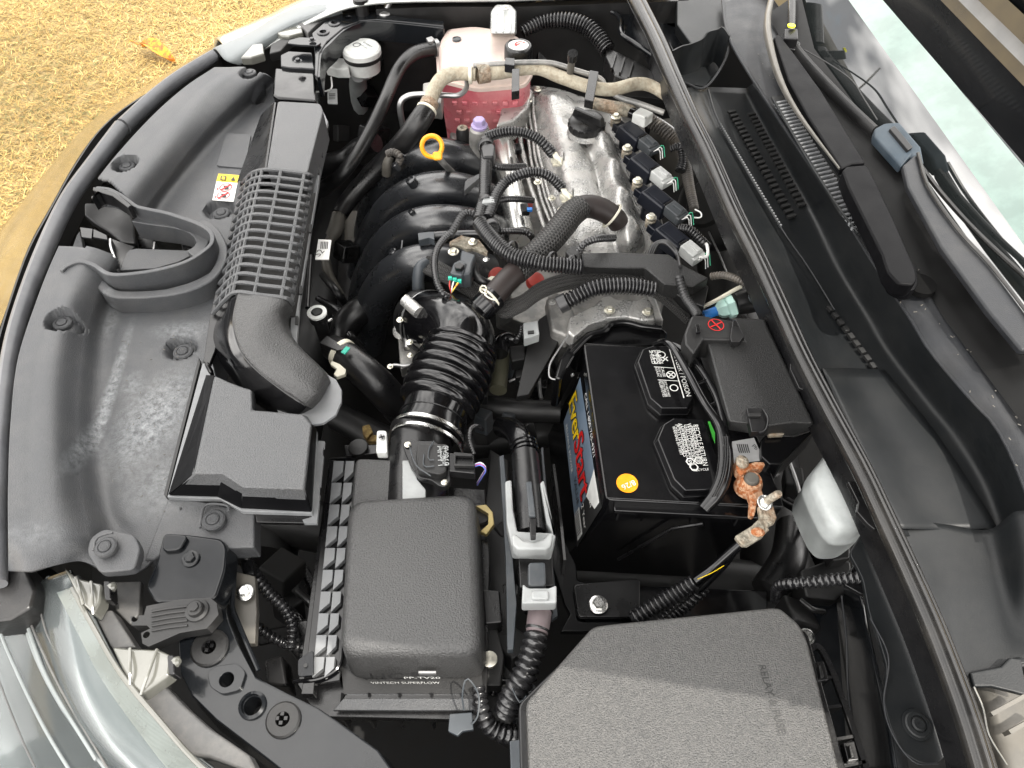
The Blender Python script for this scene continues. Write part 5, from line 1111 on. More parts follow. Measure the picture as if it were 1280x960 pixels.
loomp([(562, 292, 91), (552, 302, 91.2), (545, 315, 91.2), (543, 332, 91), (546, 352, 90.6), (553, 366, 90), (562, 372, 89)], 4, pitch=.0028)
for a, b, r in ((608, 184, 10.5), (607, 252, 8.5), (615, 284, 10), (640, 312, 11), (690, 325, 10.8), (715, 329, 10.8)):
    P2 = (a + (2 if b < 300 else 8), b + (8 if b < 300 else 2), 91.4); band(H, 'tape_wrap', tape, [(a, b, 91.2), P2], r, h=.010 if b < 300 else .004, k=1.03)
g = G(); g.prism(k7((190, 215), (240, 210), (258, 225), (250, 285), (190, 290), (180, 240)), 92.2, 2); g.obj('branch_block', tape, H, bevel=.003)
g = G(); g.prism(k7((195, 500), (250, 505), (255, 535), (185, 540)), 92, 1); g.obj('branch_clip', greyp, H, bevel=.001)
for bx, by in ((590, 300), (640, 500)):
    for q_ in range(4):
        a, b = k7((bx - 20 + q_ * 6, by - 35))[0]; c_, d = k7((bx + q_ * 10, by + 5 + q_ * 8))[0]; e_, f_ = k7((bx + 20 - q_ * 12, by + 35))[0]
        tubeobj('clip_wire', cream, [(a, b, 90.6, 1.5), (c_, d, 90, 1.5), (e_, f_, 88.6, 1.5)], H, n=6)
    p = W(*k7((bx + 5, by + 10))[0], 89); g = G(); g.box(p, (.014, .016, .010), Matrix.Rotation(.6, 3, 'Z')); g.obj('terminal', cream, H, bevel=.002)
    a, b = k7((bx + 42, by - 20))[0]; tubeobj('terminal_pin', steel, [(a, b - 4, 91.5, 1.2), (a, b + 6, 89, 1.2)], H, n=6)
# flat braided looms at the near end
t = thing('woven_loom', 'flat black woven cable sleeves curving in front of the engine', 'wiring', (700, 360, 84))
for k_ in range(4):
    o_ = k_ * 4.4 - 6
    tubeobj('woven_sleeve', braid, [(600 + o_, 362 - o_, 86.8, 4), (625, 385 + o_, 87.2, 4.4), (650, 380 + o_, 87.8, 4.4), (675, 363 + o_, 88.3, 4.4), (705, 352 + o_, 88.6, 4.4), (745, 347 + o_, 88.6, 4.4), (790, 350 + o_, 88.4, 4.4), (825, 365 + o_, 87.8, 4.4), (860, 395 + o_, 86, 4.4)], t, n=10)
for k_ in range(4):
    o_ = k_ * 5 - 8
    tubeobj('woven_sleeve', braid, [(530 - o_ * .3, 330 + o_, 86.8, 4.2), (555, 342 + o_, 87.6, 4.6), (580, 356 + o_, 87.8, 4.6), (612, 378 + o_, 87, 4.2)], t, n=10)
t = thing('ribbed_conduit', 'ribbed black cable conduit over the cast end cover behind the battery', 'wiring', (760, 365, 84))
tubeobj('loom', loom, [(a, b, z, r) for (a, b), z, r in zip(kF((75, 320), (130, 290), (200, 258), (280, 248), (360, 250), (440, 262)), (88.5, 89.5, 90.3, 90.5, 90.3, 90), (9, 10, 10, 10, 10, 9))], t, pitch=.0036, n=16)
band(t, 'tape_wrap', tape, [(704, 379, 89), (712, 375, 89.4)], 11, h=.012, k=1.05)

# ================================================================ connectors near the throttle
t = thing('vacuum_switch', 'dark grey valve block with green, red and yellow wires on a bolted bracket', 'valve', (590, 330, 84))
g = G(); g.prism(k8((150, 150), (180, 135), (250, 95), (400, 130), (450, 190), (480, 230), (470, 262), (440, 240), (340, 205), (300, 215), (230, 180), (150, 178)), 89.6, .6); g.obj('bracket', lead, t, bevel=.001)
g = G(); g.prism(k8((250, 215), (380, 260), (350, 330), (330, 420), (250, 440), (215, 400), (240, 300)), 90.6, 3.2); g.obj('valve_body', greyd, t, bevel=.003)
g = G(); g.prism(k8((180, 330), (240, 300), (300, 330), (260, 440), (150, 420), (165, 380)), 90.9, 2.4); g.obj('plug', greyd, t, bevel=.003)
g = G(); g.prism(k8((190, 345), (240, 325), (280, 350), (250, 380), (200, 375)), 91.5, .8); g.obj('plug_latch', plas, t, bevel=.001)
tubeobj('nozzle', plas, [(a, b, z, 5) for (a, b), z in zip(k8((360, 360), (380, 440), (440, 490), (510, 520)), (89, 88.8, 88.6, 88))], t)
bolt(t, *k8((350, 155))[0], 89.8, 6, zinc); bolt(t, *k8((185, 240))[0], 89.4, 7, zinc); bolt(t, *k8((465, 305))[0], 89.4, 4, chrome)
for k_, (c_, x0) in enumerate((('red', 155), ('white', 190), ('yellow', 230), ('orange', 240))):
    tubeobj('wire', wire[c_], [(a, b, z, .9) for (a, b), z in zip(k8((x0, 470 + k_ * 8), (x0 - 5 - k_ * 10, 530), (165, 590)), (90, 90, 89))], t, n=6)
for k_ in range(3): g = G(); g.box(W(*k8((155 + k_ * 40, 465 + k_ * 12))[0], 90.2), (.005, .004, .004)); g.obj('wire_seal', green, t)
t = thing('square_grommet', 'small pale grey square plug on a dark bracket left of the battery', 'plug', (665, 410, 84))
g = G(); g.prism(kE((876, 395), (935, 385), (942, 440), (880, 460)), 86, 1.6); g.obj('plug_face', greyp, t, bevel=.0015)
g = G(); g.prism(kE((895, 428), (920, 425), (920, 434), (895, 436)), 86.3, .4); g.obj('slot', blackl, t)
g = G(); g.prism(kE((940, 380), (1000, 340), (1050, 410), (980, 540), (900, 680), (850, 690), (870, 600), (900, 460)), 83.5, 1); g.obj('bracket', plas_matt, t, bevel=.001)
# cast end cover with black mount behind the battery
t = thing('end_cover', 'cast aluminium flange with two bolts over a glossy black mount behind the battery', 'engine mount', (760, 400, 72))
g = G(); g.prism(kF((105, 370), (200, 325), (235, 290), (265, 285), (290, 300), (370, 305), (410, 285), (435, 320), (445, 380), (400, 385), (330, 370), (260, 375), (230, 385), (180, 400), (120, 450), (95, 430)), 86, 2.2, flare=.3); g.obj('flange', alu, t, bevel=.003)
g = G(); g.prism(kF((60, 540), (110, 470), (190, 400), (200, 370), (290, 350), (330, 365), (440, 385), (495, 430), (490, 480), (330, 490), (150, 480), (70, 620), (40, 615)), 84.5, 6, flare=.4); g.obj('mount_body', gloss, t, bevel=.004)
tubeobj('flange_edge', steel, [(a, b, 85.6, 1.3) for a, b in kF((110, 425), (60, 500), (25, 560), (22, 612), (45, 622))], t, n=8)
tubeobj('mount_ridge', gloss, [(a, b, 85.2, 4) for a, b in kF((110, 520), (180, 450), (240, 430), (270, 400), (330, 395), (390, 410), (470, 420))], t)
bolt(t, *kF((262, 345))[0], 86.3, 7, zinc); bolt(t, *kF((415, 352))[0], 86.3, 7, zinc); bolt(t, *kF((108, 602))[0], 80, 4, chrome); bolt(t, 690, 378, 86.3, 5, alu)
g = G(); g.prism([(683, 372), (696, 364), (712, 376), (722, 400), (708, 420), (690, 412)], 85, 2.4, flare=.4); g.obj('cast_arm', alud, t, bevel=.004)
# black ducting cover strip
t = thing('harness_cover', 'matt black cable trough leading from the engine end to the fuse box', 'cable cover', (780, 330, 84))
g = G(); g.prism(kF((145, 115), (160, 170), (310, 175), (405, 175), (480, 240), (600, 250), (660, 215), (560, 165), (500, 120), (300, 112)), 90.2, 2.4); g.obj('trough_lid', fusem, t, bevel=.002)
g = G(); g.prism(kF((480, 200), (560, 170), (660, 250), (640, 330), (560, 300), (500, 260)), 88.6, 3); g.obj('trough_lower', plas_matt, t, bevel=.002)
g = G(); g.prism(kF((85, 110), (110, 85), (140, 88), (150, 140), (120, 150)), 90.6, 2); g.obj('trough_end', fusem, t, bevel=.002)
tubeobj('loom', loom, [(a, b, z, 4.4) for (a, b), z in zip(kF((140, 110), (160, 80), (210, 60), (280, 55)), (91, 92, 92, 90))], t, pitch=.003, n=12)
tubeobj('loom', tape, [(a, b, z, 5.5) for (a, b), z in zip(kF((540, 215), (565, 290), (600, 340), (615, 365)), (91, 90.5, 91, 92))], t, pitch=.0035, n=12)
tubeobj('loom', loomgrey, [(a, b, z, 4.5) for (a, b), z in zip(kF((670, 210), (720, 205), (780, 225), (840, 265)), (88, 89, 90, 90))], t, pitch=.003, n=12)
for k_ in range(3): tubeobj('taped_wire', tape, [(a, b, z, 2) for (a, b), z in zip(kF((420 + k_ * 8, 120), (440 + k_ * 8, 80), (490, 68 + k_ * 6), (530, 110 + k_ * 6), (545, 170)), (88, 89, 89.5, 89.5, 90.5))], t, n=8)
tubeobj('trim_strap', cream, [(a, b, z, 2.6) for (a, b), z in zip(kF((480, 280), (520, 325), (580, 345), (660, 320), (760, 265), (790, 250)), (86, 85.6, 85.6, 86.4, 87.6, 88))], t, n=8)
t = thing('check_valve', 'pale mint one way valve with a blue end behind the fuse box', 'valve', (900, 385, 80))
A_, B_ = W(895, 389, 85), W(925, 378, 86); g = G(); g.lathe(A_, [(.006, 0), (.012, .005), (.014, .010), (.014, .014), (.018, .015), (.018, .024), (.012, .026)], ax=B_ - A_, n=6); g.obj('valve_body', mint, t, bevel=.001)
cyl(t, 'blue_end', bluec, A_ - (B_ - A_) * .5, A_ + (B_ - A_) * .1, .0065); tubeobj('vacuum_hose', rubber, [(920, 380, 85.6, 14), (940, 376, 86, 15), (955, 373, 86, 12)], t)
c = W(947, 371, 89); g = G(); g.ball(c, .012, .012, .008); g.obj('grommet', greyd, t)
# ================================================================ battery
t = thing('battery', 'large black car battery with label on its side and two lettered vent caps', 'battery', (860, 600, 66))
TL, TR, BR, BL = W(729, 430, 88), W(905, 436, 88), W(982, 636, 88), W(757, 625, 88)
g = G(); P_ = rounded([TL, TR, BR, BL], .008); c = sum(P_, Vector()) / len(P_)
g.sheet(P_, [v - Vector((0, 0, .030)) for v in P_]); g.obj('lid', gloss, t, bevel=.002)
sk = [v + (c - v).normalized() * .005 for v in (TL, TR, BR, BL)]
g = G(); P_ = rounded([v - Vector((0, 0, .030)) for v in sk], .006); g.sheet(P_, [v - Vector((0, 0, .165)) + Vector((-.040, 0, 0)) for v in P_]); g.obj('case', gloss, t, bevel=.002)
g = G(); a = [v.lerp(c, .035) + Vector((0, 0, .0004)) for v in (TL, BL)]; g.sweep([TL.lerp(c, .02) + Vector((0, 0, .0005)), BL.lerp(c, .02) + Vector((0, 0, .0005)), BR.lerp(c, .02) + Vector((0, 0, .0005))], [.0009] * 3, 6); g.obj('lid_bead', plas, t)
# side frame of the case: label plane on the left face
ux = (BL - TL).normalized(); nz = Vector((0, 0, 1)); nl = Vector((ux.y, -ux.x, 0)); nl = nl if nl.x < 0 else -nl
Ln = (BL - TL).length
nlo = nl.copy()
def LF(u, d, o=.0016): return sk[0] + (sk[3] - sk[0]) * u - Vector((0, 0, d / 100)) + nlo * o + Vector((-.040 * max(0, d - 3) / 16.5, 0, 0))
def lflat(name, uv, m, o, par=None): g = G(); T_ = [LF(u, d, o) for u, d in uv]; g.add(T_, [list(range(len(T_)))]); return g.obj(name, m, par or t)
lab = lflat('label', [(.06, 4.6), (.78, 4.2), (.83, 12.2), (.14, 12.2)], blue_l, .0012)
lflat('label', [(.78, 3.6), (.97, 3.6), (1.0, 12.5), (.83, 12.5)], blackl, .0012)
lflat('label_flash', [(.72, 4.2), (.93, 4.0), (.93, 5.6), (.80, 7.6)], whitel, .0015, lab)
lflat('barcode', [(.80, 10.2), (.97, 10.2), (.975, 12.0), (.81, 12.0)], whitel, .0015, lab)
for k_ in range(9): lflat('barcode_bar', [(.815 + k_ * .016, 10.5), (.822 + k_ * .016, 10.5), (.822 + k_ * .016, 11.8), (.815 + k_ * .016, 11.8)], blackl, .0018, lab)
nl = (LF(0, 12) - LF(0, 4)).cross(ux).normalized(); nl = nl if nl.x < 0 else -nl
for s_, u0, u1, m_, up_ in (('Ever', .10, .41, yellowl, 1.2), ('Start', .40, .79, redl, 1.2)):
    for du, dd in ((-.008, -.12), (.008, -.12), (.012, .12), (-.004, .16)): text(lab, s_, LF(u0 + du, 9.3 + dd), LF(u1 + du, 9.3 + dd), blackl, normal=nl, up=up_, ext=.0002)
    for du in (-.004, .004): text(lab, s_, LF(u0 + du, 9.3), LF(u1 + du, 9.3), m_, normal=nl, up=up_, ext=.0006)
text(lab, 'VALUE', LF(.60, 10.8), LF(.78, 10.8), blackl, normal=nl, ext=.0004)
text(lab, 'RELIABLE POWER', LF(.20, 11.4), LF(.55, 11.4), whitel, normal=nl, ext=.0004); text(lab, 'L 24', LF(.83, 6.6), LF(.90, 6.6), whitel, normal=nl, ext=.001); text(lab, '2 Year', LF(.82, 9.2), LF(.97, 9.2), whitel, normal=nl, ext=.001)
text(lab, 'CALL 1-800-765-4321', LF(.30, 1.6, -.0002 + .0075), LF(.72, 1.6, -.0002 + .0075), greyl, normal=nl, ext=.0003)
# handle pocket under the near edge
nb_ = (BR - BL).normalized(); nn = Vector((nb_.y, -nb_.x, 0)); nn = nn if nn.y < 0 else -nn
g = G(); A_ = BL + nb_ * .012 + nn * .001 - Vector((0, 0, .016)); g.box(BL.lerp(BR, .5) + nn * .003 - Vector((0, 0, .012)), ((BR - BL).length * .9, .010, .007), frame(BL, BR)); g.obj('front_ledge', gloss, t, bevel=.002)
for u in (.08, .22, .5, .75): g = G(); p = BL.lerp(BR, u) + nn * .003 - Vector((0, 0, .022)); g.box(p, (.002, .008, .018), frame(BL, BR)); g.obj('ledge_web', gloss, t)
g = G(); e0 = BL.lerp(BR, .42) + nn * .004 - Vector((0, 0, .05)); g.sweep([e0 + nb_ * .03 + Vector((0, 0, .015)), e0, e0 - nb_ * .05 - Vector((0, 0, .09))], [.0022, .0022, .0018], 8); g.obj('strap_rod', plas, t)
# two vent caps
UX = (TR - TL).normalized()
vc = []
def cap(poly, name):
    g = G(); P_ = [W(a, b, 89.5) for a, b in poly]; cc = sum(P_, Vector()) / len(P_)
    g.sheet(P_, [v + (v - cc).normalized() * .003 - Vector((0, 0, .015)) for v in P_]); vc.append(g.obj(name, gloss, t, bevel=.0015))
    g = G(); Q_ = [v + (v - cc).normalized() * .0035 - Vector((0, 0, .009)) for v in P_]; g.sheet(Q_, [v - Vector((0, 0, .002)) for v in Q_]); g.obj('cap_skirt', gloss, vc[-1], bevel=.0006)
    return P_
cap(kF((395, 500), (440, 485), (520, 490), (600, 690), (575, 735), (470, 735), (425, 695), (375, 550)), 'vent_cap')
cap(kF((480, 800), (520, 775), (640, 780), (700, 960), (690, 1060), (565, 1065), (520, 1020), (455, 860)), 'vent_cap')
def tline(s_, a, b, m=whitel, up=1.0, z=89.55, k=0): text(vc[k], s_, W(*a, z), W(*b, z), m, up=up)
tline('DANGER / POISON', kF((512, 505))[0], kF((570, 690))[0], up=1.0)
flat(vc[0], 'printed_rule', kF((500, 500), (503, 500), (562, 695), (558, 697)), whitel, 89.53)
for k_, s_ in enumerate(('SHIELD', 'EYES', 'NO SPARKS', 'FLAMES')): tline(s_, kF((420 + k_ * 10, 506))[0], kF((432 + k_ * 10, 560))[0])
for k_, s_ in enumerate(('SULFURIC', 'ACID CAN', 'CAUSE')): tline(s_, kF((444 + k_ * 11, 574))[0], kF((455 + k_ * 11, 612))[0])
for k_, s_ in enumerate(('FLUSH EYES', 'WITH WATER', 'GET HELP FAST')): tline(s_, kF((458 + k_ * 11, 628))[0], kF((476 + k_ * 11, 692))[0])
cc = W(*kF((465, 520))[0], 89.55)
for (a, b), r in ((kF((470, 522))[0], .005), (kF((508, 603))[0], .0055), (kF((520, 655))[0], .005)): ring(vc[0], W(a, b, 89.55), r, .0011, whitel)
for (a, b) in (kF((508, 603))[0], kF((485, 540))[0]): g = G(); g.box(W(a, b, 89.56), (.009, .0012, .0003), Matrix.Rotation(.8, 3, 'Z')); g.box(W(a, b, 89.56), (.0012, .008, .0003), Matrix.Rotation(.8, 3, 'Z')); g.obj('printed_mark', whitel, vc[0])
flat(vc[0], 'printed_rule', kF((440, 570), (520, 575), (521, 577), (440, 572)), whitel, 89.53); flat(vc[0], 'printed_rule', kF((455, 622), (540, 627), (541, 629), (455, 624)), whitel, 89.53)
ws = ['WARNING BATTERY', 'POSTS TERMINALS', 'AND RELATED ACC', 'CONTAIN LEAD AND', 'LEAD COMPOUNDS', 'WASH HANDS AFTER', 'HANDLING PB LEAD', 'RECYCLE RETURN']
for k_, s_ in enumerate(ws): tline(s_, kF((512 + k_ * 12, 810 - (k_ % 3) * 6))[0], kF((545 + k_ * 13, 925 + k_ * 6))[0], up=1.25, k=1)
for k_, (a, b) in enumerate(((585, 950), (600, 972), (618, 945))):
    ring(vc[1], W(*kF((a, b))[0], 89.55), .005, .0014, whitel, n=6)
tline('Pb', kF((572, 948))[0], kF((580, 968))[0], k=1); tline('RECYCLE', kF((600, 990))[0], kF((660, 985))[0], k=1)
# orange date sticker
c = W(784, 604, 88.05); g = G(); s_ = S(c); g.lathe(c, [(13.5 * s_, 0), (13.5 * s_, .0003)], n=36); ds_ = g.obj('date_sticker', orange_s, t)
text(ds_, '8/26', W(792, 600, 88.1), W(776, 607, 88.1), whitel, ext=.0004)
flat(t, 'green_label', kF((655, 790), (664, 790), (684, 835), (684, 880), (672, 850)), greenl, 88.2)
flat(t, 'terminal_label', kF((752, 870), (840, 855), (880, 945), (760, 960)), greyl, 88.2)
for k_ in range(6): flat(t, 'barcode_bar', kF((770 + k_ * 8, 880), (774 + k_ * 8, 880), (784 + k_ * 8, 915), (780 + k_ * 8, 915)), blackl, 88.25)
text(t, 'Pb', W(*kF((830, 890))[0], 88.25), W(*kF((848, 905))[0], 88.25), blackl)
# scuffs of dust dried on the lid
# rope handle across the lid
hd_ = None
hd_ = tubeobj('handle_strap', gloss, [(a, b, z, r) for (a, b), z, r in zip(kF((440, 480), (480, 468), (520, 500), (580, 600), (640, 710), (700, 800), (725, 900), (720, 1000), (690, 1080), (640, 1140)), (89, 91, 92, 92.5, 92.5, 92, 91.5, 90.5, 89.4, 88.4), (2.5, 3, 3.5, 4, 4, 4.5, 7, 7.5, 7.5, 6))], t, ell=1.3, n=14)
hd_ = tubeobj('handle_strap', gloss, [(a, b, z, r) for (a, b), z, r in zip(kF((480, 468), (550, 500), (620, 570), (680, 670), (710, 760), (722, 830)), (90.5, 91.8, 92, 92, 92, 91.6), (3, 3.6, 3.8, 3.8, 4, 5))], t, ell=1.2, n=12)
for q_ in ((560, 555, 590, 535), (612, 640, 655, 625), (660, 730, 700, 710)): tubeobj('web', gloss, [(a, b, 92, 3) for a, b in kF(q_[:2], q_[2:])], hd_, n=8)
for o_ in (-9, 0, 9): tubeobj('strap_rib', plas, [(a, b, z, 1.2) for (a, b), z in zip(kF((725 + o_, 850), (726 + o_, 940), (712 + o_, 1020), (680 + o_, 1090)), (92.3, 91.8, 91, 90))], hd_, n=6)

# negative terminal and cable
t = thing('battery_terminal', 'corroded orange copper battery clamp with plated bolt on the battery post', 'battery terminal', (940, 605, 88))
c = W(940, 598, 91); s_ = S(c)
g = G(); g.lathe(c - Vector((0, 0, .02)), [(17 * s_, 0), (16 * s_, .012), (13 * s_, .018), (10 * s_, .0185), (9.5 * s_, .014)], n=24); g.obj('clamp_ring', rust, t)
g = G(); g.lathe(c - Vector((0, 0, .02)), [(10 * s_, 0), (9 * s_, .02), (7.5 * s_, .022)], n=24); g.obj('post', dullbr, t)
g = G(); g.prism(kG((180, 580), (205, 568), (220, 572), (215, 600), (250, 590), (285, 590), (292, 602), (275, 615), (240, 618), (200, 640), (182, 620)), 91.2, 1.4); g.obj('clamp_jaws', rust, t, bevel=.002)
g = G(); g.ball(W(*kG((203, 592))[0], 91.4), .007, .008, .004); g.obj('crust', lead, t)
g = G(); g.prism(kG((200, 670), (215, 690), (235, 735), (232, 790), (250, 795), (262, 740), (285, 760), (300, 775), (262, 640), (205, 640)), 90.2, 1); g.obj('clamp_arm', rust, t, bevel=.002)
g = G(); g.prism(kG((262, 755), (320, 750), (335, 800), (325, 820), (290, 840), (285, 870), (225, 905), (205, 905), (175, 870), (240, 830), (270, 800)), 90.6, .7); g.obj('cable_lug', lead, t, bevel=.002)
tubeobj('lug_barrel', lead, [(a, b, z, 6.5) for (a, b), z in zip(kG((290, 835), (255, 865), (200, 890)), (90, 89.5, 88.6))], t)
g = G(); g.ball(W(*kG((262, 856))[0], 90.6), .007, .005, .004); g.obj('crust', rust, t)
bolt(t, *kG((288, 745))[0], 91, 10, chrome, ax=(.1, -.2, 1)); g = G(); p = W(*kG((292, 740))[0], 91.2); g.lathe(p, [(.004, 0), (.004, .02), (.003, .022)], ax=(.35, -.1, 1), n=14); g.obj('stud', lead, t)
t = thing('battery_cable', 'thick black battery cables in ribbed sleeves running from the clamp under the relay box', 'cable', (870, 720, 80))
tubeobj('cable', gloss, [(928, 678, 88, 6), (910, 694, 86.5, 6.5), (890, 712, 85, 6.5), (870, 727, 84, 7)], t, n=14); tubeobj('cable', gloss, [(922, 683, 87.4, 5), (905, 706, 85.5, 5), (890, 722, 84, 5), (872, 738, 82.5, 6)], t, n=14)
tubeobj('ribbed_sleeve', loom, [(868, 728, 84, 9), (848, 740, 83, 10), (820, 757, 82, 10), (790, 775, 81, 10)], t, pitch=.004, n=14); tubeobj('ribbed_sleeve', loom, [(880, 733, 82.5, 8), (865, 748, 81.5, 9), (845, 764, 80, 9), (825, 780, 79, 9)], t, pitch=.004, n=14)
tubeobj('yellow_thread', yellowl, [(905, 707, 87, .45), (890, 716, 86, .45), (872, 724, 85, .45)], t, n=5)

# battery tray
t = thing('battery_tray', 'black battery tray corner with a bright hex bolt', 'battery tray', (740, 740, 66))
g = G(); g.prism([(692, 668), (700, 662), (720, 705), (722, 725), (740, 730), (960, 738), (960, 790), (700, 790), (712, 768), (705, 755), (688, 700)], 76, 1); g.obj('tray_edge', gloss, t, bevel=.002)
g = G(); g.prism([(716, 730), (800, 722), (800, 772), (722, 772)], 77, .6, round_=.006); g.obj('bolt_plate', plas, t, bevel=.002)
bolt(t, 748, 756, 77.4, 12, chrome)
g = G(); g.wall([(692, 580, 82), (700, 640, 82), (706, 700, 80)], 6, .3); g.obj('side_wall', plas, t)

# ================================================================ fusible link box on the battery
t = thing('fuse_link_box', 'matt black fuse cover with a red circled symbol clipped over the positive terminal', 'fuse box', (940, 480, 84))
g = G(); g.frustum(kF((650, 462), (745, 465), (800, 470), (760, 380), (880, 382), (1080, 800), (990, 795), (890, 810), (740, 790)), 93.5, kF((610, 500), (700, 520), (770, 470), (740, 375), (890, 382), (1090, 820), (1000, 850), (890, 850), (735, 825)), 88.5); g.obj('cover', fusem, t, bevel=.003)
g.__init__(); g.prism(kF((590, 365), (640, 365), (760, 385), (780, 425), (775, 465), (745, 462), (640, 460), (600, 520), (565, 480), (560, 440)), 94.2, 3.5); tcv = g.obj('terminal_cover', plas_matt, t, bevel=.003)
g = G(); g.prism(kF((755, 385), (770, 385), (800, 450), (785, 470), (750, 470), (745, 455)), 94.6, .8); g.obj('hinge_clip', plas, t, bevel=.001)
g = G(); g.prism(kF((605, 400), (622, 398), (628, 430), (610, 432)), 94.6, .8); g.obj('side_clip', plas, t, bevel=.0008)
p = W(*kF((688, 403))[0], 94.25); s_ = S(p)
ring(tcv, p, 10 * s_, 1.0 * s_, redl, nm='printed_symbol')
for a_ in (.5, 2.1): g = G(); g.box(p + Vector((0, 0, .0002)), (17 * s_, 1.4 * s_, .0003), Matrix.Rotation(a_, 3, 'Z')); g.obj('printed_symbol', redl, tcv)
g = G(); g.prism(kF((810, 735), (875, 735), (895, 790), (890, 830), (830, 830)), 94, 1); g.obj('latch', plas, t, bevel=.001)
g = G(); g.prism(kF((815, 755), (870, 755), (872, 768), (818, 768)), 94.3, .5); g.obj('latch_bar', plas_matt, t, bevel=.001)
tubeobj('latch_loop', plas, [(a, b, 94.2, 1.5) for a, b in kF((878, 740), (896, 780), (885, 825), (860, 835))], t, n=6)
g = G(); g.prism(kF((890, 840), (1000, 850), (1090, 820), (950, 960), (900, 960), (870, 930), (870, 860)), 89, 4, flare=.2); g.obj('lower_case', gloss, t, bevel=.002)
g = G(); g.prism(kF((895, 815), (930, 808), (970, 820), (960, 842), (900, 845)), 89.8, .6); g.obj('dusty_terminal', lead, t, bevel=.001)

# ================================================================ relay box
t = thing('relay_box', 'big grained relay and fuse box lid in the near right foreground', 'fuse box', (850, 880, 74))
P_ = [(657, 878), (741, 783), (760, 780), (966, 759), (976, 760), (1000, 780), (1010, 800), (1062, 1010), (1070, 1150), (668, 1150)]
g = G(); T_ = rounded([W(a, b, 92) for a, b in P_], .006); g.sheet(T_, [v - Vector((0, 0, .035)) for v in T_]); rb = g.obj('lid', grain_relay, t, bevel=.003, seg=3)
text(rb, 'RELAY & FUSE', W(948, 832, 92.03), W(974, 918, 92.03), blackl, name='engraved_letters')
g = G(); T2 = rounded([W(a, b, 88.5) for a, b in [(648, 880), (741, 790), (960, 770), (1010, 790), (1072, 1010), (1080, 1150), (655, 1150)]], .006); g.sheet(T2, [v - Vector((0, 0, .10)) for v in T2]); g.obj('box', plas, t, bevel=.002)
g = G(); g.wall([(1004, 820, 88), (1030, 815, 88), (1082, 955, 88), (1090, 1000, 88)], .5, .5); g.obj('side_frame', plas, t)
for a, b in (((1012, 850), (1040, 846)), ((1024, 885), (1052, 882)), ((1040, 925), (1068, 920)), ((1052, 958), (1082, 952))):
    g = G(); g.wall([a + (88,), b + (88,)], 3, .25); g.obj('frame_rib', plas, t)
for a, b in ((1022, 838), (1060, 938)):
    g = G(); g.prism([(a - 6, b - 10), (a + 8, b - 12), (a + 14, b + 12), (a, b + 14)], 88.6, 1); g.obj('snap_latch', plas, t, bevel=.001)
    g = G(); g.prism([(a + 1, b - 6), (a + 4, b - 7), (a + 9, b + 8), (a + 4, b + 10)], 89.2, .8); g.obj('latch_tongue', plas_matt, t, bevel=.001)
g = G(); g.prism([(637, 926), (652, 924), (655, 960), (655, 1000), (640, 1000)], 88, 2); g.obj('side_clip', greyd, t, bevel=.001)

# ================================================================ connector stack between filter box and battery
t = thing('main_connector', 'long grey lever lock connector with ribbed black cable at its lower end', 'connector', (660, 650, 76))
g = G(); g.prism(k16((725, 390), (765, 380), (775, 560), (800, 690), (1010, 700), (975, 640), (935, 400), (960, 380), (1030, 720), (1005, 810), (770, 800), (735, 640)), 88.6, 2.4); g.obj('lever_frame', greyp, t, bevel=.002)
g = G(); g.prism(k16((765, 705), (800, 710), (840, 745), (900, 752), (960, 735), (985, 700), (1018, 700), (1005, 775), (975, 800), (800, 800), (770, 770)), 90, 2); g.obj('lever_handle', greyp, t, bevel=.003)
a, b = k16((845, 230))[0]; c_, d = k16((885, 700))[0]
tubeobj('cable_shroud', plas, [(a, b, 87, 17), ((a + c_) / 2, (b + d) / 2, 87.5, 18), (c_, d, 87.5, 18)], t, n=8)
g = G(); g.prism(k16((852, 395), (885, 390), (910, 600), (870, 600)), 91.2, .5); g.obj('lock_slider', greyd, t, bevel=.001)
g = G(); g.prism(k16((870, 615), (912, 612), (912, 720), (880, 722)), 91, 1); g.obj('lock_tab', plas, t, bevel=.001)
for k_ in range(3): band(t, 'seal_ring', gloss, [(654 + k_ * 1.5, 556 + k_ * 5, 86.6), (656 + k_ * 1.5, 566 + k_ * 5, 86.8)], 16, h=.004, k=1.1)
tubeobj('cable_boot', gloss, [(628, 534, 82, 13), (638, 536, 84, 14), (648, 545, 86, 14.5), (653, 560, 86.6, 15)], t, n=20)
g = G(); g.prism(kI((610, 340), (710, 330), (715, 440), (615, 445)), 86.5, 3); g.obj('lower_body', plas, t, bevel=.002)
g = G(); g.prism(kI((640, 372), (690, 370), (692, 440), (640, 442)), 89.2, 2.5, round_=.004); g.obj('lower_cap', greyd, t, bevel=.002)
g = G(); g.prism(kI((625, 432), (640, 445), (700, 445), (722, 436), (722, 488), (622, 490)), 90, 2); g.obj('lock_collar', greyp, t, bevel=.002)
g = G(); g.prism(kI((650, 452), (700, 452), (700, 478), (650, 478)), 90.4, .8); g.obj('collar_block', greyp, t, bevel=.002)
for k_ in range(3): band(t, 'seal_ring', gloss, [(673, 757 + k_ * 4, 86), (673, 765 + k_ * 4, 86)], 17, h=.003, k=1.1)
purpl = mat('faded_purple_tape', (.11, .085, .09), .55, dust=.2)
tubeobj('taped_section', purpl, [(675, 765, 86.4, 15), (673, 778, 86.6, 15), (671, 792, 86.6, 14)], t, n=18)
tubeobj('ribbed_cable', loom, [(672, 785, 86.6, 14), (666, 812, 86.4, 15), (655, 845, 85.6, 15.5), (640, 870, 84.4, 15), (632, 890, 83, 14)], t, pitch=.0052, n=18, amp=.1)
tubeobj('thin_strap', greyd, [(640, 860, 86.4, 1.2), (650, 878, 86, 1.2), (658, 870, 86.4, 1.2)], t, n=6)
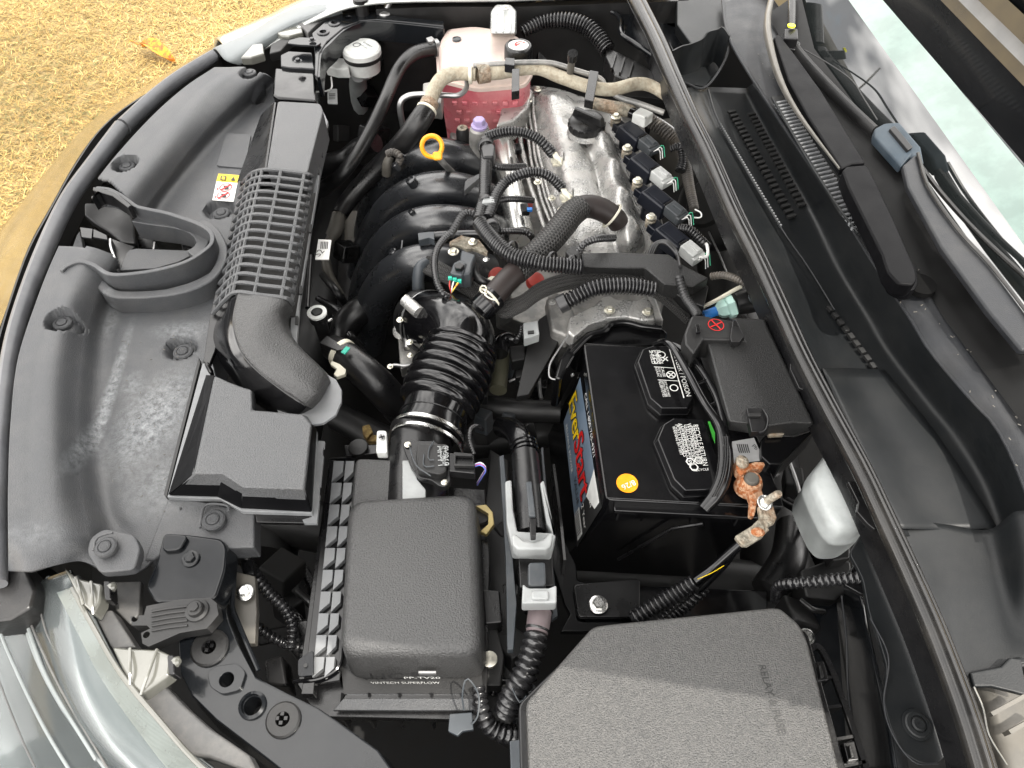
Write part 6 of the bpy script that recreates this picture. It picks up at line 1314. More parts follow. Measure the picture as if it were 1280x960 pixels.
g = G(); g.prism([(624, 570), (630, 568), (646, 755), (642, 812), (634, 812), (632, 700)], 86, 1.2); g.obj('carrier_rail', greyd, t, bevel=.001); g = G(); g.prism([(676, 560), (679, 558), (697, 770), (690, 775)], 84, .8); g.obj('carrier_rail', greyd, t, kind=None, bevel=.001)
g = G(); g.prism([(612, 560), (636, 575), (644, 820), (640, 920), (606, 900), (600, 700)], 78, 8); g.obj('carrier_box', plas_matt, t, bevel=.003)
tubeobj('lower_cable', loom, [(598, 860, 84, 8), (602, 885, 84, 10), (612, 908, 83, 11), (635, 918, 82, 11), (660, 915, 80, 10)], label='curled ribbed cable tucked between filter box and relay box', cat='wiring', pitch=.0045, n=14)
t = thing('small_relay', 'small black relay block beside the right side of the filter box', 'relay', (615, 760, 76))
g = G(); g.prism([(602, 736), (625, 738), (628, 778), (606, 780)], 83, 3); g.obj('relay_case', plas, t, bevel=.002)
g = G(); g.prism([(600, 785), (622, 786), (630, 820), (626, 858), (602, 858)], 81, 3); g.obj('relay_base', plas_matt, t, bevel=.002)
g = G(); g.prism([(594, 632), (608, 630), (616, 640), (618, 655), (608, 668), (600, 664), (610, 655), (610, 642)], 84, .8); g.obj('brass_hook', mat('brass_hook_metal', (.45, .36, .16), .4, metal=.7, dust=.4), t, bevel=.001)
g = G(); g.lathe(W(600, 648, 82), [(.014, 0), (.014, .01), (.012, .012)], n=20); g.obj('round_stud', plas, t)
g = G(); g.lathe(W(612, 826, 82), [(.008, 0), (.008, .006), (.004, .007)], n=16); g.obj('brass_nut', zinc, t)

# wires at the near left beside the bracket
t = thing('lamp_wiring', 'black ribbed lamp wires curling between the bracket and the filter box', 'wiring', (350, 770, 76))
tubeobj('loom', loom, [(a, b, z, r) for (a, b), z, r in zip(kH((820, 270), (850, 320), (900, 380), (950, 430), (975, 490), (970, 560)), (84, 84, 83.5, 83, 82.5, 82), (8, 8, 7.5, 7, 7, 6.5))], t, pitch=.004, n=12)
tubeobj('loom', loom, [(a, b, z, 6) for (a, b), z in zip(kH((850, 480), (900, 520), (960, 550), (1010, 560)), (82, 81.5, 81, 80))], t, pitch=.004, n=12)
g = G(); g.prism(kH((960, 470), (1030, 460), (1035, 560), (1000, 600), (960, 560)), 80, 3); g.obj('plug', plas, t, bevel=.003)
g = G(); g.prism(kH((880, 600), (940, 580), (960, 690), (890, 680)), 79, 4); g.obj('plug', plas, t, bevel=.003)
g = G(); g.prism(kH((800, 265), (840, 262), (848, 315), (810, 320)), 86, 1.5); g.obj('plug', plas, t, bevel=.002)
# ================================================================ cowl, seal, glass
E = [(902, 0), (910, 46), (943, 104), (993, 179), (1052, 267), (1093, 333), (1135, 396), (1160, 437), (1210, 497), (1243, 533), (1270, 587), (1296, 660)]
F = [(896, 20), (912, 62), (932, 110), (968, 179), (1015, 262), (1050, 333), (1088, 396), (1112, 437), (1160, 500), (1196, 545), (1235, 610), (1262, 690)]
ST = [(798, 0), (822, 52), (846, 108), (872, 165), (908, 240), (942, 310), (975, 375), (996, 432), (1022, 495), (1044, 535), (1078, 600), (1108, 665)]
t = thing('cowl_panel', 'dark plastic cowl trough with rows of vent slots below the windscreen', 'cowl panel', (1000, 300, 84))
rows = []
for e, f, s_ in zip(E[1:], F[1:], ST[1:]):
    m1 = (s_[0] * .65 + f[0] * .35, s_[1] * .65 + f[1] * .35); m2 = (s_[0] * .2 + f[0] * .8, s_[1] * .2 + f[1] * .8)
    rows.append([(s_[0] - 6, s_[1], 94), (s_[0] + 6, s_[1] + 2, 93), m1 + (90.4,), m2 + (90.2,), f + (90.6,), ((e[0] + f[0]) / 2, (e[1] + f[1]) / 2, 93.2), (e[0] - 3, e[1] + 1, 95.6), e + (96,)])
g = loft(rows[1:], 8, 8); g.obj('trough', cowlp, t, solid=.003, angle=50)
def slots(p0, p1, n, w, h, z, ang, name='vent_slot_dark', m=blackl, depth=.004, zz=.0012):
    A_, B_ = W(*p0, z), W(*p1, z); d = (B_ - A_); X = d.normalized(); M = Matrix.Rotation(math.atan2(X.y, X.x) + ang, 3, 'Z')
    sh = None
    for i in range(n):
        p = A_ + d * ((i + .5) / n)
        if sh is None: g = G(); g.box(p + Vector((0, 0, zz - depth / 2)), (h, w, depth), M); sh = g.obj(name, m, t); sh0 = p.copy()
        else:
            o = sh.copy(); sc.collection.objects.link(o); o.location = sh.location + (p - sh0); ORG[o.name] = ORG[sh.name]
for (p0, p1, n) in ((kC((368, 328))[0], kC((555, 655))[0], 24), (kC((428, 335))[0], kC((585, 620))[0], 22)): slots(p0, p1, n, .013, .0052, 90.55, R(14), zz=.001)  # raised black bars; the dark inside each slot is put into their colour
slots(kC((335, 370))[0], kC((520, 680))[0], 40, .003, .0026, 90.9, 0, zz=.001, name='seam_stitch', m=flangem)
g = G(); g.tube([(a, b, 91.0, 1.2) for a, b in kC((300, 270), (330, 360), (420, 520), (520, 685), (600, 800), (680, 930))], n=6); g.obj('seam', cowltop, t)
g = loft([[(1028, 460, 92.4), (1060, 460, 90.95), (1106, 462, 90.75)], [(1066, 545, 92.4), (1110, 540, 90.95), (1166, 535, 90.85)], [(1102, 620, 92.4), (1150, 612, 90.95), (1222, 618, 91)], [(1124, 660, 92.4), (1180, 662, 90.95), (1247, 660, 91.2)]], 6, 6); g.obj('access_lid', cowlp, t, solid=.002)
slots(kG((525, 5))[0], kG((705, 245))[0], 9, .006, .008, 90.62, 0, name='hinge_notch', zz=.0015)
g = G(); g.tube([(x_ + 1, y_, 96.3, 2.0) for x_, y_ in E], n=8); g.obj('edge_bead', cowltop, t)
# shadow side end wall with a wavy top at the far end
g = G(); g.wall([(a, b, z) for (a, b), z in zip(k13((600, 270), (650, 245), (700, 232), (760, 205), (790, 170), (840, 155), (870, 145), (905, 190)), (96, 96, 96.3, 96.5, 97, 97, 97.5, 97))], 6, .25); g.obj('end_wall', cowlp, t)
g = G(); g.prism(k13((610, 290), (900, 200), (880, 330), (770, 460), (640, 440)), 91, .4); g.obj('end_floor', cowlp, t)
g = G(); g.tube([(a, b, z, 1.5) for (a, b), z in zip(k13((895, 200), (885, 310), (775, 465), (660, 440)), (96, 94, 91.6, 91.6))], n=6); g.obj('end_bead', cowltop, t)
# upper cowl (under the wipers)
U = [(1000, -40), (975, 30), (1040, 130), (1080, 195), (1120, 262), (1150, 312), (1190, 362), (1225, 410), (1262, 455), (1300, 505), (1340, 560), (1380, 620)]
rows = []
for e, u in zip(E, U):
    rows.append([e + (96.2,), (e[0] * .7 + u[0] * .3, e[1] * .7 + u[1] * .3, 96.8), (e[0] * .35 + u[0] * .65, e[1] * .35 + u[1] * .65, 97), u + (97.5,)])
g = loft(rows, 8, 8); g.obj('upper_panel', cowltop, t, solid=.003)
L0, L1 = kC((505, 295))[0], kC((765, 690))[0]; g = G(); g.prism(kC((490, 290), (535, 285), (640, 450), (700, 540), (760, 640), (775, 690), (755, 700), (700, 640), (600, 480)), 97.4, .3); g.obj('grille_base', blackl, t)
slots(kC((514, 305))[0], kC((755, 690))[0], 34, .020, .0030, 97.6, R(12), name='grille_slat', m=flangem, zz=.003)
g = G(); g.tube([(a, b, 97.8, 1.6) for a, b in kC((497, 300), (600, 480), (690, 620), (750, 700))], n=6); g.tube([(a, b, 97.8, 1.6) for a, b in kC((535, 290), (640, 450), (720, 570), (770, 680))], n=6); g.obj('grille_frame', cowlp, t)
c = W(*kC((940, 852))[0], 98.0); g = G(); g.lathe(c, [(.0165, -.006), (.0165, .0008)], n=32); g.obj('pivot_hole_shade', mat('painted_well_shade', (.003, .003, .003), .8, spec=.1), t)  # flat black disc; the pivot hole's shade is put into its colour
# near end of the cowl: plastic side cover with pin
t = thing('side_cover', 'dark plastic cover flap with one big round pin at the near right corner', 'cover panel', (1150, 850, 84))
rows = [[(1085, 655, 92), (1120, 650, 91.6), (1180, 655, 91), (1235, 662, 91.4), (1268, 640, 94.6), (1300, 640, 96)],
        [(1100, 690, 92), (1135, 690, 91.6), (1185, 705, 91), (1245, 720, 91.4), (1280, 700, 94), (1310, 700, 95.4)],
        [(1128, 740, 91.8), (1160, 745, 91.6), (1196, 755, 91.2), (1250, 770, 91.5), (1285, 770, 92.8), (1320, 770, 94)],
        [(1150, 790, 91.6), (1184, 800, 91.6), (1200, 810, 91.4), (1250, 830, 91.6), (1290, 830, 92), (1330, 830, 92.6)],
        [(1170, 840, 91.6), (1200, 850, 92), (1214, 850, 91.6), (1240, 842, 91.6), (1262, 826, 91.6), (1290, 826, 91.6)]]
g = loft(rows, 6, 6); g.obj('cover_sheet', cowlp, t, solid=.003, angle=60)
fl = kK((325, 245), (370, 170), (430, 165), (440, 260), (500, 350), (470, 420), (510, 520), (590, 650), (640, 720), (665, 900), (620, 945), (560, 945), (500, 905), (460, 820), (440, 740), (450, 620), (420, 520), (390, 440), (370, 330), (345, 280))
g = G(); g.prism(fl, 91, .5, round_=.006); g.obj('flap', cowlp, t, bevel=.001)
g = G(); g.tube([(a, b, 91.2, 1.2) for a, b in kK((395, 460), (455, 590), (440, 740), (470, 850), (540, 940), (620, 945))], n=6); g.obj('flap_edge', cowltop, t)
clip(t, 1147, 906, 91.2, 14, cowlp)
c = W(1147, 906, 91.1); g = G(); g.lathe(c, [(19 * S(c), 0), (18 * S(c), .002), (15 * S(c), .002), (14.5 * S(c), 0)], n=32, cap=False); g.obj('pin_ring', cowlp, t)
g = G(); g.prism(kK((470, 420), (520, 350), (560, 430), (620, 600), (635, 712), (580, 640), (520, 540)), 88, .5); g.obj('grey_web', grain_cover, t)
t = thing('fender_apron', 'black painted inner fender apron with a long pressed ridge at the near right', 'fender', (1080, 850, 70))
g = loft([[(1040, 735, 74), (1066, 740, 84), (1080, 752, 86), (1092, 780, 82)], [(1050, 800, 72), (1078, 800, 84), (1092, 810, 86), (1108, 840, 80)], [(1060, 870, 72), (1094, 870, 84), (1108, 880, 86), (1124, 900, 80)], [(1070, 960, 72), (1108, 960, 84), (1122, 965, 86), (1140, 980, 80)], [(1080, 1040, 72), (1118, 1040, 84), (1132, 1040, 86), (1150, 1050, 80)]], 8, 8); g.obj('apron_ridge', bodyblk, t, solid=.003)
g = G(); g.tube([(1052, 745, 84, 1.4), (1058, 800, 84, 1.4), (1060, 860, 84, 1.4), (1066, 915, 84, 1.4)], n=6); g.obj('seam_edge', cowltop, t)
g = G(); g.prism([(1000, 760), (1045, 740), (1060, 960), (1050, 1100), (1010, 1100), (1005, 850)], 78, 1); g.obj('apron_floor', bodyblk, t)
bolt(t, *kK((182, 522))[0], 84, 10, chrome)
t = thing('near_fender_edge', 'dusty pale grey fender edge and dark trim in the bottom right corner', 'fender', (1250, 930, 80))
g = loft([[(1205, 862, 90), (1230, 850, 91), (1262, 845, 90), (1300, 842, 90)], [(1218, 890, 90), (1240, 880, 91.5), (1270, 876, 91), (1310, 872, 91)], [(1228, 930, 90), (1250, 925, 91.5), (1280, 918, 91.5), (1320, 914, 91.5)], [(1236, 980, 90), (1260, 980, 92), (1290, 970, 92), (1330, 960, 92)], [(1240, 1060, 90), (1270, 1060, 92), (1300, 1050, 92), (1340, 1040, 92)]], 6, 6); g.obj('edge_panel', dullbr, t, solid=.004)
g = G(); g.prism(kK((725, 640), (830, 620), (860, 590), (900, 595), (920, 720), (800, 690), (740, 690)), 92.6, .5); g.obj('dark_trim', cowlp, t, bevel=.002)
g = G(); g.tube([(a, b, 93, 1.2) for a, b in kK((740, 690), (770, 760), (790, 850), (850, 950))], n=6); g.obj('pale_bead', clearlug, t)
for q_ in ((800, 780), (860, 840)): g = G(); g.wall([(a, b, 93.2) for a, b in kK(q_, (q_[0] + 110, q_[1] - 60))], 1, .3); g.obj('trim_rib', dullbr, t)

# bonnet seal
SP = [(790, -12, 97, 11), (795, 0, 97, 11), (818, 46, 97, 11.5), (838, 92, 97, 12), (860, 142, 97, 12), (885, 192, 97, 12.5), (918, 267, 97, 13), (947, 325, 97, 13.5), (977, 390, 97, 14), (1003, 447, 97, 14.5), (1037, 513, 97, 15.5), (1077, 587, 97, 16.5), (1106, 649, 97, 17.5), (1135, 712, 97, 19), (1165, 780, 97, 20), (1190, 844, 97, 21), (1210, 900, 97, 22), (1230, 965, 97, 23), (1250, 1040, 97, 24)]
t = thing('bonnet_seal', 'long dark rubber sealing strip running along the cowl from corner to corner', 'seal', (1000, 450, 92))
tubeobj('seal_bulb', stripm, [(a - 2, b, z, r * .72) for a, b, z, r in SP], t, n=20, ell=.9)
tubeobj('seal_lip', stripm, [(a + 8, b + 1, z - 1, r * .42) for a, b, z, r in SP], t, n=12)
g = G(); g.wall([(a - 2, b, 96) for a, b, z, r in SP], 4.5, .4); g.obj('seal_flange', plas, t)
tubeobj('seal_lip', plas, [(a - 10, b + 1, z - 1.2, r * .16) for a, b, z, r in SP], t, n=8)
g = G(); g.prism(kF((985, 520), (995, 520), (1055, 650), (1045, 665), (1020, 655), (985, 580)), 94, .6); g.obj('seal_clip', plas, t, bevel=.001)
g = G(); g.prism(kK((320, 5), (345, 0), (425, 150), (410, 165), (385, 145), (350, 105), (355, 75)), 95, .6); g.obj('seal_clip', plas, t, bevel=.001)

# windscreen: a rising sheet of glass behind the cowl
glass = mat('windscreen_glass', (.012, .014, .014), .03, rvar=.01, spec=.6, ior=2.15, coat=0)
band_m = mat('windscreen_mint_band', (.085, .125, .11), .05, rvar=.01, spec=.5, ior=1.8)
t = thing('windscreen', 'windscreen glass reflecting grey clouds with a pale mint band', 'windscreen', (1150, 200, 98))
A_ = W(985, 25, 98.5); B_ = W(1290, 470, 98.5); X = (B_ - A_).normalized(); Yh = Vector((-X.y, X.x, 0)); Yh = Yh if Yh.x > 0 else -Yh
Y = (Yh * math.cos(R(24)) + Vector((0, 0, math.sin(R(24))))).normalized(); GN = X.cross(Y); GN = GN if GN.z > 0 else -GN
def hit(px, py):      # point of the glass plane shown at px, py
    o_ = Vector((0, 0, CAM_Z)); d = (W(px, py, 0) - o_).normalized(); k_ = (A_ - o_).dot(GN) / d.dot(GN); return o_ + d * k_
g = G()
def quad(g, a, b, c, d, o_=0): g.add([v + GN * o_ for v in (a, b, c, d)], [(0, 1, 2, 3)])
quad(g, A_ - X * 1.2, B_ + X * .5, B_ + X * .5 + Y * .75, A_ - X * 1.2 + Y * .75); g.obj('glass_pane', glass, t, solid=.005)
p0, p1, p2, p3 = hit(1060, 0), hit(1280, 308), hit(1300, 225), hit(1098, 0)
d1 = (p1 - p0).normalized(); g = G(); quad(g, p0 - d1 * .4, p1 + d1 * .3, p2 + d1 * .3, p3 - d1 * .4, .0015); g.obj('mint_band', band_m, t)  # pale mint strip laid just above the glass
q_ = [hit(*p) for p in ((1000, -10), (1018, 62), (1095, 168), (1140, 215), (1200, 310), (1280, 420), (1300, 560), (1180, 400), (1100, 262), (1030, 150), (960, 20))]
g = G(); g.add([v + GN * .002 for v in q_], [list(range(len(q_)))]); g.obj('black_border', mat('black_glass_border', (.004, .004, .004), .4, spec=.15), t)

def gz(pts, up, *r):      # px outline lifted up cm above the glass
    o_ = []
    for p in pts:
        h_ = hit(p[0], p[1]); q2 = h_.z * 100 + up; o_.append((p[0], p[1], q2) + tuple(r))
    return o_
# wiper arms and blade
t = w1 = thing('windscreen_wiper', 'dark wiper with boxy pivot head lying over the cowl grille', 'wiper', (1100, 300, 97), 'windscreen wipers')
g = G(); g.prism(kC((497, 112), (540, 240), (600, 350), (700, 507), (735, 492), (774, 488), (640, 270), (545, 140), (512, 100)), 100.2, 1.2); g.obj('arm_channel', satin, t, bevel=.003)
g = G(); g.tube([(a, b, 100.0, r) for (a, b), r in zip(kC((490, -5), (478, 60), (482, 120), (512, 230), (570, 340), (694, 506)), (6, 7, 7, 5.5, 3.5, 1.6))], n=12, ell=.6); g.obj('arm_edge', armm, t)
g = G(); g.prism(kC((703, 512), (715, 498), (770, 493), (785, 505), (860, 660), (925, 810), (928, 840), (915, 855), (870, 850), (838, 815), (820, 760), (720, 560)), 100.6, 2, round_=.004); g.obj('pivot_head', satin, t, bevel=.003)
g = G(); g.prism(kC((836, 800), (925, 790), (932, 850), (920, 872), (880, 868), (850, 850)), 99, 1.6, round_=.006); g.obj('pivot_cap', satin, t, bevel=.003)
t = w2 = thing('windscreen_wiper', 'wiper resting on the glass with blue grey hook connector', 'wiper', (1080, 150, 100), 'windscreen wipers')
g = G(); g.tube(gz(kC((535, 115), (600, 195), (700, 300), (800, 395)), .9, 8), n=12, ell=.55); g.obj('blade_frame', plas_matt, t)
g = G(); g.prism(gz(kC((525, 118), (560, 110), (580, 130), (560, 150), (535, 145)), 1.4), 0, 1); g.obj('end_cap', plas, t, bevel=.002)
slate = mat('slate_connector', (.024, .034, .044), .45, dust=.1, spec=.2)
g = G(); g.prism(gz(kC((800, 385), (830, 368), (875, 365), (940, 440), (950, 490), (935, 497), (910, 465), (880, 500), (798, 410)), 1.6), 0, 1.2); g.obj('hook_connector', slate, t, bevel=.003)
g = G(); g.prism(gz(kC((845, 385), (860, 375), (915, 440), (900, 450)), 1.9), 0, .6); g.obj('hook_slot', plas, t, bevel=.001)
g = G(); g.tube(gz(kC((590, 150), (660, 190), (730, 240), (770, 300), (808, 360)), 1.2, .9), n=6); g.obj('washer_tube', blackl, t)
g = G(); g.tube(gz(kC((935, 495), (1000, 580), (1100, 690), (1250, 830), (1330, 900)), 1, 3), n=8); g.obj('blade_rubber', stripm, t)
t = w2
g = G(); g.prism(kC((885, 495), (930, 455), (960, 560), (1050, 690), (1150, 800), (1270, 960), (1330, 1050), (1240, 1050), (1140, 930), (1000, 740), (900, 560)), 101.5, .9); g.obj('arm_blade', cowltop, t, bevel=.003)
g = G(); g.tube([(a, b, 101.8, 2.2) for a, b in kC((930, 460), (962, 560), (1050, 688), (1150, 798), (1270, 955), (1330, 1045))], n=8); g.obj('arm_edge', stripm, t)
t = w1
g = G(); g.tube(gz(kC((552, -20), (552, 40), (550, 100)), .9, 5), n=12); g.obj('blade_end', stripm, t); g = G(); g.prism(gz(kC((530, 85), (570, 85), (572, 115), (528, 115)), 2.4), 0, 2); g.obj('end_clip', plas, t, bevel=.002)
g = G(); g.lathe(W(*gz([(989, 33)], 2.6)[0]), [(.006, 0), (.006, .002)], n=16); g.obj('yellow_dot', mat('yellow_dot_paint', (.8, .8, .02), .4), t)

# raised bonnet above
t = thing('raised_bonnet', 'raised black underside of the bonnet with reinforcing ribs painted with a tan grass reflection above the windscreen', 'bonnet', (1200, 60, 110))
a_, b_ = W(1092, -10, 118), W(1300, 232, 118); XB = (b_ - a_).normalized(); NB = Vector((-XB.y, XB.x, 0)); NB = NB if NB.x < 0 else -NB   # towards the car's front
YB = (NB * math.cos(R(61)) + Vector((0, 0, math.sin(R(61))))).normalized()
c0, c1 = a_ - XB * .55, b_ + XB * .42
NN = XB.cross(YB).normalized(); NN = NN if NN.z < 0 or NN.x < 0 else -NN
def bon(u, v, o_=0): return c0.lerp(c1, u) + YB * v + NN * o_
g = G(); T_ = [bon(0, 0), bon(1, 0), bon(1, 1.15), bon(0, 1.15)]; g.add(T_ + [v - NN * .02 for v in T_], [(0, 1, 2, 3), (7, 6, 5, 4), (0, 4, 5, 1), (1, 5, 6, 2), (2, 6, 7, 3), (3, 7, 4, 0)]); g.obj('panel', bodyblk, t, bevel=.004)
tan_refl = mat('rib_painted_reflection', (.05, .036, .013), .3, metal=.4, coat=.5)  # dry grass reflection put into the rib colour as tan
for v, m_, w_ in ((.10, tan_refl, .008), (.118, flangem, .008), (.136, tan_refl, .008)):
    g = G(); g.add([bon(0, v, .003), bon(1, v, .003), bon(1, v + w_, .012), bon(0, v + w_, .012), bon(1, v + w_ * 2, .003), bon(0, v + w_ * 2, .003)], [(0, 1, 2, 3), (3, 2, 4, 5)]); g.obj('rib', m_, t)

# brake fluid reservoir
t = thing('brake_reservoir', 'milky white fluid reservoir partly hidden below the rubber seal', 'reservoir', (1040, 620, 78))
P_ = kG((560, 552), (520, 560), (490, 600), (450, 650), (440, 690), (445, 710), (470, 770), (510, 850), (545, 885), (620, 885), (680, 840), (720, 800), (680, 690))
g = G(); T_ = rounded([W(a, b, 88) for a, b in P_], .01); c = sum(T_, Vector()) / len(T_)
lv = [[c + (v - c) * k_ + Vector((0, 0, dz)) for v in T_] for k_, dz in ((.8, .02), (.93, .016), (.985, .006), (1.0, -.004), (1.03, -.006), (1.03, -.012), (.99, -.014), (.97, -.05))]
n_ = len(T_); vv = [v for l_ in lv for v in l_]; ff = [list(range(n_)), ]
for j in range(len(lv) - 1):
    for i in range(n_): ff.append((j * n_ + i, (j + 1) * n_ + i, (j + 1) * n_ + (i + 1) % n_, j * n_ + (i + 1) % n_))
g.add(vv, ff); g.obj('tank', milky, t, angle=60)
# ribbed conduit and dark clutter at the right
t = thing('apron_conduit', 'short ribbed conduit entering the dark cover flap at the right', 'wiring', (1030, 725, 84))
tubeobj('loom', loom, [(a, b, z, r) for (a, b), z, r in zip(kK((75, 400), (85, 355), (130, 345), (200, 340), (280, 332), (375, 326)), (82, 85, 87, 88, 88.5, 89), (5, 6, 6.5, 7, 7.5, 8))], t, pitch=.0042, n=14)
g = G(); g.prism(kK((350, 260), (375, 290), (385, 380), (365, 380), (310, 350), (330, 300)), 89, .6); g.obj('gland', plas, t, bevel=.001)
tubeobj('small_hose', rubber, [(a, b, z, 3.5) for (a, b), z in zip(kK((160, 400), (200, 430), (240, 440)), (84, 84, 83))], t)
t = thing('coolant_pump', 'dark clutter of brackets and hoses under the white reservoir', 'bracket', (1000, 680, 70))
g = G(); g.prism(kK((160, 300), (270, 260), (330, 270), (340, 360), (280, 400), (180, 390)), 80, 4); g.obj('bracket_plate', plas_matt, t, bevel=.003)
tubeobj('hose_wall', rubber, [(960, 740, 76, 22), (985, 700, 76, 22), (990, 660, 74, 20)], t); g = G(); g.prism(kK((260, 200), (330, 200), (330, 260), (270, 270)), 82, 3); g.obj('mount', plas_matt, t, bevel=.003)
tubeobj('pipe', steel, [(980, 560, 74, 3), (1000, 620, 76, 3), (995, 650, 78, 3)], t)
# far side clutter: large corrugated duct, ledge and strut plate
t = thing('far_conduit', 'thick ribbed black conduit curving along the far side under the seal', 'wiring', (740, 60, 86))
tubeobj('loom', loom, [(a, b, z, r) for (a, b), z, r in zip(k13((-200, 170), (-100, 120), (0, 108), (80, 118), (150, 150), (210, 210), (255, 270)), (92, 93, 93.5, 93.5, 93, 92, 91), (7, 8, 9, 9.5, 10, 10, 10))], t, pitch=.0045, n=16)
g = G(); g.prism(k13((250, 250), (300, 270), (420, 330), (540, 410), (560, 450), (500, 440), (380, 430), (290, 400), (240, 300)), 91.4, 3); g.obj('loom_trough', rubber, t, bevel=.004)
for a, b in ((300, 300), (345, 325), (390, 350)): g = G(); g.wall([(x_, y_, 92) for x_, y_ in k13((a, b - 20), (a - 25, b + 60))], .8, .3); g.obj('trough_rib', rubber, t)
t = thing('strut_plate', 'black painted inner wing panel with a bolt at the far side', 'body panel', (800, 30, 86))
g = G(); g.prism(k13((210, -40), (230, 40), (290, 70), (330, 130), (340, 200), (450, 270), (540, 330), (500, 200), (400, 20), (370, -40)), 93, .6); g.obj('panel', bodyblk, t, bevel=.003)
g = G(); g.tube([(a, b, 93.4, 3) for a, b in k13((225, 40), (250, 55), (300, 75), (325, 110), (330, 180), (400, 230), (500, 300))], n=10); g.obj('pressed_edge', bodyblk, t)
bolt(t, *k13((268, 12))[0], 93.6, 7, bodyblk)
g = G(); g.prism(k13((480, -60), (500, 90), (580, 100), (670, 110), (770, 180), (760, 210), (700, 235), (600, 270), (560, 200), (480, 60), (400, -60), (860, -60), (850, 60), (780, 100)), 91, 1.0); g.obj('shelf', bodyblk, t, bevel=.003)
g = G(); g.prism([(846, -10), (903, -10), (908, 44), (888, 48), (868, 60), (846, 30)], 95, 2); g.obj('shelf_corner', cowlp, t, bevel=.003)
# far side engine clutter
t = thing('far_clutter', 'dark brackets and hoses packed behind the pink tank', 'bracket', (720, 60, 76))
for i in range(16):
    random.seed(40 + i); a = 440 + random.random() * 380; b = 12 + random.random() * 60
    g = G(); g.box(W(a, b, 82 + random.random() * 6), (.03 + random.random() * .05, .02 + random.random() * .03, .03), Euler((random.random() * .6, random.random() * .6, random.random() * 3)).to_matrix()); g.obj('bracket_piece', random.choice([plas, plas_matt, dirt, greyd]), t, bevel=.003)
for i in range(8):
    random.seed(70 + i); a = 430 + i * 50; tubeobj('hose_piece', rubber, [(a, 30, 84, 5), (a + 20, 50 + random.random() * 30, 82, 6), (a + 60, 60 + random.random() * 30, 80, 6)], t)
t = thing('deep_clutter', 'dim pipes, plugs and brackets deep between radiator and engine', 'bracket', (440, 300, 60))
for i in range(46):
    random.seed(200 + i)
    a, b = random.choice([(410 + random.random() * 60, 90 + random.random() * 330), (600 + random.random() * 110, 420 + random.random() * 150), (350 + random.random() * 70, 660 + random.random() * 150), (900 + random.random() * 120, 200 + random.random() * 300), (600 + random.random() * 40, 640 + random.random() * 250), (980 + random.random() * 60, 600 + random.random() * 180)])
    z = 68 + random.random() * 10
    if i % 3: g = G(); g.box(W(a, b, z), (.015 + random.random() * .04, .012 + random.random() * .03, .03), Euler((random.random() * .5, random.random() * .5, random.random() * 3)).to_matrix()); g.obj('bracket_piece', random.choice([plas, plas_matt, plas_matt, dirt, greyd, plas]), t, bevel=.003)
    else: tubeobj('hose_piece', random.choice([rubber, loom, rubber]), [(a - 15, b - 20, z, 4), (a + random.random() * 20, b, z + 2, 5), (a + 20, b + 25, z - 2, 5)], t)

# small fittings between the throttle and the battery
t = thing('hanging_sensor', 'dusty olive sensor body with black rubber boot hanging beside the intake bellows', 'sensor', (627, 470, 72))
olive = mat('dusty_olive_plastic', (.07, .068, .045), .5, dust=.4, dustcol=(.16, .15, .11))
tubeobj('sensor_body', olive, [(a, b, 80, 11) for a, b in kE((790, 520), (782, 600), (776, 665))], t, n=18)
for k_ in range(4): band(t, 'boot_ring', gloss, [(a, b, 82.5) for a, b in kE((785 - k_ * 4, 470 + k_ * 12), (783 - k_ * 4, 482 + k_ * 12))], 11 + k_ * .6, h=.003, k=1.12)
tubeobj('rubber_boot', gloss, [(a, b, 83, r) for (a, b), r in zip(kE((850, 465), (815, 455), (785, 475), (780, 520)), (5, 8, 10, 11))], t, n=18)
tubeobj('lead', loom, [(a, b, 84, 3.4) for a, b in kE((845, 470), (865, 440), (870, 410))], t, pitch=.003, n=10)
t = thing('plug_cluster', 'small black plugs and clips beside the dark bracket left of the battery', 'connector', (655, 450, 76))
for P_, z in ((((820, 490), (880, 480), (885, 540), (830, 550)), 82), (((840, 560), (890, 555), (885, 610), (845, 615)), 80), (((700, 660), (730, 640), (735, 690), (705, 690)), 82)):
    g = G(); g.prism(kE(*P_), z, 2); g.obj('plug', plas_matt, t, bevel=.002)
tubeobj('thin_pipe', steel, [(a, b, 78, 2.5) for a, b in kE((940, 620), (945, 680), (950, 700))], t); tubeobj('thin_pipe', steel, [(a, b, 79, 1.6) for a, b in kE((820, 630), (850, 620), (875, 640))], t)
tubeobj('cross_pipe', plas_matt, [(570, 500, 75, 14), (630, 512, 75, 15), (700, 515, 75, 14)], label='broad dark pipe crossing low between bellows and battery', cat='pipe', n=20)
t = thing('rusty_bracket', 'small rusty yellow brown bracket beside the hose clamp lug', 'bracket', (465, 545, 78))
rb2 = mat('brown_rust', (.12, .07, .02), .8, col2=(.28, .20, .07), nscale=160, bump=1, bscale=300, contrast=(.4, .6))
g = G(); g.prism(kE((232, 808), (262, 800), (275, 830), (250, 860), (235, 840)), 80, 1); g.obj('bracket_leg', rb2, t, bevel=.001)
g = G(); g.prism(kE((250, 845), (330, 840), (325, 868), (255, 870)), 79.5, .8); g.obj('bracket_leg', rb2, t, bevel=.001)
t = thing('radiator_bracket', 'dark bracket with round washer above the filter box rail', 'bracket', (440, 566, 80))
g = G(); g.prism([(430, 556), (474, 556), (480, 566), (432, 570)], 83, 1); g.obj('plate', plas, t, bevel=.001)
g = G(); g.lathe(W(448, 560, 83.5), [(.012, 0), (.011, .003), (.006, .004)], n=20); g.obj('washer', plas_matt, t)
p = W(477, 546, 89.9)
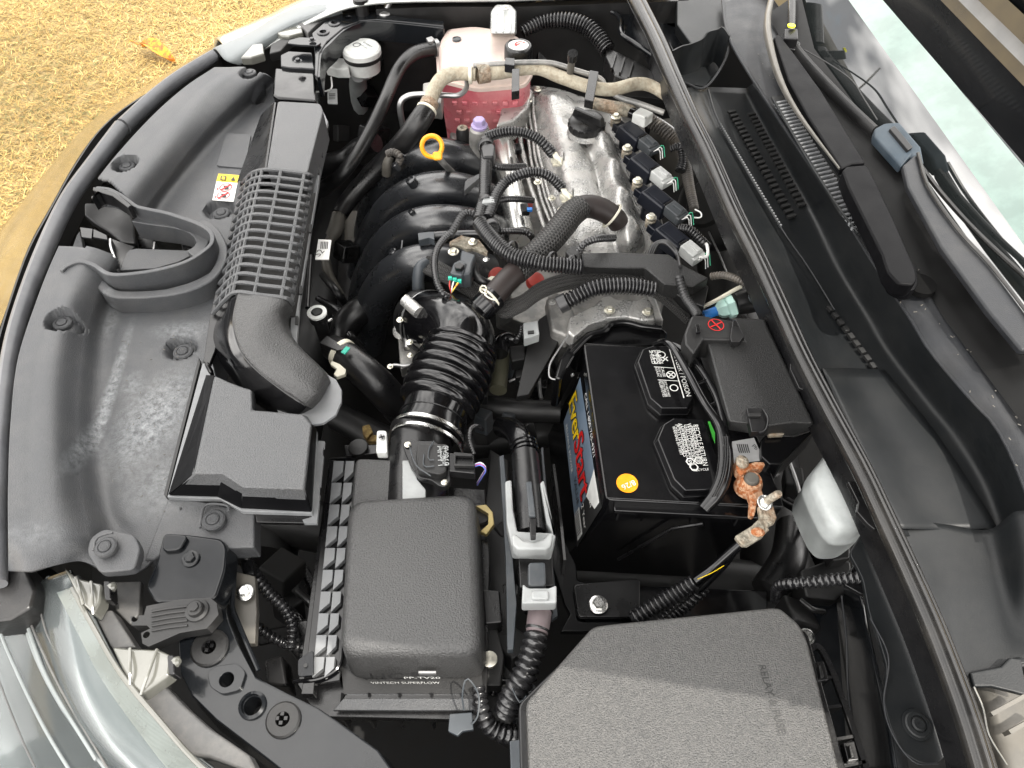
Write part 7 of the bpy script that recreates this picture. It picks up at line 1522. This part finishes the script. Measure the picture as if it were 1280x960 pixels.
for a_ in (.4, 1.97): g = G(); g.box(p, (.006, .0014, .0012), Matrix.Rotation(a_, 3, 'Z')); g.obj('cross_slot', blackl, bpy.data.objects['intake_hose'])
t = thing('hood_stop', 'dim round black knob and fittings left of the tall valve', 'knob', (380, 430, 80))
tubeobj('fitting', chrome, [(a, b, 85, 1.8) for a, b in kE((95, 390), (112, 380))], t); tubeobj('fitting', plas, [(a, b, 84, 5) for a, b in kE((60, 400), (95, 395))], t)
tubeobj('thin_hose', rubber, [(388, 320, 80, 3), (386, 350, 80, 3), (384, 385, 80, 3)], t)

# grit and bits of dry grass blown onto the cowl and the radiator cover
random.seed(5); g = G()
def speck(x_, y_, z_, s0): 
    p_ = W(x_, y_, z_); a_ = random.random() * 3.14; M_ = Matrix.Rotation(a_, 3, 'Z'); l_ = s0 * random.uniform(.6, 2.6); g.box(p_ + Vector((0, 0, .0006)), (l_, s0 * .5, .0006), M_)
for i in range(70):
    k_ = random.randrange(len(E) - 3) + 2; f_ = random.random(); w_ = random.random()
    e = (E[k_][0] * f_ + E[k_ - 1][0] * (1 - f_), E[k_][1] * f_ + E[k_ - 1][1] * (1 - f_)); u = (U[k_][0] * f_ + U[k_ - 1][0] * (1 - f_), U[k_][1] * f_ + U[k_ - 1][1] * (1 - f_))
    speck(e[0] + (u[0] - e[0]) * w_, e[1] + (u[1] - e[1]) * w_, 96.9 + .6 * w_, .0016)
for i in range(60): speck(random.uniform(140, 240), random.uniform(420, 660), 90.2, .0012)
g.obj('wind_blown_grit', dullbr, label='tiny bits of dry grass and grit scattered on the cowl and grey cover', cat='debris', kind='stuff')
# near side wing that the engine bay ends against (just below the frame)
secs = []
for x_ in (-.62, -.45, -.2, .2, .6, 1.12):
    b_y = .10 if x_ < -.5 else 0
    secs.append([(x_, -.02 + b_y * .6, .70), (x_, -.02 + b_y, .86), (x_, -.05 + b_y, .895), (x_, -.12 + b_y, .89), (x_, -.20 + b_y, .82), (x_, -.25 + b_y, .62), (x_, -.24 + b_y, .30)])
g = loft(secs, 4, 5, world=True); g.obj('near_wing', pearl, label='silver near side wing panel along the bottom edge of the engine bay', cat='fender', angle=70)
